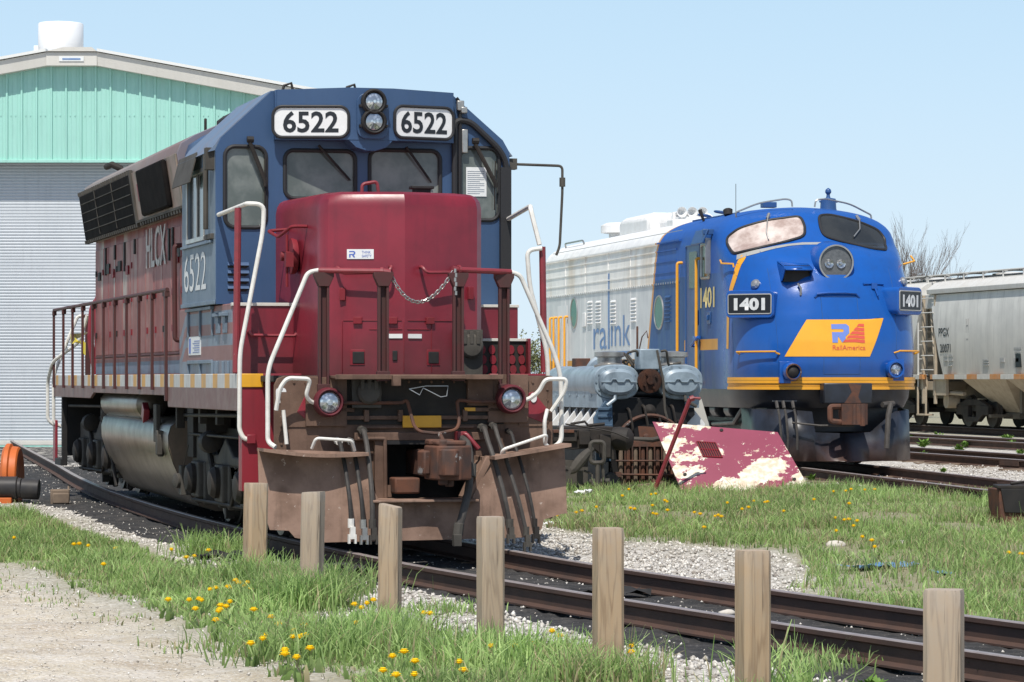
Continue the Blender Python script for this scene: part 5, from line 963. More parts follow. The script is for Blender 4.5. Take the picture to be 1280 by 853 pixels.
    for uc in (-6.9, -18.5):
        t = bpy.data.objects.new('wheel_truck', None); COL.objects.link(t); t.parent = L; t.location = (0, uc, zr); b = MB()
        for s in (-1, 1): b.prism([(-1.2, .35), (-1.2, .62), (-.5, .80), (.5, .80), (1.2, .62), (1.2, .35), (.8, .35), (.4, .15), (-.4, .15), (-.8, .35)], 'yz', *sorted((s*.95, s*1.1)), holes=[[(-.3, .3), (.3, .3), (.3, .62), (-.3, .62)]])
        b.box(-1, 1, -.25, .25, .45, .8); b.build('side_frame', m['dark'], t, .02)
        for y in (-.88, .88):
            b = MB(); b.cyl((-1, y, .45), (1, y, .45), .08, n=10)
            for s in (-1, 1): b.lathe((s*.7, y, .45), (s, 0, 0), [(.48, 0), (.48, .035), (.455, .05), (.45, .14), (.38, .14), (.1, .1)], 24)
            b.build('wheelset', m['wheel'], t)
    for s, z, w, h in (('PPGX', 3.29, .80, .25), ('20071', 2.82, .82, .25)):
        o = text('car_lettering', s, m['sign_black'], L, (-1.565, -5.90-(.12 if s == '20071' else 0), z), (0,-1,0), (0,0,1), w, h, bold=.012)
    b = MB()
    for i, (y, z, w, h) in enumerate(((-6.0, 2.58, .3, .05), (-6.4, 2.58, .3, .05), (-6.0, 2.45, .3, .05), (-6.4, 2.45, .3, .05), (-6.3, 2.3, .3, .03), (-7.6, 3.25, .03, .4), (-7.75, 3.25, .03, .4), (-7.68, 3.05, .15, .03), (-7.68, 3.44, .15, .03), (-9.0, 2.45, .4, .03), (-9.0, 2.38, .4, .03), (-9.0, 2.31, .4, .03), (-10.2, 2.4, .3, .12), (-11.2, 2.4, .35, .1), (-11.3, 2.75, .5, .05), (-11.3, 2.65, .4, .05))): b.box(-1.556-(.004 if z > 2.6 else 0), -1.50, y-w/2, y+w/2, z, z+h)
    b.build('small_lettering', m['smallmark'], L); b = MB(); b.box(-1.556, -1.5, -11.5, -11.15, 2.25, 2.62); b.build('data_panel', m['sign_black'], L)
    return L
H1 = hopper()
H2 = H1.copy(); COL.objects.link(H2); H2['label'] = 'second grey hopper car coupled beyond the first, mostly hidden by the blue nose'; H2.location = H1.location+Vector((-math.sin(rad(14)), math.cos(rad(14)), 0))*17.3; H1['group'] = H2['group'] = 'hopper cars on the far track'
for c_ in list(H1.children):
    d_ = c_.copy(); COL.objects.link(d_); d_.parent = H2
    for e_ in list(c_.children): f_ = e_.copy(); COL.objects.link(f_); f_.parent = d_
# ------------------------------------------------------------------ engine shed
def shed():
    m = MAT; L = thing('engine_shed', 'mint green metal engine shed with white roof edge and big grey shutter', 'building', (0, 78, 0)); pk = -10.69; hw = 9.3; zt = lambda x: 9.88-.182*max(0, abs(x-pk)-.62); ze = zt(pk+hw)
    q = [(pk-hw, .2), (pk-hw, ze-.1), (pk-.62, zt(pk)-.1), (pk+.62, zt(pk)-.1), (pk+hw, ze-.1), (pk+hw, .2)]
    b = MB(); b.prism(q, 'xz', 0, .12, holes=[[(-17.0, .31), (-17.0, 7.24), (-5.5, 7.24), (-5.5, .31)]]); b.box(pk-hw, pk-hw+.1, .12, 40, .2, ze-.1); b.box(pk+hw-.1, pk+hw, .12, 40, .2, ze-.1); b.box(pk-hw, pk+hw, 40, 40.1, .2, ze)
    b.build('wall', m['green'], L)
    b = MB(); x = pk-hw+.1; k = 0
    while x < pk+hw:
        zb = 7.27 if -17.1 < x < -5.4 else .2; zz = zt(x)-.2
        b.prism([(x-.035, 0), (x-.02, -.045), (x+.02, -.045), (x+.035, 0)], 'xy', zb, zz)
        for d in (.12, .24): b.box(x+d-.01, x+d+.01, -.008, 0, zb, zz-.02)
        x += .361
    for zz in (8.35,):
        x = pk-hw+.2
        while x < pk+hw-.2: b.box(x-.012, x+.012, -.016, -.003, zz-.012, zz+.012); b.box(x+.10, x+.124, -.016, -.003, zz-.012, zz+.012); x += .361
    b.build('wall_ribs', m['green'], L)
    b = MB(); b.box(-17.1, -5.4, -.08, .02, 7.20, 7.27); b.box(-5.6, -5.5, -.05, .6, .3, 7.2); b.build('door_head_trim', m['green'], L, .005)
    b = MB(); ys = .45; z = .42; rows = []
    while z < 7.2:
        for dz, d in ((0, .0), (.008, -.012), (.045, -.018), (.066, -.006), (.072, 0)): rows.append([(-17.1, ys+d, z+dz), (-5.4, ys+d, z+dz)])
        z += .075
    b.grid(rows); sd = b.build('shutter_door', m['shutter'], L, ang=15, recalc=False); b = MB(); b.box(-17.1, -5.4, ys-.06, ys+.03, .31, .42); b.build('bottom_rail', m['trim'], sd, .01)
    for s in (-1, 1):
        b = MB(); P = lambda x, d: (x, 0, zt(x)+d); xa, xb = pk+s*.62, pk+s*(hw+.25)
        b.add([(xa, -.30, zt(xa)-.34), (xb, -.30, zt(xb)-.34), (xb, -.34, zt(xb)-.02), (xa, -.34, zt(xa)-.02), (xa, 0, zt(xa)-.34), (xb, 0, zt(xb)-.34), (xb, 0, zt(xb)-.02), (xa, 0, zt(xa)-.02)], [(0,1,2,3),(4,5,6,7),(0,1,5,4),(3,2,6,7),(0,3,7,4),(1,2,6,5)]); b.build('gable_trim', m['trim'], L)
        b = MB(); b.add([(xa, -.40, zt(xa)), (xb, -.40, zt(xb)), (xb, 40, zt(xb)), (xa, 40, zt(xa)), (xa, -.40, zt(xa)+.07), (xb, -.40, zt(xb)+.07), (xb, 40, zt(xb)+.07), (xa, 40, zt(xa)+.07)], [(0,1,2,3),(4,5,6,7),(0,1,5,4),(3,2,6,7),(0,3,7,4),(1,2,6,5)]); b.build('roof', m['roof'], L)
    b = MB(); z = zt(pk); b.box(pk-.615, pk+.615, -.34, 0, z-.34, z-.02); b.prism([(pk-.615, z), (pk-.2, z+.10), (pk+.5, z+.10), (pk+.615, z)], 'xz', -.40, 40); b.build('ridge_cap', m['trim'], L)
    b = MB(); b.box(pk-.30, pk+.30, -.36, -.345, z-.24, z-.12); p = b.build('maker_plate', m['paper'], L); b = MB(); b.box(pk-.22, pk+.22, -.366, -.362, z-.205, z-.165); b.build('plate_lettering', m['railtxt'], p)
    f = bpy.data.objects.new('roof_fan', None); COL.objects.link(f); f.parent = L; f.location = (-11.42, 3.0, 0)
    b = MB(); b.lathe((0, 0, 10.20), (0,0,1), [(.55, -.03), (.57, 0), (.57, .70), (.55, .73), (.1, .74)], 40); b.build('fan_cowl', m['fanwhite'], f); b = MB(); b.box(-.36, .50, -.4, .4, 9.7, 10.18); b.build('fan_curb', m['trim'], f); b = MB(); b.box(-.70, -.35, .1, .8, 9.6, 10.38); b.build('fan_box', m['fanwhite'], f, .01)
shed()
# ------------------------------------------------------------------ scrap beside the track
def engine():
    m = MAT; L = thing('diesel_engine', 'pale blue grey vee diesel engine block standing between the two locomotives', 'engine', (2.24, 52, .17), rad(12.5)); k = .17
    for s in (-1, 1):
        cx = s*.535; pf = lambda w, h: [(cx+w*math.copysign(abs(math.cos(a))**.75, math.cos(a)), 1.88-k+h*math.copysign(abs(math.sin(a))**.8, math.sin(a))) for a in [2*math.pi*i/36 for i in range(36)]]
        b = MB(); rows = [[(x, y, z) for x, z in pf(w, h)] for y, w, h in ((3.6, .36, .27), (.55, .36, .27), (.54, .385, .285), (.10, .385, .285), (.08, .37, .27), (.08, .31, .22), (-.02, .30, .21), (-.06, .25, .165))]; b.grid(rows, 0, True); b.ngon(rows[-1]); b.ngon(rows[0]); b.build('top_deck_cover', m['block'], L, ang=30)
        b = MB(); b.tube([(cx-.29, -.05, 1.885-k), (cx-.14, -.075, 1.885-k), (cx-.11, -.075, 1.93-k), (cx-.05, -.075, 1.93-k), (cx-.02, -.075, 1.885-k), (cx+.08, -.075, 1.885-k), (cx+.11, -.075, 1.93-k), (cx+.17, -.075, 1.93-k), (cx+.20, -.075, 1.885-k), (cx+.29, -.05, 1.885-k)], .014, 5)
        for a in range(12): an = a*math.pi/6; b.lathe((cx+.345*math.cos(an), .085, 1.88-k+.245*math.sin(an)), (0,-1,0), [(.016, 0), (.016, .02)], 8)
        b.build('cover_rib', m['block'], L)
        b = MB(); b.lathe((cx, .55, 2.10-k), (0,0,1), [(.25, 0), (.26, .06), (.20, .09), (.20, .18), (.25, .20), (.25, .27), (.05, .29)], 24); b.build('filler_cap', m['steel'], L)
        b = MB(); b.tube([(cx-.05, .0, 1.68-k), (cx-.06, -.03, 1.60-k), (cx-.20*1, -.06, 1.50-k)] if s < 0 else [(cx+.05, 0, 1.68-k), (cx+.06, -.03, 1.58-k), (cx+.24, -.05, 1.48-k)], .03, 8); b.build('drain_pipe', m['block' if s < 0 else 'truckgrey'], L)
        b = MB()
        for i in range(7): b.prism([(s*.62, 1.08-k), (s*1.0, 1.12-k), (s*1.0, 1.20-k), (s*.80, 1.45-k), (s*.62, 1.45-k)], 'xz', .25+i*.48, .33+i*.48)
        b.build('air_box_rib', m['roofwhite'], L); b = MB(); b.box(*sorted((s*.62, s*.86)), .1, 3.6, 1.46-k, 1.76-k)
        for i in range(6): b.prism(circ(.5+i*.5, 1.66-k, .05, 12, .03), 'yz', *sorted((s*.86, s*.868)))
        b.build('air_box', m['block'], L, .02)
    b = MB(); b.prism([(-.66, 0), (-.66, 1.2-k), (-.80, 1.35-k), (-.75, 1.75-k), (-.3, 1.62-k), (.3, 1.62-k), (.75, 1.75-k), (.80, 1.35-k), (.66, 1.2-k), (.66, 0)], 'xz', .12, 3.6); b.build('crankcase', m['void'], L, .02)
    b = MB(); b.prism([(-.88, .55-k), (-.92, 1.30-k), (-.74, 1.58-k), (-.62, 1.55-k), (-.58, .6-k)], 'xz', .05, .14); b.prism([(.88, .55-k), (.86, .9-k), (.70, 1.0-k), (.6, .6-k)], 'xz', .05, .14)
    for z in (1.0, 1.15, 1.3, 1.42): b.box(-.86, -.62, .03, .05, z-k, z-k+.05)
    b.build('end_plate', m['blockd'], L, .01)
    b = MB(); b.box(-.17, .17, .0, .35, 2.08-k, 2.42-k); b.build('governor', m['block'], L, .02)
    for i in range(7): b = MB(); y_ = .5+i*.42; b.tube(fillet([(-.22, y_, 2.0-k), (-.12, y_, 2.25-k), (.05, y_+.1, 2.22-k), (.2, y_, 1.98-k)], .08), .02, 6); b.build('fuel_line', m['dark'], L)
    for x_, z_ in ((-.35, 1.45), (-.1, 1.5), (.15, 1.35), (.38, 1.5), (.5, 1.25)): b = MB(); b.tube(fillet([(x_, .1, z_-k), (x_, -.03, z_-.02-k), (x_+.06, -.05, z_-.35-k), (x_-.05, .05, z_-.5-k)], .06), .022, 6); b.build('oil_line', m['dark'], L)
    for x_, z_ in ((-.3, 1.1), (.32, 1.05), (.02, 1.42)): b = MB(); b.lathe((x_, .12, z_-k), (0,-1,0), [(.10, 0), (.10, .05), (.07, .06), (.02, .09)], 14); b.build('gear_cover', m['dark'], L); b = MB(); b.lathe((0, .05, 1.90-k), (0,-1,0), [(.2, 0), (.2, .05), (.17, .06), (.06, .06), (.06, .11), (.02, .11)], 24); [b.lathe((.12*math.cos(a), -.02, 1.90-k+.12*math.sin(a)), (0,-1,0), [(.02, 0), (.02, .03)], 8) for a in (.6, 2.1, 3.7, 5.2)]; b.build('drive_hub', m['rust'], L)
    b = MB(); b.box(-.15, .15, .05, .3, 1.72-k, 2.08-k); b.prism(circ(0, .72-k, .60, 30), 'xz', .02, .1); b.build('front_gear_case', m['void'], L)
    b = MB(); b.tube([(.60*math.cos(a), -.02, .74-k+.60*math.sin(a)) for a in [.5+i*.12 for i in range(18)]], .035, 6); b.build('ring_gear_edge', m['rust'], L)
    for pts in ([(-.25, .1, 2.20-k), (-.36, .15, 2.35-k), (-.2, .05, 2.40-k), (-.18, .1, 2.30-k)], [(.2, .05, 2.38-k), (.28, .0, 2.40-k), (.34, .1, 2.15-k), (.42, .2, 2.16-k), (.60, .3, 2.2-k)], [(.12, .0, 2.4-k), (.22, -.02, 1.9-k), (.25, -.02, 1.4-k), (.36, -.04, 1.05-k)], [(-.35, .3, 2.35-k), (-.2, .25, 2.1-k), (-.5, .3, 2.15-k)]):
        b = MB(); b.tube(fillet(pts, .06), .022, 6); b.build('engine_pipe', m['truckgrey'], L)
    b = MB(); b.lathe((.0, .8, 2.3-k), (0,0,1), [(.02, .0), (.02, .5)], 6); b.tube([(-.05, .5, 2.4-k), (-.0, .5, 2.62-k), (.08, .5, 2.72-k), (.1, .5, 2.6-k)], .012, 5); b.box(-.7, -.45, 2.2, 2.5, 2.1-k, 2.28-k); b.build('loose_fitting', m['rust'], L, .01)
    for s in (-1, 1): b = MB(); b.lathe((s*.42, 1.6, 2.02-k), (0,-1,0), [(.05, 0), (.28, .02), (.30, .1), (.26, .14), (.05, .16)], 20); b.build('round_cover', m['block'], L)
engine()
def bogie():
    m = MAT; L = thing('truck_frame', 'grimy black truck frame with curved brake lever and wheel beside the snowplow', 'truck frame', (1.35, 50.3, .15), rad(5)); X = lambda px: (px-640)/79.5-1.35; Z = lambda py: 1.93-(py-474)/79.5-.15
    b = MB(); b.prism([(X(690), Z(537)), (X(735), Z(536)), (X(765), Z(539)), (X(768), Z(575)), (X(755), Z(572)), (X(740), Z(560)), (X(715), Z(562)), (X(690), Z(560))], 'xz', -.1, .25); b.box(X(748), X(762), -.2, -.1, Z(572), Z(543)); b.box(X(690), X(720), -.16, 0, Z(552), Z(538)); b.box(X(722), X(736), -.2, -.1, Z(556), Z(538)); b.prism([(X(640), Z(545)), (X(700), Z(541)), (X(700), Z(565)), (X(640), Z(570))], 'xz', .1, 1.2); b.box(X(698), X(770), .3, 1.8, Z(560), Z(534)); b.build('frame_beam', m['dark'], L, .012)
    b = MB(); b.lathe((X(770), .0, Z(548)), (1,-.35,-.1), [(.05, -.1), (.17, -.05), (.19, .05), (.18, .2), (.10, .27), (.02, .28)], 20); b.build('brake_cylinder', m['dark'], L)
    b = MB(); p = [(X(705), -.3, Z(589)), (X(714), -.32, Z(587)), (X(722), -.33, Z(576)), (X(731), -.33, Z(566)), (X(738), -.3, Z(560))]; b.tube(fillet(p, .08), [.05+.04*math.sin(math.pi*i/(len(fillet(p, .08))-1)) for i in range(len(fillet(p, .08)))], 10); b.lathe((X(705), -.25, Z(588)), (0,-1,0), [(.075, 0), (.075, .12), (.03, .12), (.03, .1)], 14); b.build('brake_lever', m['truckgrey'], L)
    b = MB(); q = rrect(X(735), X(752), Z(578), Z(552), .06, 4); b.tube([(x, -.34, z) for x, z in q], .035, 8, closed=True); b.tube([(X(744), -.33, Z(578)), (X(744), -.33, Z(618))], .035); b.tube([(X(750), -.3, Z(575)), (X(752), -.3, Z(600))], .025); b.build('brake_hanger', m['truckgrey'], L)
    b = MB(); b.tube([(X(735), -.2, Z(602)), (X(760), -.25, Z(601))], .045); b.box(X(720), X(727), -.2, -.1, Z(612), Z(588)); b.box(X(736), X(741), -.35, -.25, Z(606), Z(598)); b.tube([(X(728), -.2, Z(588)), (X(738), -.25, Z(592)), (X(738), -.28, Z(604))], .02); b.box(X(700), X(735), .0, .1, Z(612), Z(575)); b.build('brake_rigging', m['truckgrey'], L, .008)
    b = MB(); b.lathe((X(762), .05, Z(616)), (.75,-.65,0), [(.0, -.02), (.30, -.02), (.32, .02), (.30, .05), (.12, .04), (.0, .09)], 30); b.build('wheel', m['black'], L)
    b = MB(); b.tube(fillet([(X(705), -.2, Z(530)), (X(745), -.22, Z(536)), (X(765), -.25, Z(540)), (X(783), -.3, Z(548))], .1), .014, 6); b.tube([(X(712), -.1, Z(530)), (X(730), -.1, Z(527)), (X(735), -.1, Z(533))], .02); b.tube([(X(735), -.1, Z(532)), (X(755), -.1, Z(530))], .025); b.build('air_pipe', m['dark'], L)
    b = MB(); b.box(X(690), X(716), -.2, .1, Z(541), Z(537)); b.build('rusty_plate', m['rust'], L, .006)
bogie()
L = thing('radiator_rack', 'rusty rack of upright tubes in front of the engine block', 'tube rack', (2.12, 51.45, .16), rad(2)); b = MB()
X = lambda px: (px-640)/77.7-2.12; Z = lambda py: 1.93-(py-474)/77.7-.16
b.box(X(770), X(846), -.06, .4, Z(559), Z(551)); b.build('top_beam', MAT['rust'], L, .01); rk = MAT['railrust']
for i in range(8):
    x = X(776+i*9.2); b = MB(); b.tube([(x, 0, Z(560)), (x, 0, Z(604))], .036, 8); b.build('tube', MAT['oldwood'] if i % 2 == 0 else MAT['rust'], L)
b = MB(); [b.tube([(X(781+i*9.2), -.05, Z(558)), (X(781+i*9.2), -.05, Z(603))], .014, 6) for i in range(8)]; b.build('spacer_rod', MAT['rust'], L)
b = MB(); b.tube([(X(769), -.09, Z(576)), (X(848), -.09, Z(576))], .016, 6); b.tube([(X(768), -.09, Z(593)), (X(848), -.09, Z(594))], .02, 6); b.box(X(767), X(776), -.12, -.05, Z(596), Z(590)); b.build('cross_rod', MAT['rust'], L)
b = MB(); b.box(X(765), X(850), .25, .3, Z(606), Z(556)); b.build('back_plate', MAT['void'], L); b = MB(); b.prism([(X(800), Z(548)), (X(798), Z(533)), (X(818), Z(534)), (X(826), Z(549))], 'xz', .1, .16); b.lathe((X(808), .08, Z(546)), (0,-1,0), [(.05, 0), (.04, .06), (.01, .07)], 12); b.build('mount_plate', MAT['rust'], L); b = MB(); b.tube([(X(788), -.02, Z(549)), (X(815), -.04, Z(550)), (X(824), -.04, Z(548))], .04); b.build('grey_bar', MAT['truckgrey'], L)
# peeling panel, pole, grey sheet
T = [Vector(p) for p in ((2.24, 51.0, 1.25), (4.20, 50.6, 1.09), (4.63, 49.05, .13), (2.66, 49.6, .12))]
nr = (T[1]-T[0]).cross(T[3]-T[0]).normalized(); nr = nr if nr.y < 0 else -nr
L = thing('leaning_panel', 'maroon metal panel with peeling cream patches leaning in the grass', 'metal panel', T[3]); o0 = T[3]; b = MB(); th = nr*.03
PT = lambda s, t, d=0: T[0].lerp(T[1], s).lerp(T[3].lerp(T[2], s), t)-o0+nr*d
RS = [[PT(i/8, j/8) for j in range(9)] for i in range(9)]; b.grid(RS); b.grid([[p-th for p in r] for r in RS])
for e in (RS[0], RS[8], [r[0] for r in RS], [r[8] for r in RS]): b.grid([e, [p-th for p in e]])
b.build('sheet', MAT['panel'], L, ang=50)
b = MB(); g0, g1, h0, h1 = .29, .44, .25, .46; b.add([PT(g0, h0, .004), PT(g1, h0, .004), PT(g1, h1, .004), PT(g0, h1, .004)], [(0,1,2,3)]); b.build('vent_opening', MAT['black'], L); b = MB()
for i in range(9): s = g0+(g1-g0)*i/8; b.tube([PT(s, h0, .012), PT(s, h1, .012)], .010, 5)
for t in (h0, (h0+h1)/2, h1): b.tube([PT(g0, t, .014), PT(g1, t, .014)], .010, 5)
b.build('vent_grille', MAT['pilot_red'], L); b = MB()
for s, t in ((.54, .05), (.92, .75), (.08, .72)): b.lathe(PT(s, t, 0), nr, [(.03, 0), (.03, .02), (.015, .02)], 10)
b.build('latch', MAT['dark'], L)
b = MB(); p0, p1 = Vector((2.17, 49.6, .10)), Vector((2.74, 49.25, 1.62)); b.tube([p0, p1], .034, 8); b.tube([p1, p1+Vector((.06, 0, .02))], .045, 8); b.tube([p1+Vector((.04,0,.02)), p1+Vector((.16, 0, .01))], .02); tag(b.build('steel_pole', MAT['rail_red']), 'thin maroon steel pole leaning across the peeling panel', 'pole')
b = MB(); b.add([(2.85, 53.2, 1.30), (3.15, 53.2, 1.60), (3.5, 53.2, .4), (2.7, 53.2, .3), (2.85, 53.23, 1.30), (3.15, 53.23, 1.60), (3.5, 53.23, .4), (2.7, 53.23, .3)], [(0,1,2,3),(7,6,5,4),(0,1,5,4),(1,2,6,5),(2,3,7,6),(3,0,4,7)]); tag(b.build('grey_sheet', MAT['hopper']), 'pale grey triangular metal sheet standing behind the peeling panel', 'metal sheet')
for i, (x, y, l, a, mt, lb) in enumerate(((1.85, 51.0, .55, .1, 'oldwood', 'longest broken grey board lying under the tube rack'), (2.15, 50.7, .5, -.15, 'oldwood', 'broken grey board beneath the tube rack, nearest the pole'), (2.40, 50.9, .35, .2, 'rust', 'rust orange timber scrap near the foot of the maroon pole'))):
    b = MB(); b.obox((0, 0, .05), (l, .16, .07), Matrix.Rotation(a, 3, 'Z') @ Matrix.Rotation(a*.8, 3, 'Y')); o = b.build('broken_board', MAT[mt], bevel=.008); o.location = (x, y, .16+.03*i); tag(o, lb, 'board')
# orange wheel and black axle at left, timber block, steel box at right
L = thing('axle_assembly', 'bright orange wheel on a thick black axle lying on gravel', 'axle', (-7.25, 46.3, .12), 0); X = lambda px: (px-640)/86.4+7.25; Z = lambda py: 1.93-(py-474)/86.4-.12
b = MB(); b.lathe((X(12), .55, Z(597)), (-1, 0, 0), [(.05, -.05), (.40, -.07), (.43, -.05), (.44, .02), (.44, .04), (.48, .06), (.48, .12), (.43, .16), (.1, .18)], 40); b.build('wheel', MAT['orangew'], L, ang=30)
b = MB(); b.tube([(X(-30), 0, Z(610)), (X(22), 0, Z(610))], .165, 24); b.tube([(X(22), 0, Z(610)), (X(27), 0, Z(610))], .145, 24); b.tube([(X(27), 0, Z(611)), (X(49), 0, Z(612))], .148, 24); b.build('axle', MAT['axle'], L, .01)
b = MB(); b.box(X(-40), X(16), -.15, .2, Z(632), Z(622)); b.build('cradle', MAT['orangew'], L, .01)
b = MB(); b.box(-.13, .13, -.12, .13, 0, .22); b.box(-.10, .14, -.16, -.12, .02, .17); b.obox((.13, .0, .13), (.03, .24, .24), Matrix.Rotation(.2, 3, 'X')); o = b.build('timber_block', MAT['oldwood'], bevel=.015); o.location = (-6.52, 46.1, .12); o.rotation_euler = (0, 0, .15); tag(o, 'short dark timber block on the gravel beside the orange wheel', 'timber block')
L = thing('steel_box', 'rusty steel box with black front plate at the edge of the grass', 'steel box', (6.50, 40.3, .05), rad(8)); b = MB(); b.prism([(-.36, .02), (-.38, .50), (.6, .50), (.6, .02)], 'xz', 0, .5); b.build('body', MAT['rust'], L, .015); b = MB(); b.prism([(-.31, .20), (-.36, .50), (.5, .50), (.42, .18)], 'xz', -.03, 0); b.build('front_plate', MAT['black'], L, .006); b = MB(); b.prism([(-.40, -.02), (-.28, .6), (.65, .6), (.65, -.02)], 'xy', .50, .54, holes=[[(-.15, .15), (-.1, .45), (.5, .45), (.5, .15)]]); b.tube([(-.2, .1, .56), (.1, .08, .60), (.3, .1, .56)], .02); b.build('top_flange', MAT['dark'], L, .01); b = MB(); b.box(-.39, .62, -.05, .5, -.01, .02); b.build('base_strip', MAT['greytan'], L)
# ------------------------------------------------------------------ wooden bollards
def post(x, y, w, rot, h, top, lean, lb):
    b = MB(); r = .022; q = [(-w/2+r, -w/2), (w/2-r, -w/2), (w/2, -w/2+r), (w/2, w/2-r), (w/2-r, w/2), (-w/2+r, w/2), (-w/2, w/2-r), (-w/2, -w/2+r)]; rows = []
    zs = [-.15, 0, .3, .6, h-.02, h]
    for i, z in enumerate(zs):
        s = 1-.04*(i == len(zs)-1); rows.append([(px*s, py*s, z+(top*px/w if i >= 4 else 0)) for px, py in q])
    b.grid(rows, 0, True); b.ngon(rows[-1]); o = b.build('wooden_post', MAT['wood'], ang=28); o.location = (x, y, 0); o.rotation_euler = (lean[0], lean[1], rot); tag(o, lb, 'post', 'wooden posts along the track')
for a in ((-2.38, 29.54, .185, .45, .97, 0, (0, .02), 'weathered wooden post nearest the shed, below the red corner step panel'), (-1.71, 27.23, .17, -.30, .97, .01, (0, .022), 'wooden post beside three plow hoses with pale coupling ends'), (-.93, 24.3, .155, -.25, .97, -.03, (0, .008), 'knotty wooden post with a sloping cut top, before the plow'), (-.15, 22.33, .165, .35, .97, 0, (0, 0), 'wooden post hiding the plow edge between coupler hose and thin hoses'), (.62, 20.65, .175, .25, .97, 0, (0, 0), 'wooden post standing clear of the plow against the pale gravel triangle'), (1.35, 17.94, .165, .38, .97, 0, (0, 0), 'thick brown wooden post with long curling grass and weeds at its foot'), (1.97, 14.6, .17, -.28, .97, 0, (0, 0), 'greyish wooden post at the end of the row farthest from the shed')): post(*a)
# ------------------------------------------------------------------ tracks
NP = np.array([(-7.61,54.37),(-6.93,51.5),(-5.82,46.58),(-4.58,41.62),(-3.74,38.35),(-2.64,34.61),(-1.91,32.45),(-1.32,31.28),(-.31,28.36),(1.0,24.98),(2.69,20.97),(3.16,19.77)])
CF = np.polyfit(NP[:, 1], NP[:, 0], 3)
def nearx(y):
    if y > 54: return np.polyval(CF, 54)+(y-54)*np.polyval(np.polyder(CF), 54)
    if y < 18: return np.polyval(CF, 18)+(y-18)*np.polyval(np.polyder(CF), 18)
    return np.polyval(CF, y)
def nslope(y): return np.polyval(np.polyder(CF), min(max(y, 18), 54))
def cpath(y0, y1, off, step=1.):
    o = []
    for y in np.arange(y0, y1+.01, step):
        s = nslope(y); n = Vector((1, -s, 0)).normalized(); o.append(Vector((nearx(y), y, 0))+n*off)
    return o
PROF = [(-.070,-.185),(.070,-.185),(.070,-.170),(.012,-.150),(.010,-.055),(.036,-.04),(.036,-.008),(.028,0),(-.028,0),(-.036,-.008),(-.036,-.04),(-.010,-.055),(-.012,-.150),(-.070,-.170)]
def rail(name, path, parent):
    b = MB(); rows = []
    for i, p in enumerate(path):
        t = (path[min(i+1, len(path)-1)]-path[max(i-1, 0)]).normalized(); n = Vector((t.y, -t.x, 0)); z = zg(p.y)+.2
        rows.append([(p.x+n.x*a, p.y+n.y*a, z+h) for a, h in PROF])
    n = len(PROF)
    for i in range(len(rows)-1):
        for k in range(n): q = [rows[i][k], rows[i][(k+1) % n], rows[i+1][(k+1) % n], rows[i+1][k]]; b.add(q, [(0,1,2,3)], 1 if k in (6, 7, 8) else 0)
    b.ngon(rows[0]); b.ngon(rows[-1])
    b.build(name, [MAT['railrust'], MAT['railtop']], parent, ang=30)
def track(lb, c, half=.785, ties=0, bars=()):
    L = thing('railway_track', lb, 'railway track')
    for s in (-1, 1):
        path = []
        for i, p in enumerate(c):
            t = (c[min(i+1, len(c)-1)]-c[max(i-1, 0)]).normalized(); path.append(p+Vector((t.y, -t.x, 0))*(-half*s if t.y < 0 else half*s))
        rail('rail', path, L)
        for k in bars:
            p = path[k]; q = path[k+1]; d = (q-p).normalized(); b = MB(); M = Matrix(((d.x, -d.y, 0), (d.y, d.x, 0), (0, 0, 1)))
            for sd in (-1, 1): b.obox(Vector((p.x-d.y*sd*.035, p.y+d.x*sd*.035, zg(p.y)+.11)), (.9, .03, .09), M)
            b.build('joint_bar', MAT['railrust'], L, .005)
    if ties:
        acc = 0; n = 0
        for a, e in zip(c, c[1:]):
            d = (e-a); l = d.length; d.normalize(); 
            while acc < l and n < ties:
                p = a+d*acc; b = MB(); M = Matrix(((d.y, d.x, 0), (-d.x, d.y, 0), (0, 0, 1))); b.obox((p.x, p.y, zg(p.y)-.05+.015*math.sin(n*2.3)), (2.5, .23, .15), M); b.build('tie', MAT['oldwood'], L, .01); acc += .62; n += 1
            acc -= l
    return L
def line(x, y, th, y0, y1, step=3.): s = -math.tan(rad(th)); return [Vector((x+(yy-y)*s, yy, 0)) for yy in np.arange(y0, y1+.1, step)]
track('curving rusty track with black fabric bed under the red locomotive', cpath(8, 76, .80), .80, 0, ())
track('straight rusty track that the blue locomotive stands on', line(5.84, 56, 11.2, 32, 95), .785, 48, (6,))
track('empty rusty track next to the blue locomotive, nearer of two', line(9.35, 64.5, 14.3, 40, 120), .785, 50, (7,))
track('farther of the two empty rusty tracks beyond the blue locomotive', line(11.15, 79.5, 15.5, 48, 130), .785, 40)
track('distant rusty track beneath the grey hopper car', line(12.62, 99, 14, 55, 150), .785, 0)
# ------------------------------------------------------------------ ground
def inpoly(P, x, y):
    r = np.zeros(x.shape, bool); n = len(P)
    for i in range(n):
        (x0, y0), (x1, y1) = P[i], P[(i+1) % n]
        if y0 == y1: continue
        r ^= ((y0 > y) != (y1 > y)) & (x < (x1-x0)*(y-y0)/(y1-y0)+x0)
    return r
def vnoise(x, y, sc, seed=0):                 # smooth value noise
    r = np.random.default_rng(seed).random((256, 256)); X = x*sc+71.3; Y = y*sc+33.7; xi = np.floor(X).astype(int); yi = np.floor(Y).astype(int); fx = X-xi; fy = Y-yi; fx = fx*fx*(3-2*fx); fy = fy*fy*(3-2*fy); g = lambda a, c: r[a % 256, c % 256]
    return (g(xi, yi)*(1-fx)+g(xi+1, yi)*fx)*(1-fy)+(g(xi, yi+1)*(1-fx)+g(xi+1, yi+1)*fx)*fy
fb = lambda x, y, s, k=0: .55*vnoise(x, y, s, k)+.3*vnoise(x, y, s*2.3, k+1)+.15*vnoise(x, y, s*5.1, k+2)
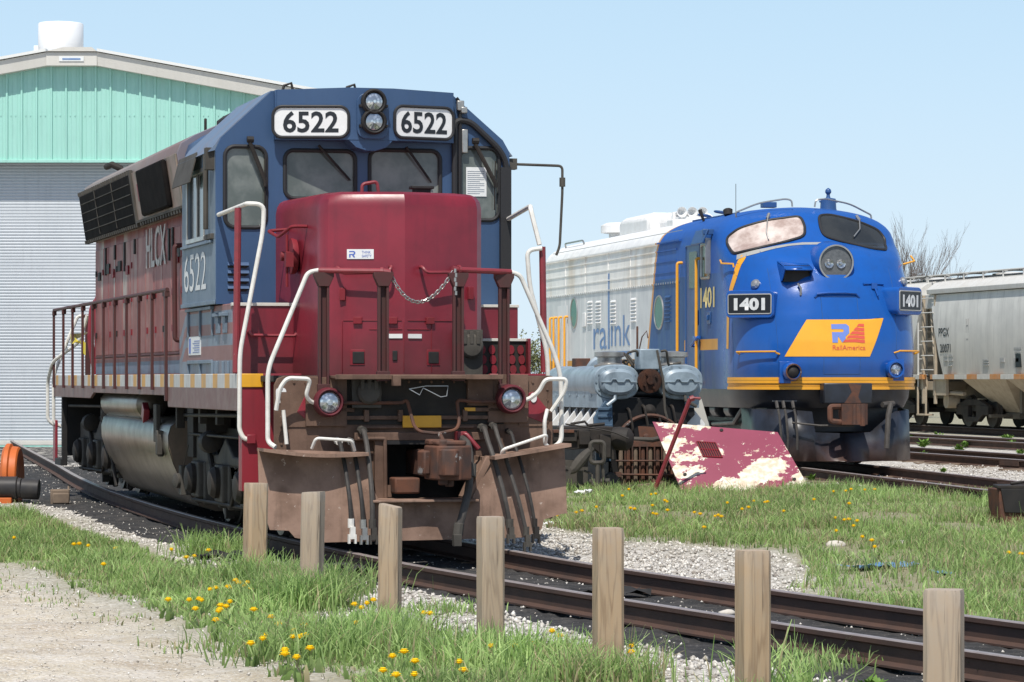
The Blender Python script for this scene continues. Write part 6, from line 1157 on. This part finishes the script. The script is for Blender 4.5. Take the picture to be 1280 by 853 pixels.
G1 = [(-12.,56.),(-9.5,50.5),(-7.2,45.0),(-5.9,41.2),(-4.9,38.0),(-3.75,33.9),(-2.62,30.6),(-2.1,28.3),(-1.28,24.4),(-.5,22.3),(.32,20.9),(.85,19.9),(1.3,18.4),(2.2,17.),(3.,12.),(0.2,12.),(-.55,17.),(-1.07,20.4),(-1.58,21.8),(-2.07,23.7),(-2.87,26.1),(-4.07,29.6),(-4.83,32.2),(-5.3,33.),(-8.,35.),(-14.,37.)]
G2 = [(.55,39.6),(1.28,36.8),(2.33,35.8),(3.05,33.9),(2.84,30.7),(2.5,28.9),(2.75,27.3),(3.35,25.),(4.0,22.8),(4.8,20.5),(6.5,15.),(12.,15.),(12.,40.),(9.6,43.5),(7.9,46.6),(6.4,50.3),(5.2,50.9),(3.5,51.2),(2.2,51.6),(1.0,51.5),(.1,47.),(.1,42.)]
GZ = np.vectorize(zg)
def lat(x, y):
    yy = np.clip(y, 18, 54); nx = np.polyval(CF, yy)+(y-yy)*np.polyval(np.polyder(CF), yy); s = np.polyval(np.polyder(CF), yy); return (x-nx)/np.sqrt(1+s*s)-.80
def soft(P, x, y, w=.35):                      # polygon mask with ragged edge
    a = 0
    for dx, dy in ((0,0),(w,0),(-w,0),(0,2*w),(0,-2*w)): a = a+inpoly(P, x+dx+.5*(fb(x, y, 1.1, 5)-.5), y+dy+1.2*(fb(x, y, .9, 9)-.5))
    return a/5
def masks(x, y):
    t = lat(x, y); n = fb(x, y, .8, 20)
    blk = np.where(y < 33, ((t > -1.12-.5*np.clip((27-y)/3, 0, 1)) & (t < .95))*1., ((t > -1.35-(y > 36)*.25-np.clip((y-45)/3, 0, 2.2)) & (t < 1.3))*1.)
    blk = np.where(y > 62, blk*.5, blk)
    for cx, cy, th in ((5.84, 56, 11.2), (9.35, 64.5, 14.3), (11.15, 79.5, 15.5), (12.62, 99, 14)):
        l = (x-cx)*math.cos(rad(th))+(y-cy)*math.sin(rad(th)); blk = np.maximum(blk, .46*(np.abs(l) < 1.0)*(y > 40))
    blk = np.maximum(blk, .9*((x > .4) & (x < 4.2) & (y > 51.2) & (y < 56)))
    so = np.maximum((soft(G1, x, y)+soft(G1, x, y, .9))/2, (soft(G2, x, y)+soft(G2, x, y, .9))/2*.9)
    b1 = np.interp(y, [12, 17, 20.4, 21.8, 23.7, 26.1, 29.6, 32.2, 33, 35, 37, 60], [.2, -.55, -1.07, -1.58, -2.07, -2.87, -4.07, -4.83, -5.3, -8, -14, -60])
    lot = np.clip((b1-x+.6*(n-.5)+.1)*1.5, 0, 1)*np.clip((33.3+1.5*(n-.5)-y)/1., 0, 1)
    far = np.clip((y-75)/30, 0, 1); so = np.maximum(so, far*.7)
    return blk, so, lot
fx = np.arange(-12.6, 12.61, .14); fy = np.arange(11, 66, .14)
geo = lambda a, n, r, s: [a+s*d for d in np.cumsum(np.array([.25*r**i for i in range(n)]))]
XS = np.array(geo(-12.6, 34, 1.27, -1)[::-1]+list(fx)+geo(12.6, 34, 1.27, 1)); YS = np.array(geo(11, 20, 1.25, -1)[::-1]+list(fy)+geo(66, 36, 1.27, 1))
gx, gy = np.meshgrid(XS, YS); x = gx.ravel(); y = gy.ravel()
blk, so, lot = masks(x, y)
near = (np.abs(x) < 13) & (y > 10) & (y < 67)
t_ = lat(x, y); inner = np.abs(t_) < .74
z = GZ(y)+near*((fb(x, y, 1.5, 40)-.5)*.07+(vnoise(x, y, 6, 44)-.5)*.03*(1-so*.5)+so*.03)
z = np.where((np.abs(t_) < 1.8) & near & (y < 62), np.minimum(z, GZ(y)+.045)+np.where(inner, .02*fb(x, y, 3, 50), 0), z)
me = bpy.data.meshes.new('ground'); nxv, nyv = len(XS), len(YS); me.vertices.add(nxv*nyv); me.vertices.foreach_set('co', np.stack([x, y, z], 1).ravel())
i, j = np.meshgrid(np.arange(nxv-1), np.arange(nyv-1)); a = (j*nxv+i).ravel(); F = np.stack([a, a+1, a+1+nxv, a+nxv], 1)
def setfaces(me, F):
    k = F.shape[1]; me.loops.add(F.size); me.loops.foreach_set('vertex_index', F.ravel().astype(np.int32)); me.polygons.add(len(F)); me.polygons.foreach_set('loop_start', np.arange(0, F.size, k, dtype=np.int32)); me.polygons.foreach_set('loop_total', np.full(len(F), k, np.int32)); me.update(calc_edges=True)
setfaces(me, F); me.polygons.foreach_set('use_smooth', [True]*len(F))
ca = me.color_attributes.new('mask', 'FLOAT_COLOR', 'POINT'); ca.data.foreach_set('color', np.stack([blk, so, lot, np.ones_like(x)], 1).astype(np.float32).ravel())
me.materials.append(MAT['ground']); g = bpy.data.objects.new('ground', me); COL.objects.link(g); g['kind'] = 'structure'; g['label'] = 'gravel yard with black track bed and grassy strips'
def gz(x, y):
    t_ = lat(x, y); zz = GZ(y)+(fb(x, y, 1.5, 40)-.5)*.07+.01; return np.where(np.abs(t_) < 1.8, np.minimum(zz, GZ(y)+.05), zz)
# ------------------------------------------------------------------ grass, gravel
def stuff(name, V, F, tint, mat, label, smooth_=False):
    me = bpy.data.meshes.new(name); me.vertices.add(len(V)); me.vertices.foreach_set('co', V.astype(np.float32).ravel()); setfaces(me, F)
    ca = me.color_attributes.new('tint', 'FLOAT_COLOR', 'POINT'); ca.data.foreach_set('color', np.concatenate([tint, np.ones((len(tint), 1))], 1).astype(np.float32).ravel()); me.materials.append(mat)
    o = bpy.data.objects.new(name, me); COL.objects.link(o); o['kind'] = 'stuff'; o['label'] = label; return o
def sample(P, n):
    P = np.array(P); lo, hi = P.min(0), P.max(0); out = np.zeros((0, 2))
    while len(out) < n:
        q = RNG.random((n, 2))*(hi-lo)+lo; out = np.concatenate([out, q[inpoly([tuple(p) for p in P], q[:, 0], q[:, 1])]])
    return out[:n]
def blades(pts, h, w, dry=.12, bright=1.):
    n = len(pts); x, y = pts.T; z = gz(x, y)-.01; az = RNG.random(n)*6.283; lean = RNG.random(n)**1.3*.75+.08; la = RNG.random(n)*6.283
    H = h*(.55+.9*RNG.random(n)); W = w*(.6+.8*RNG.random(n)); dx, dy = np.cos(az)*W/2, np.sin(az)*W/2; lx, ly = np.cos(la)*lean*H, np.sin(la)*lean*H
    V = np.zeros((n, 6, 3)); 
    for k, (f, g_, ww) in enumerate(((0, 0, 1), (.55, .35, .85), (.93, 1., .25))):
        for s, c in ((-1, 0), (1, 1)): V[:, k*2+c] = np.stack([x+lx*g_+s*dx*ww, y+ly*g_+s*dy*ww, z+H*f*(1-.25*lean*g_)], 1)
    base = (np.arange(n)*6)[:, None]; F = np.concatenate([base+np.array([0,1,3,2]), base+np.array([2,3,5,4])])
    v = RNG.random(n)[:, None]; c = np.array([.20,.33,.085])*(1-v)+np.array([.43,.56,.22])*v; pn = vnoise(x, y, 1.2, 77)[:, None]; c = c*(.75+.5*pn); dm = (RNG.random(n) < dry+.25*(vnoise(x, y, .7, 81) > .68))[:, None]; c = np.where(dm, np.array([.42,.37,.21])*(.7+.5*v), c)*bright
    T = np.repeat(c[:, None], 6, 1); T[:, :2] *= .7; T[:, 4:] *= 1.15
    return V.reshape(-1, 3), F, T.reshape(-1, 3)
DL = [(-5.46,34.96),(-4.56,33.46),(-4.52,33.62),(-4.41,33.31),(-3.87,30.36),(-4.04,32.86),(-3.5,32.62),(-3.12,32.47),(-3.21,31.68),(-3.18,31.77),(-2.73,25.35),(-2.51,26.74),(-2.47,26.92),(-2.42,27.07),(-2.36,27.0),(-2.43,27.93),(-2.36,27.77),(-2.29,27.81),(-2.26,27.19),(-2.19,26.81),(-2.54,25.42),(-2.47,24.65),(-2.49,25.35),(-2.53,25.92),(-2.29,24.93),(-2.24,25.25),(-2.19,24.8),(-2.18,24.28),(-2.23,24.16),(-2.15,23.55),(-1.98,24.43),(-1.8,23.89),(-1.7,23.21),(-1.69,22.06),(-1.71,21.74),(-1.73,21.52),(-1.52,21.88),(-1.49,22.7),(-1.44,22.03),(-1.46,21.86),(-1.49,20.66),(-1.42,20.5),(-1.33,20.29),(-1.33,20.85),(-1.12,25.2),(-1.1,25.46),(-1.25,25.11),(-1.18,24.73),(-1.11,23.02),(-1.5,22.76),(-1.51,22.45),(-1.44,22.05),(-0.71,20.55),(-0.76,20.2),(-0.6,19.87),(-0.35,19.87),(-0.75,19.33),(-0.65,19.06),(-0.59,19.11),(-0.64,23.99),(-0.6,23.93),(-0.16,21.14),(-0.02,21.18),(0.17,21.46),(0.25,22.15),(0.34,21.95),(0.79,21.18),(0.77,20.63),(-0.31,19.52),(0.57,39.78),(0.79,40.64),(0.92,40.87),(1.13,41.86),(1.54,41.63),(1.6,41.47),(1.73,46.85),(1.53,45.24),(1.94,45.35),(2.07,45.83),(2.07,43.95),(2.1,43.33),(1.87,42.39),(2.01,41.01),(1.75,40.02),(1.82,39.87),(2.33,40.02),(2.31,40.25),(2.24,36.99),(2.51,39.5),(2.56,39.72),(2.59,39.14),(2.86,42.9),(2.95,41.57),(3.1,41.81),(3.28,43.69),(3.41,43.25),(3.49,43.42),(3.49,40.78),(4.13,43.95),(4.73,46.83),(4.87,46.83),(4.99,47.04),(5.2,47.14),(5.4,47.56),(4.48,42.64),(3.94,38.79),(3.98,38.58),(4.03,38.65),(4.0,37.44),(4.13,38.44),(3.65,36.18),(3.89,35.28),(3.9,34.33),(3.74,33.11),(5.03,32.21),(5.07,31.88)]
sets = []
p = sample(G1, 330000); x, y = p.T; keep = (soft(G1, x, y, .35) > .25+.6*RNG.random(len(x))) & (y < 50) & (x > -9) & (x < 2.4) & (y > 14); d = fb(x, y, 1.3, 60); keep &= RNG.random(len(x)) < np.clip(.35+1.3*(d-.3), .12, 1)*np.clip(1.25-(y-30)/40, .5, 1); keep &= lat(x, y) < -1.15; p = p[keep]; x, y = p.T; e = np.clip(1-np.abs(soft(G1, x, y, .5)-1)*1.2, .35, 1)
sets.append(blades(p, (.075+.17*np.clip(fb(x, y, 1.6, 63)*1.7-.5, 0, 1))*e, .0085+.004*RNG.random(len(p))))
p = sample(G2, 380000); x, y = p.T; keep = (soft(G2, x, y, .55) > .25+.6*RNG.random(len(x))) & (x < 10.5) & (y > 17); d = fb(x, y, 1.0, 66); keep &= RNG.random(len(x)) < np.clip(.10+1.9*(d-.34), .03, 1)*np.clip(1.2-(y-25)/45, .45, 1); keep &= lat(x, y) > 1.15; p = p[keep]; x, y = p.T
sets.append(blades(p, .07+.16*np.clip(fb(x, y, 1.2, 69)*1.7-.5, 0, 1), .009+.004*RNG.random(len(p)), .17, .95))
# taller tufts at the post feet and stray tufts in the gravel
for (cx, cy, r, n, h) in ((-2.38,29.4,.45,1500,.34), (-1.78,26.7,.45,2000,.34), (-1.0,23.7,.4,1200,.24), (-.25,21.7,.4,1500,.24), (.5,20.0,.4,1300,.26), (1.35,17.7,.3,600,.25), (-3.3,34.3,.35,450,.30), (-2.9,34.2,.25,300,.26), (1.55,18.6,.35,260,.42), (4.3,48.7,.7,900,.24), (5.0,48.6,.6,800,.26), (5.4,47.7,.5,500,.24), (7.3,45.8,.8,900,.25), (6.2,40.9,.6,700,.25), (1.0,50.2,.6,500,.2), (3.0,49.4,.6,500,.2), (-1.9,28.8,.6,1800,.30), (-1.25,22.3,.7,2500,.28), (.2,21.2,.6,1800,.27), (2.0,21.4,.5,250,.16), (-.6,26.2,.4,250,.14), (7.6,50.4,.7,260,.12), (8.3,48.7,.6,260,.14)):
    q = RNG.normal(size=(n, 2))*r*.5+(cx, cy); sets.append(blades(q, h*(.6+.4*RNG.random(n)), .011, .08))
q = np.stack([RNG.random(60000)*9-8, 17+RNG.random(60000)*19], 1); x, y = q.T; lm = masks(x, y); s9 = soft(G1, x, y, 1.4); keep = (s9 > .25) & (s9 < .8) & (lm[2] > .0) & (fb(x, y, 1.4, 99) > .53) & (RNG.random(len(x)) < .55*s9+.02); sets.append(blades(q[keep], .025+.04*RNG.random(keep.sum()), .014, .3))
for fx_, fy_ in DL:
    n_ = 9; q = RNG.normal(size=(n_, 2))*.05+(fx_, fy_); sets.append(blades(q, .07+.06*RNG.random(n_), .034, .0, .8))
q = np.concatenate([sample(G1, 900), sample(G2, 900)]); q = np.repeat(q, 7, 0)+RNG.normal(size=(len(q)*7, 2))*.05; q = q[(np.abs(lat(*q.T)) > 1.2)]; sets.append(blades(q, .05+.06*RNG.random(len(q)), .030, .06, .78))
off = 0; Vs, Fs, Ts = [], [], []
for V, F, T in sets: Vs.append(V); Fs.append(F+off); Ts.append(T); off += len(V)
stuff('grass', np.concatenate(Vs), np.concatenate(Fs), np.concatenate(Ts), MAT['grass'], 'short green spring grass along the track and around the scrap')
def stones(pts, size):
    n = len(pts); x, y = pts.T; D = np.array([(1,0,0),(-1,0,0),(0,1,0),(0,-1,0),(0,0,1),(0,0,-1)], float)
    V = D[None]*(size[:, None, None]*(.55+.8*RNG.random((n, 6, 1)))); V += RNG.normal(size=V.shape)*size[:, None, None]*.18; a = RNG.random(n)*6.28; c, s = np.cos(a), np.sin(a); X = V[..., 0]*c[:, None]-V[..., 1]*s[:, None]; Y = V[..., 0]*s[:, None]+V[..., 1]*c[:, None]; Z = V[..., 2]*.75
    V = np.stack([X+x[:, None], Y+y[:, None], Z+(gz(x, y)+size*.15)[:, None]], 2)
    f = np.array([(0,2,4),(2,1,4),(1,3,4),(3,0,4),(2,0,5),(1,2,5),(3,1,5),(0,3,5)]); F = ((np.arange(n)*6)[:, None, None]+f).reshape(-1, 3)
    v = RNG.random((n, 1)); col = np.array([.36,.33,.285])*(1-v)+np.array([.70,.665,.61])*v; dk = RNG.random((n, 1)) < .12; col = np.where(dk, np.array([.24,.21,.18]), col)
    return V.reshape(-1, 3), F, np.repeat(col[:, None], 6, 1).reshape(-1, 3)
q = np.stack([RNG.random(260000)*24-12, 13+RNG.random(260000)**1.2*50], 1); x, y = q.T; t = lat(x, y); blk, so, lot = masks(x, y)
pr = np.where(blk > .7, .05+.25*(fb(x, y, 1.1, 90) > .60), np.where(so > .5, .015, np.where(lot > .3, .5, np.where((lat(x, y) < -3.2) & (y < 33), .3, .8)))); vis = np.abs(x) < .165*y+.3; pr = np.where((np.abs(t) < 5) & (y < 40), pr, pr*.55)
q = q[(RNG.random(len(x)) < pr) & vis]; sz = .010+.020*RNG.random(len(q))**1.8; bk = masks(*q.T)[0] > .6; sz = np.where(bk, sz*.6, sz); lo = masks(*q.T)[2] > .12; sz = np.where(lo, .004+.010*RNG.random(len(sz))**3, sz)
V, F, T = stones(q, sz); stuff('gravel', V, F, T, MAT['stone'], 'pale crushed stone gravel beside the rails')
# ------------------------------------------------------------------ dandelions (each one a thing)
def flower(seed):
    r = random.Random(seed); b = MB(); hx, hy = r.uniform(-.03, .03), r.uniform(-.03, .03); h = .15
    b.tube([(0, 0, -.03), (hx*.4, hy*.4, h*.6), (hx, hy, h)], .003, 5, 0)
    for ring, (rad_, up, n) in enumerate(((.032, .004, 14), (.028, .016, 12), (.018, .026, 9))):
        for k in range(n):
            a = 6.283*k/n+ring*.3; w = .0065; c, s = math.cos(a), math.sin(a); b.add([(hx+c*.003-s*w*.4, hy+s*.003+c*w*.4, h+.002*ring), (hx+c*.003+s*w*.4, hy+s*.003-c*w*.4, h+.002*ring), (hx+c*rad_+s*w, hy+s*rad_-c*w, h+up), (hx+c*rad_-s*w, hy+s*rad_+c*w, h+up)], [(0,1,2,3)], 1)
    b.lathe((hx, hy, h-.008), (0,0,1), [(.004, 0), (.012, .006), (.024, .016), (.014, .027), (.001, .030)], 10, 1)
    return b.build('dandelion', [MAT['stem'], MAT['dandelion']], recalc=False)
protos = [flower(s) for s in range(5)]
for i, (fx_, fy_) in enumerate(DL):
    o = protos[i] if i < 5 else protos[i % 5].copy()
    if i >= 5: COL.objects.link(o)
    o.location = (fx_, fy_, float(gz(np.array([fx_]), np.array([fy_]))[0])); o.rotation_euler = (0, 0, i*1.7); s = .85+.35*((i*37) % 11)/11; o.scale = (s, s, 1)
    right = fx_ > .3 and fy_ > 30; lt = not right and fy_ > 30
    if right: tag(o, 'yellow dandelion in the grass in front of the leaning panel and scrap', 'dandelion', 'dandelions right of the track')
    elif lt: tag(o, 'yellow dandelion in the grass strip beside the locomotive fuel tank', 'dandelion', 'dandelions left of the fuel tank')
    else: tag(o, 'yellow dandelion in the grass around the wooden posts', 'dandelion', 'dandelions around the posts')
# ------------------------------------------------------------------ weeds, rag scraps, litter
def weed(seed, h, n):
    r = random.Random(seed); b = MB()
    for k in range(n):
        a = r.uniform(0, 6.28); e = r.uniform(.2, 1.1); l = h*r.uniform(.5, 1); w = l*.16; d = Vector((math.cos(a)*math.sin(e), math.sin(a)*math.sin(e), math.cos(e))); s = Vector((-math.sin(a), math.cos(a), 0)); o = Vector((r.uniform(-.05, .05), r.uniform(-.05, .05), r.uniform(0, h*.5)))
        p1 = o+d*l*.5; p2 = o+d*l*.95-Vector((0,0,l*.12)); b.add([o, p1+s*w, p2, p1-s*w], [(0,1,2,3)])
    o = b.build('weed', MAT['weed'], recalc=False); return o
MAT['weed'] = paint('weed_leaf_green', (.10, .19, .03), (.16, .24, .05), .5, 9, .55, 0)
wp = [weed(1, .30, 60), weed(2, .22, 45)]; used = [0, 0]
for i, (x_, y_, s) in enumerate(((6.9,57.6,.8), (7.9,58.6,.8), (9.2,56.2,1.1), (9.9,55.5,.8), (8.7,68.,.9), (9.6,67.5,1.), (10.4,66.,.8), (9.1,72.5,1.), (10.0,71.5,1.2), (11.2,70.5,1.1), (9.9,77.,1.2), (10.9,77.,1.3), (11.9,76.,1.2), (11.5,82.5,1.3), (12.6,81.5,1.2), (10.6,84.5,1.5), (11.2,84.,1.3), (13.0,84.2,1.4), (5.1,54.6,.7))):
    k = i % 2; o = wp[k] if not used[k] else wp[k].copy()
    if used[k]: COL.objects.link(o)
    used[k] = 1; o.location = (x_, y_, zg(y_)); o.rotation_euler = (0, 0, i*1.3); o.scale = (s*.9, s*.8, s*.6); tag(o, 'green leafy weed growing among the empty yard rails', 'weed', 'weeds between the yard tracks')
for i, (x_, y_, s, lb) in enumerate(((1.75,19.4,.5, 'low green weed beside the thick brown post'), (2.15,19.2,.7, 'ferny green weed between the thick brown post and the greyish post'), (3.02,20.4,.45, 'small dark weed growing against the far rail behind the greyish post'))):
    o = wp[i % 2].copy(); COL.objects.link(o); o.location = (x_, y_, 0); o.rotation_euler = (0, 0, i); o.scale = (s*1.3, s*1.3, s); tag(o, lb, 'weed')
def rag(x_, y_, w, l, mt, seed, hgt=.05):
    b = MB(); r = np.random.default_rng(seed); n = 9; rows = []
    for i in range(n):
        row = []
        for j in range(n):
            e = 1+.25*(r.random()-.5) if i in (0, n-1) or j in (0, n-1) else 1; row.append(((i/(n-1)-.5)*w*e, (j/(n-1)-.5)*l*e, .012+hgt*r.random()))
        rows.append(row)
    b.grid(rows); o = b.build('rag', MAT[mt], recalc=False, ang=70); o.location = (x_, y_, float(gz(np.array([x_]), np.array([y_]))[0])); o.rotation_euler = (0, 0, seed); return o
for x_, y_, w, l, sd, h, lb in ((-1.85,31.2,.5,.9,1,.12, 'crumpled black ground fabric beside the rail behind the hose post'), (-3.0,33.6,.45,.7,2,.10, 'grey black fabric scrap on gravel near the post by the shed end'), (-2.75,33.2,.3,.5,3,.10, 'small crumpled fabric scrap touching the rail below the truck wheels'), (.9,28.2,.5,.6,5,.06, 'torn black fabric edge between the rails behind the brown post'), (1.9,24.2,.4,.5,6,.05, 'flat torn fabric flap lying between the rails')):
    tag(rag(x_, y_, w, l, 'fabric', sd, h), lb, 'fabric scrap')
tag(rag(3.7,31.9,.9,.3,'tarp',7,.05), 'faded blue plastic tarp scrap lying in the grass', 'tarp scrap'); tag(rag(4.15,31.2,.8,.08,'tarp',8,.03), 'thin twisted blue plastic strip in the grass', 'tarp scrap')
tag(rag(1.08,48.2,.22,.25,'sign_white',9,.10), 'crumpled white litter in the grass beside the truck frame', 'litter'); tag(rag(.52,40.4,.18,.2,'sign_white',10,.05), 'flat white litter scrap in the grass beside the plow', 'litter')
for x_, y_, s, lb in ((3.62,35.8,.09, 'larger pale stone in the grass'), (4.35,35.9,.08, 'smaller pale stone in the grass near the blue scrap'), (1.75,26.0,.05, 'small tan stone lying on the black fabric between the rails')):
    b = MB(); b.ball((0, 0, 0), s, 10, (1.4, 1, .6)); b.v = [tuple(Vector(v)*(1+.25*(mnoise.noise(Vector(v)*18+Vector((x_, 0, 0)))))) for v in b.v]; o = b.build('rock', MAT['rock'] if 'rock' in MAT else MAT.setdefault('rock', paint('pale_rock', (.55,.51,.45), (.4,.36,.31), .5, 12, .85, 0)), ang=80); o.location = (x_, y_, zg(y_)+.03); tag(o, lb, 'stone')
# ------------------------------------------------------------------ bare tree and bushes
def tree(name, lb, loc, h, spread, seed, stems, depth, leaf=0, cat='tree'):
    r = random.Random(seed); L = thing(name, lb, cat, loc); tr = MB(); cr = MB(); lf = MB()
    def grow(p, d, l, rd, lev):
        n = 3; pts = [p]; q = p.copy(); dd = d.copy()
        for i in range(n): dd = (dd+Vector((r.uniform(-.16, .16), r.uniform(-.16, .16), r.uniform(-.02, .12)))).normalized(); q = q+dd*l/n; pts.append(q.copy())
        (tr if lev == 0 else cr).tube(pts, [rd*(1-.4*i/n) for i in range(n+1)], 5 if lev < 2 else 3)
        if leaf and lev >= depth-1:
            for k in range(leaf): c = pts[r.randrange(1, 4)]+Vector((r.gauss(0, .1), r.gauss(0, .1), r.gauss(0, .1))); a = Vector((r.gauss(0, 1), r.gauss(0, 1), r.gauss(0, 1))).normalized()*.07; e = a.orthogonal().normalized()*.04; lf.add([c-a, c+e, c+a, c-e], [(0,1,2,3)])
        if lev < depth:
            for k in range(r.choice((2, 3, 3)) if lev else 4):
                t = r.uniform(.35, 1); c = pts[0].lerp(pts[-1], t) if t < .9 else pts[-1]; a = r.uniform(0, 6.28); s = r.uniform(.25, .6)*spread; grow(c, (dd+Vector((math.cos(a)*s, math.sin(a)*s, .15))).normalized(), l*r.uniform(.55, .8), rd*.55, lev+1)
    for k in range(stems): a = r.uniform(0, 6.28); s = r.uniform(.05, .35)*spread; grow(Vector((r.uniform(-.3, .3), r.uniform(-.3, .3), 0)), Vector((math.cos(a)*s, math.sin(a)*s, 1)).normalized(), h*.42, .07*h/8, 0)
    tr.build('trunk', MAT['bark'], L); cr.build('crown', MAT['bark'], L)
    if leaf: lf.build('foliage', MAT['bush'], L, recalc=False)
tree('bare_tree', 'leafless spreading tree rising behind the blue nose and the hopper car', (16.5, 130, .35), 7.6, .8, 3, 8, 5)
tree('bare_tree', 'thin leafless tree tops just above the hopper roof', (21.4, 136, .35), 5.6, .9, 11, 6, 4)
tree('bush', 'budding bush beyond the yard seen between red nose and white roof', (1.4, 150, .35), 4.0, 1.0, 5, 6, 4, 5, 'bush')
tree('bush', 'smaller budding bush half hidden behind the red nose', (-.6, 155, .35), 3.6, 1.0, 6, 6, 4, 5, 'bush')
# ------------------------------------------------------------------ light, sky, camera
SD = Vector((-.185*.5, -.983*.5, .866)).normalized()
el = math.asin(SD.z); az = math.atan2(SD.x, SD.y)
su = bpy.data.lights.new('sun', 'SUN'); su.energy = 5.0; su.angle = rad(.5); su.color = (1, .955, .88); so_ = bpy.data.objects.new('sun', su); COL.objects.link(so_); so_.rotation_euler = SD.to_track_quat('Z', 'Y').to_euler()
w = bpy.data.worlds.new('World'); SC.world = w; w.use_nodes = True; nt = w.node_tree; bg = nt.nodes['Background']; sk = nt.nodes.new('ShaderNodeTexSky'); sk.sky_type = 'NISHITA'; sk.sun_disc = False; sk.sun_elevation = el; sk.sun_rotation = az; sk.altitude = 50; sk.air_density = 1.0; sk.dust_density = .9; sk.ozone_density = 2.
tc = nt.nodes.new('ShaderNodeTexCoord'); sx = nt.nodes.new('ShaderNodeSeparateXYZ'); nt.links.new(tc.outputs['Generated'], sx.inputs[0])
def mr(lo, hi, a, b_): x = nt.nodes.new('ShaderNodeMapRange'); x.interpolation_type = 'SMOOTHSTEP'; nt.links.new(sx.outputs[2], x.inputs[0]); [setattr(x.inputs[i], 'default_value', v) for i, v in zip((1, 2, 3, 4), (lo, hi, a, b_))]; return x.outputs[0]
S_ = .12; hz = nt.nodes.new('ShaderNodeMix'); hz.data_type = 'RGBA'; nt.links.new(mr(0, .13, 0, 1), hz.inputs[0]); hz.inputs[6].default_value = (.73/S_, .88/S_, .99/S_, 1); hz.inputs[7].default_value = (.57/S_, .795/S_, 1./S_, 1)
mx = nt.nodes.new('ShaderNodeMix'); mx.data_type = 'RGBA'; nt.links.new(mr(.07, .28, .95, .05), mx.inputs[0]); nt.links.new(sk.outputs[0], mx.inputs[6]); nt.links.new(hz.outputs[2], mx.inputs[7])
nt.links.new(mx.outputs[2], bg.inputs[0]); bg.inputs[1].default_value = S_
cm = bpy.data.cameras.new('camera'); cm.lens = 112.5; cm.sensor_width = 36; cm.shift_y = 47.5/1280; cm.clip_end = 6000; cm.clip_start = .5; co = bpy.data.objects.new('camera', cm); COL.objects.link(co); co.location = (0, 0, 1.93); co.rotation_euler = (rad(90), 0, 0); SC.camera = co
SC.view_settings.view_transform = 'Standard'; SC.view_settings.look = 'None'; SC.view_settings.exposure = 0
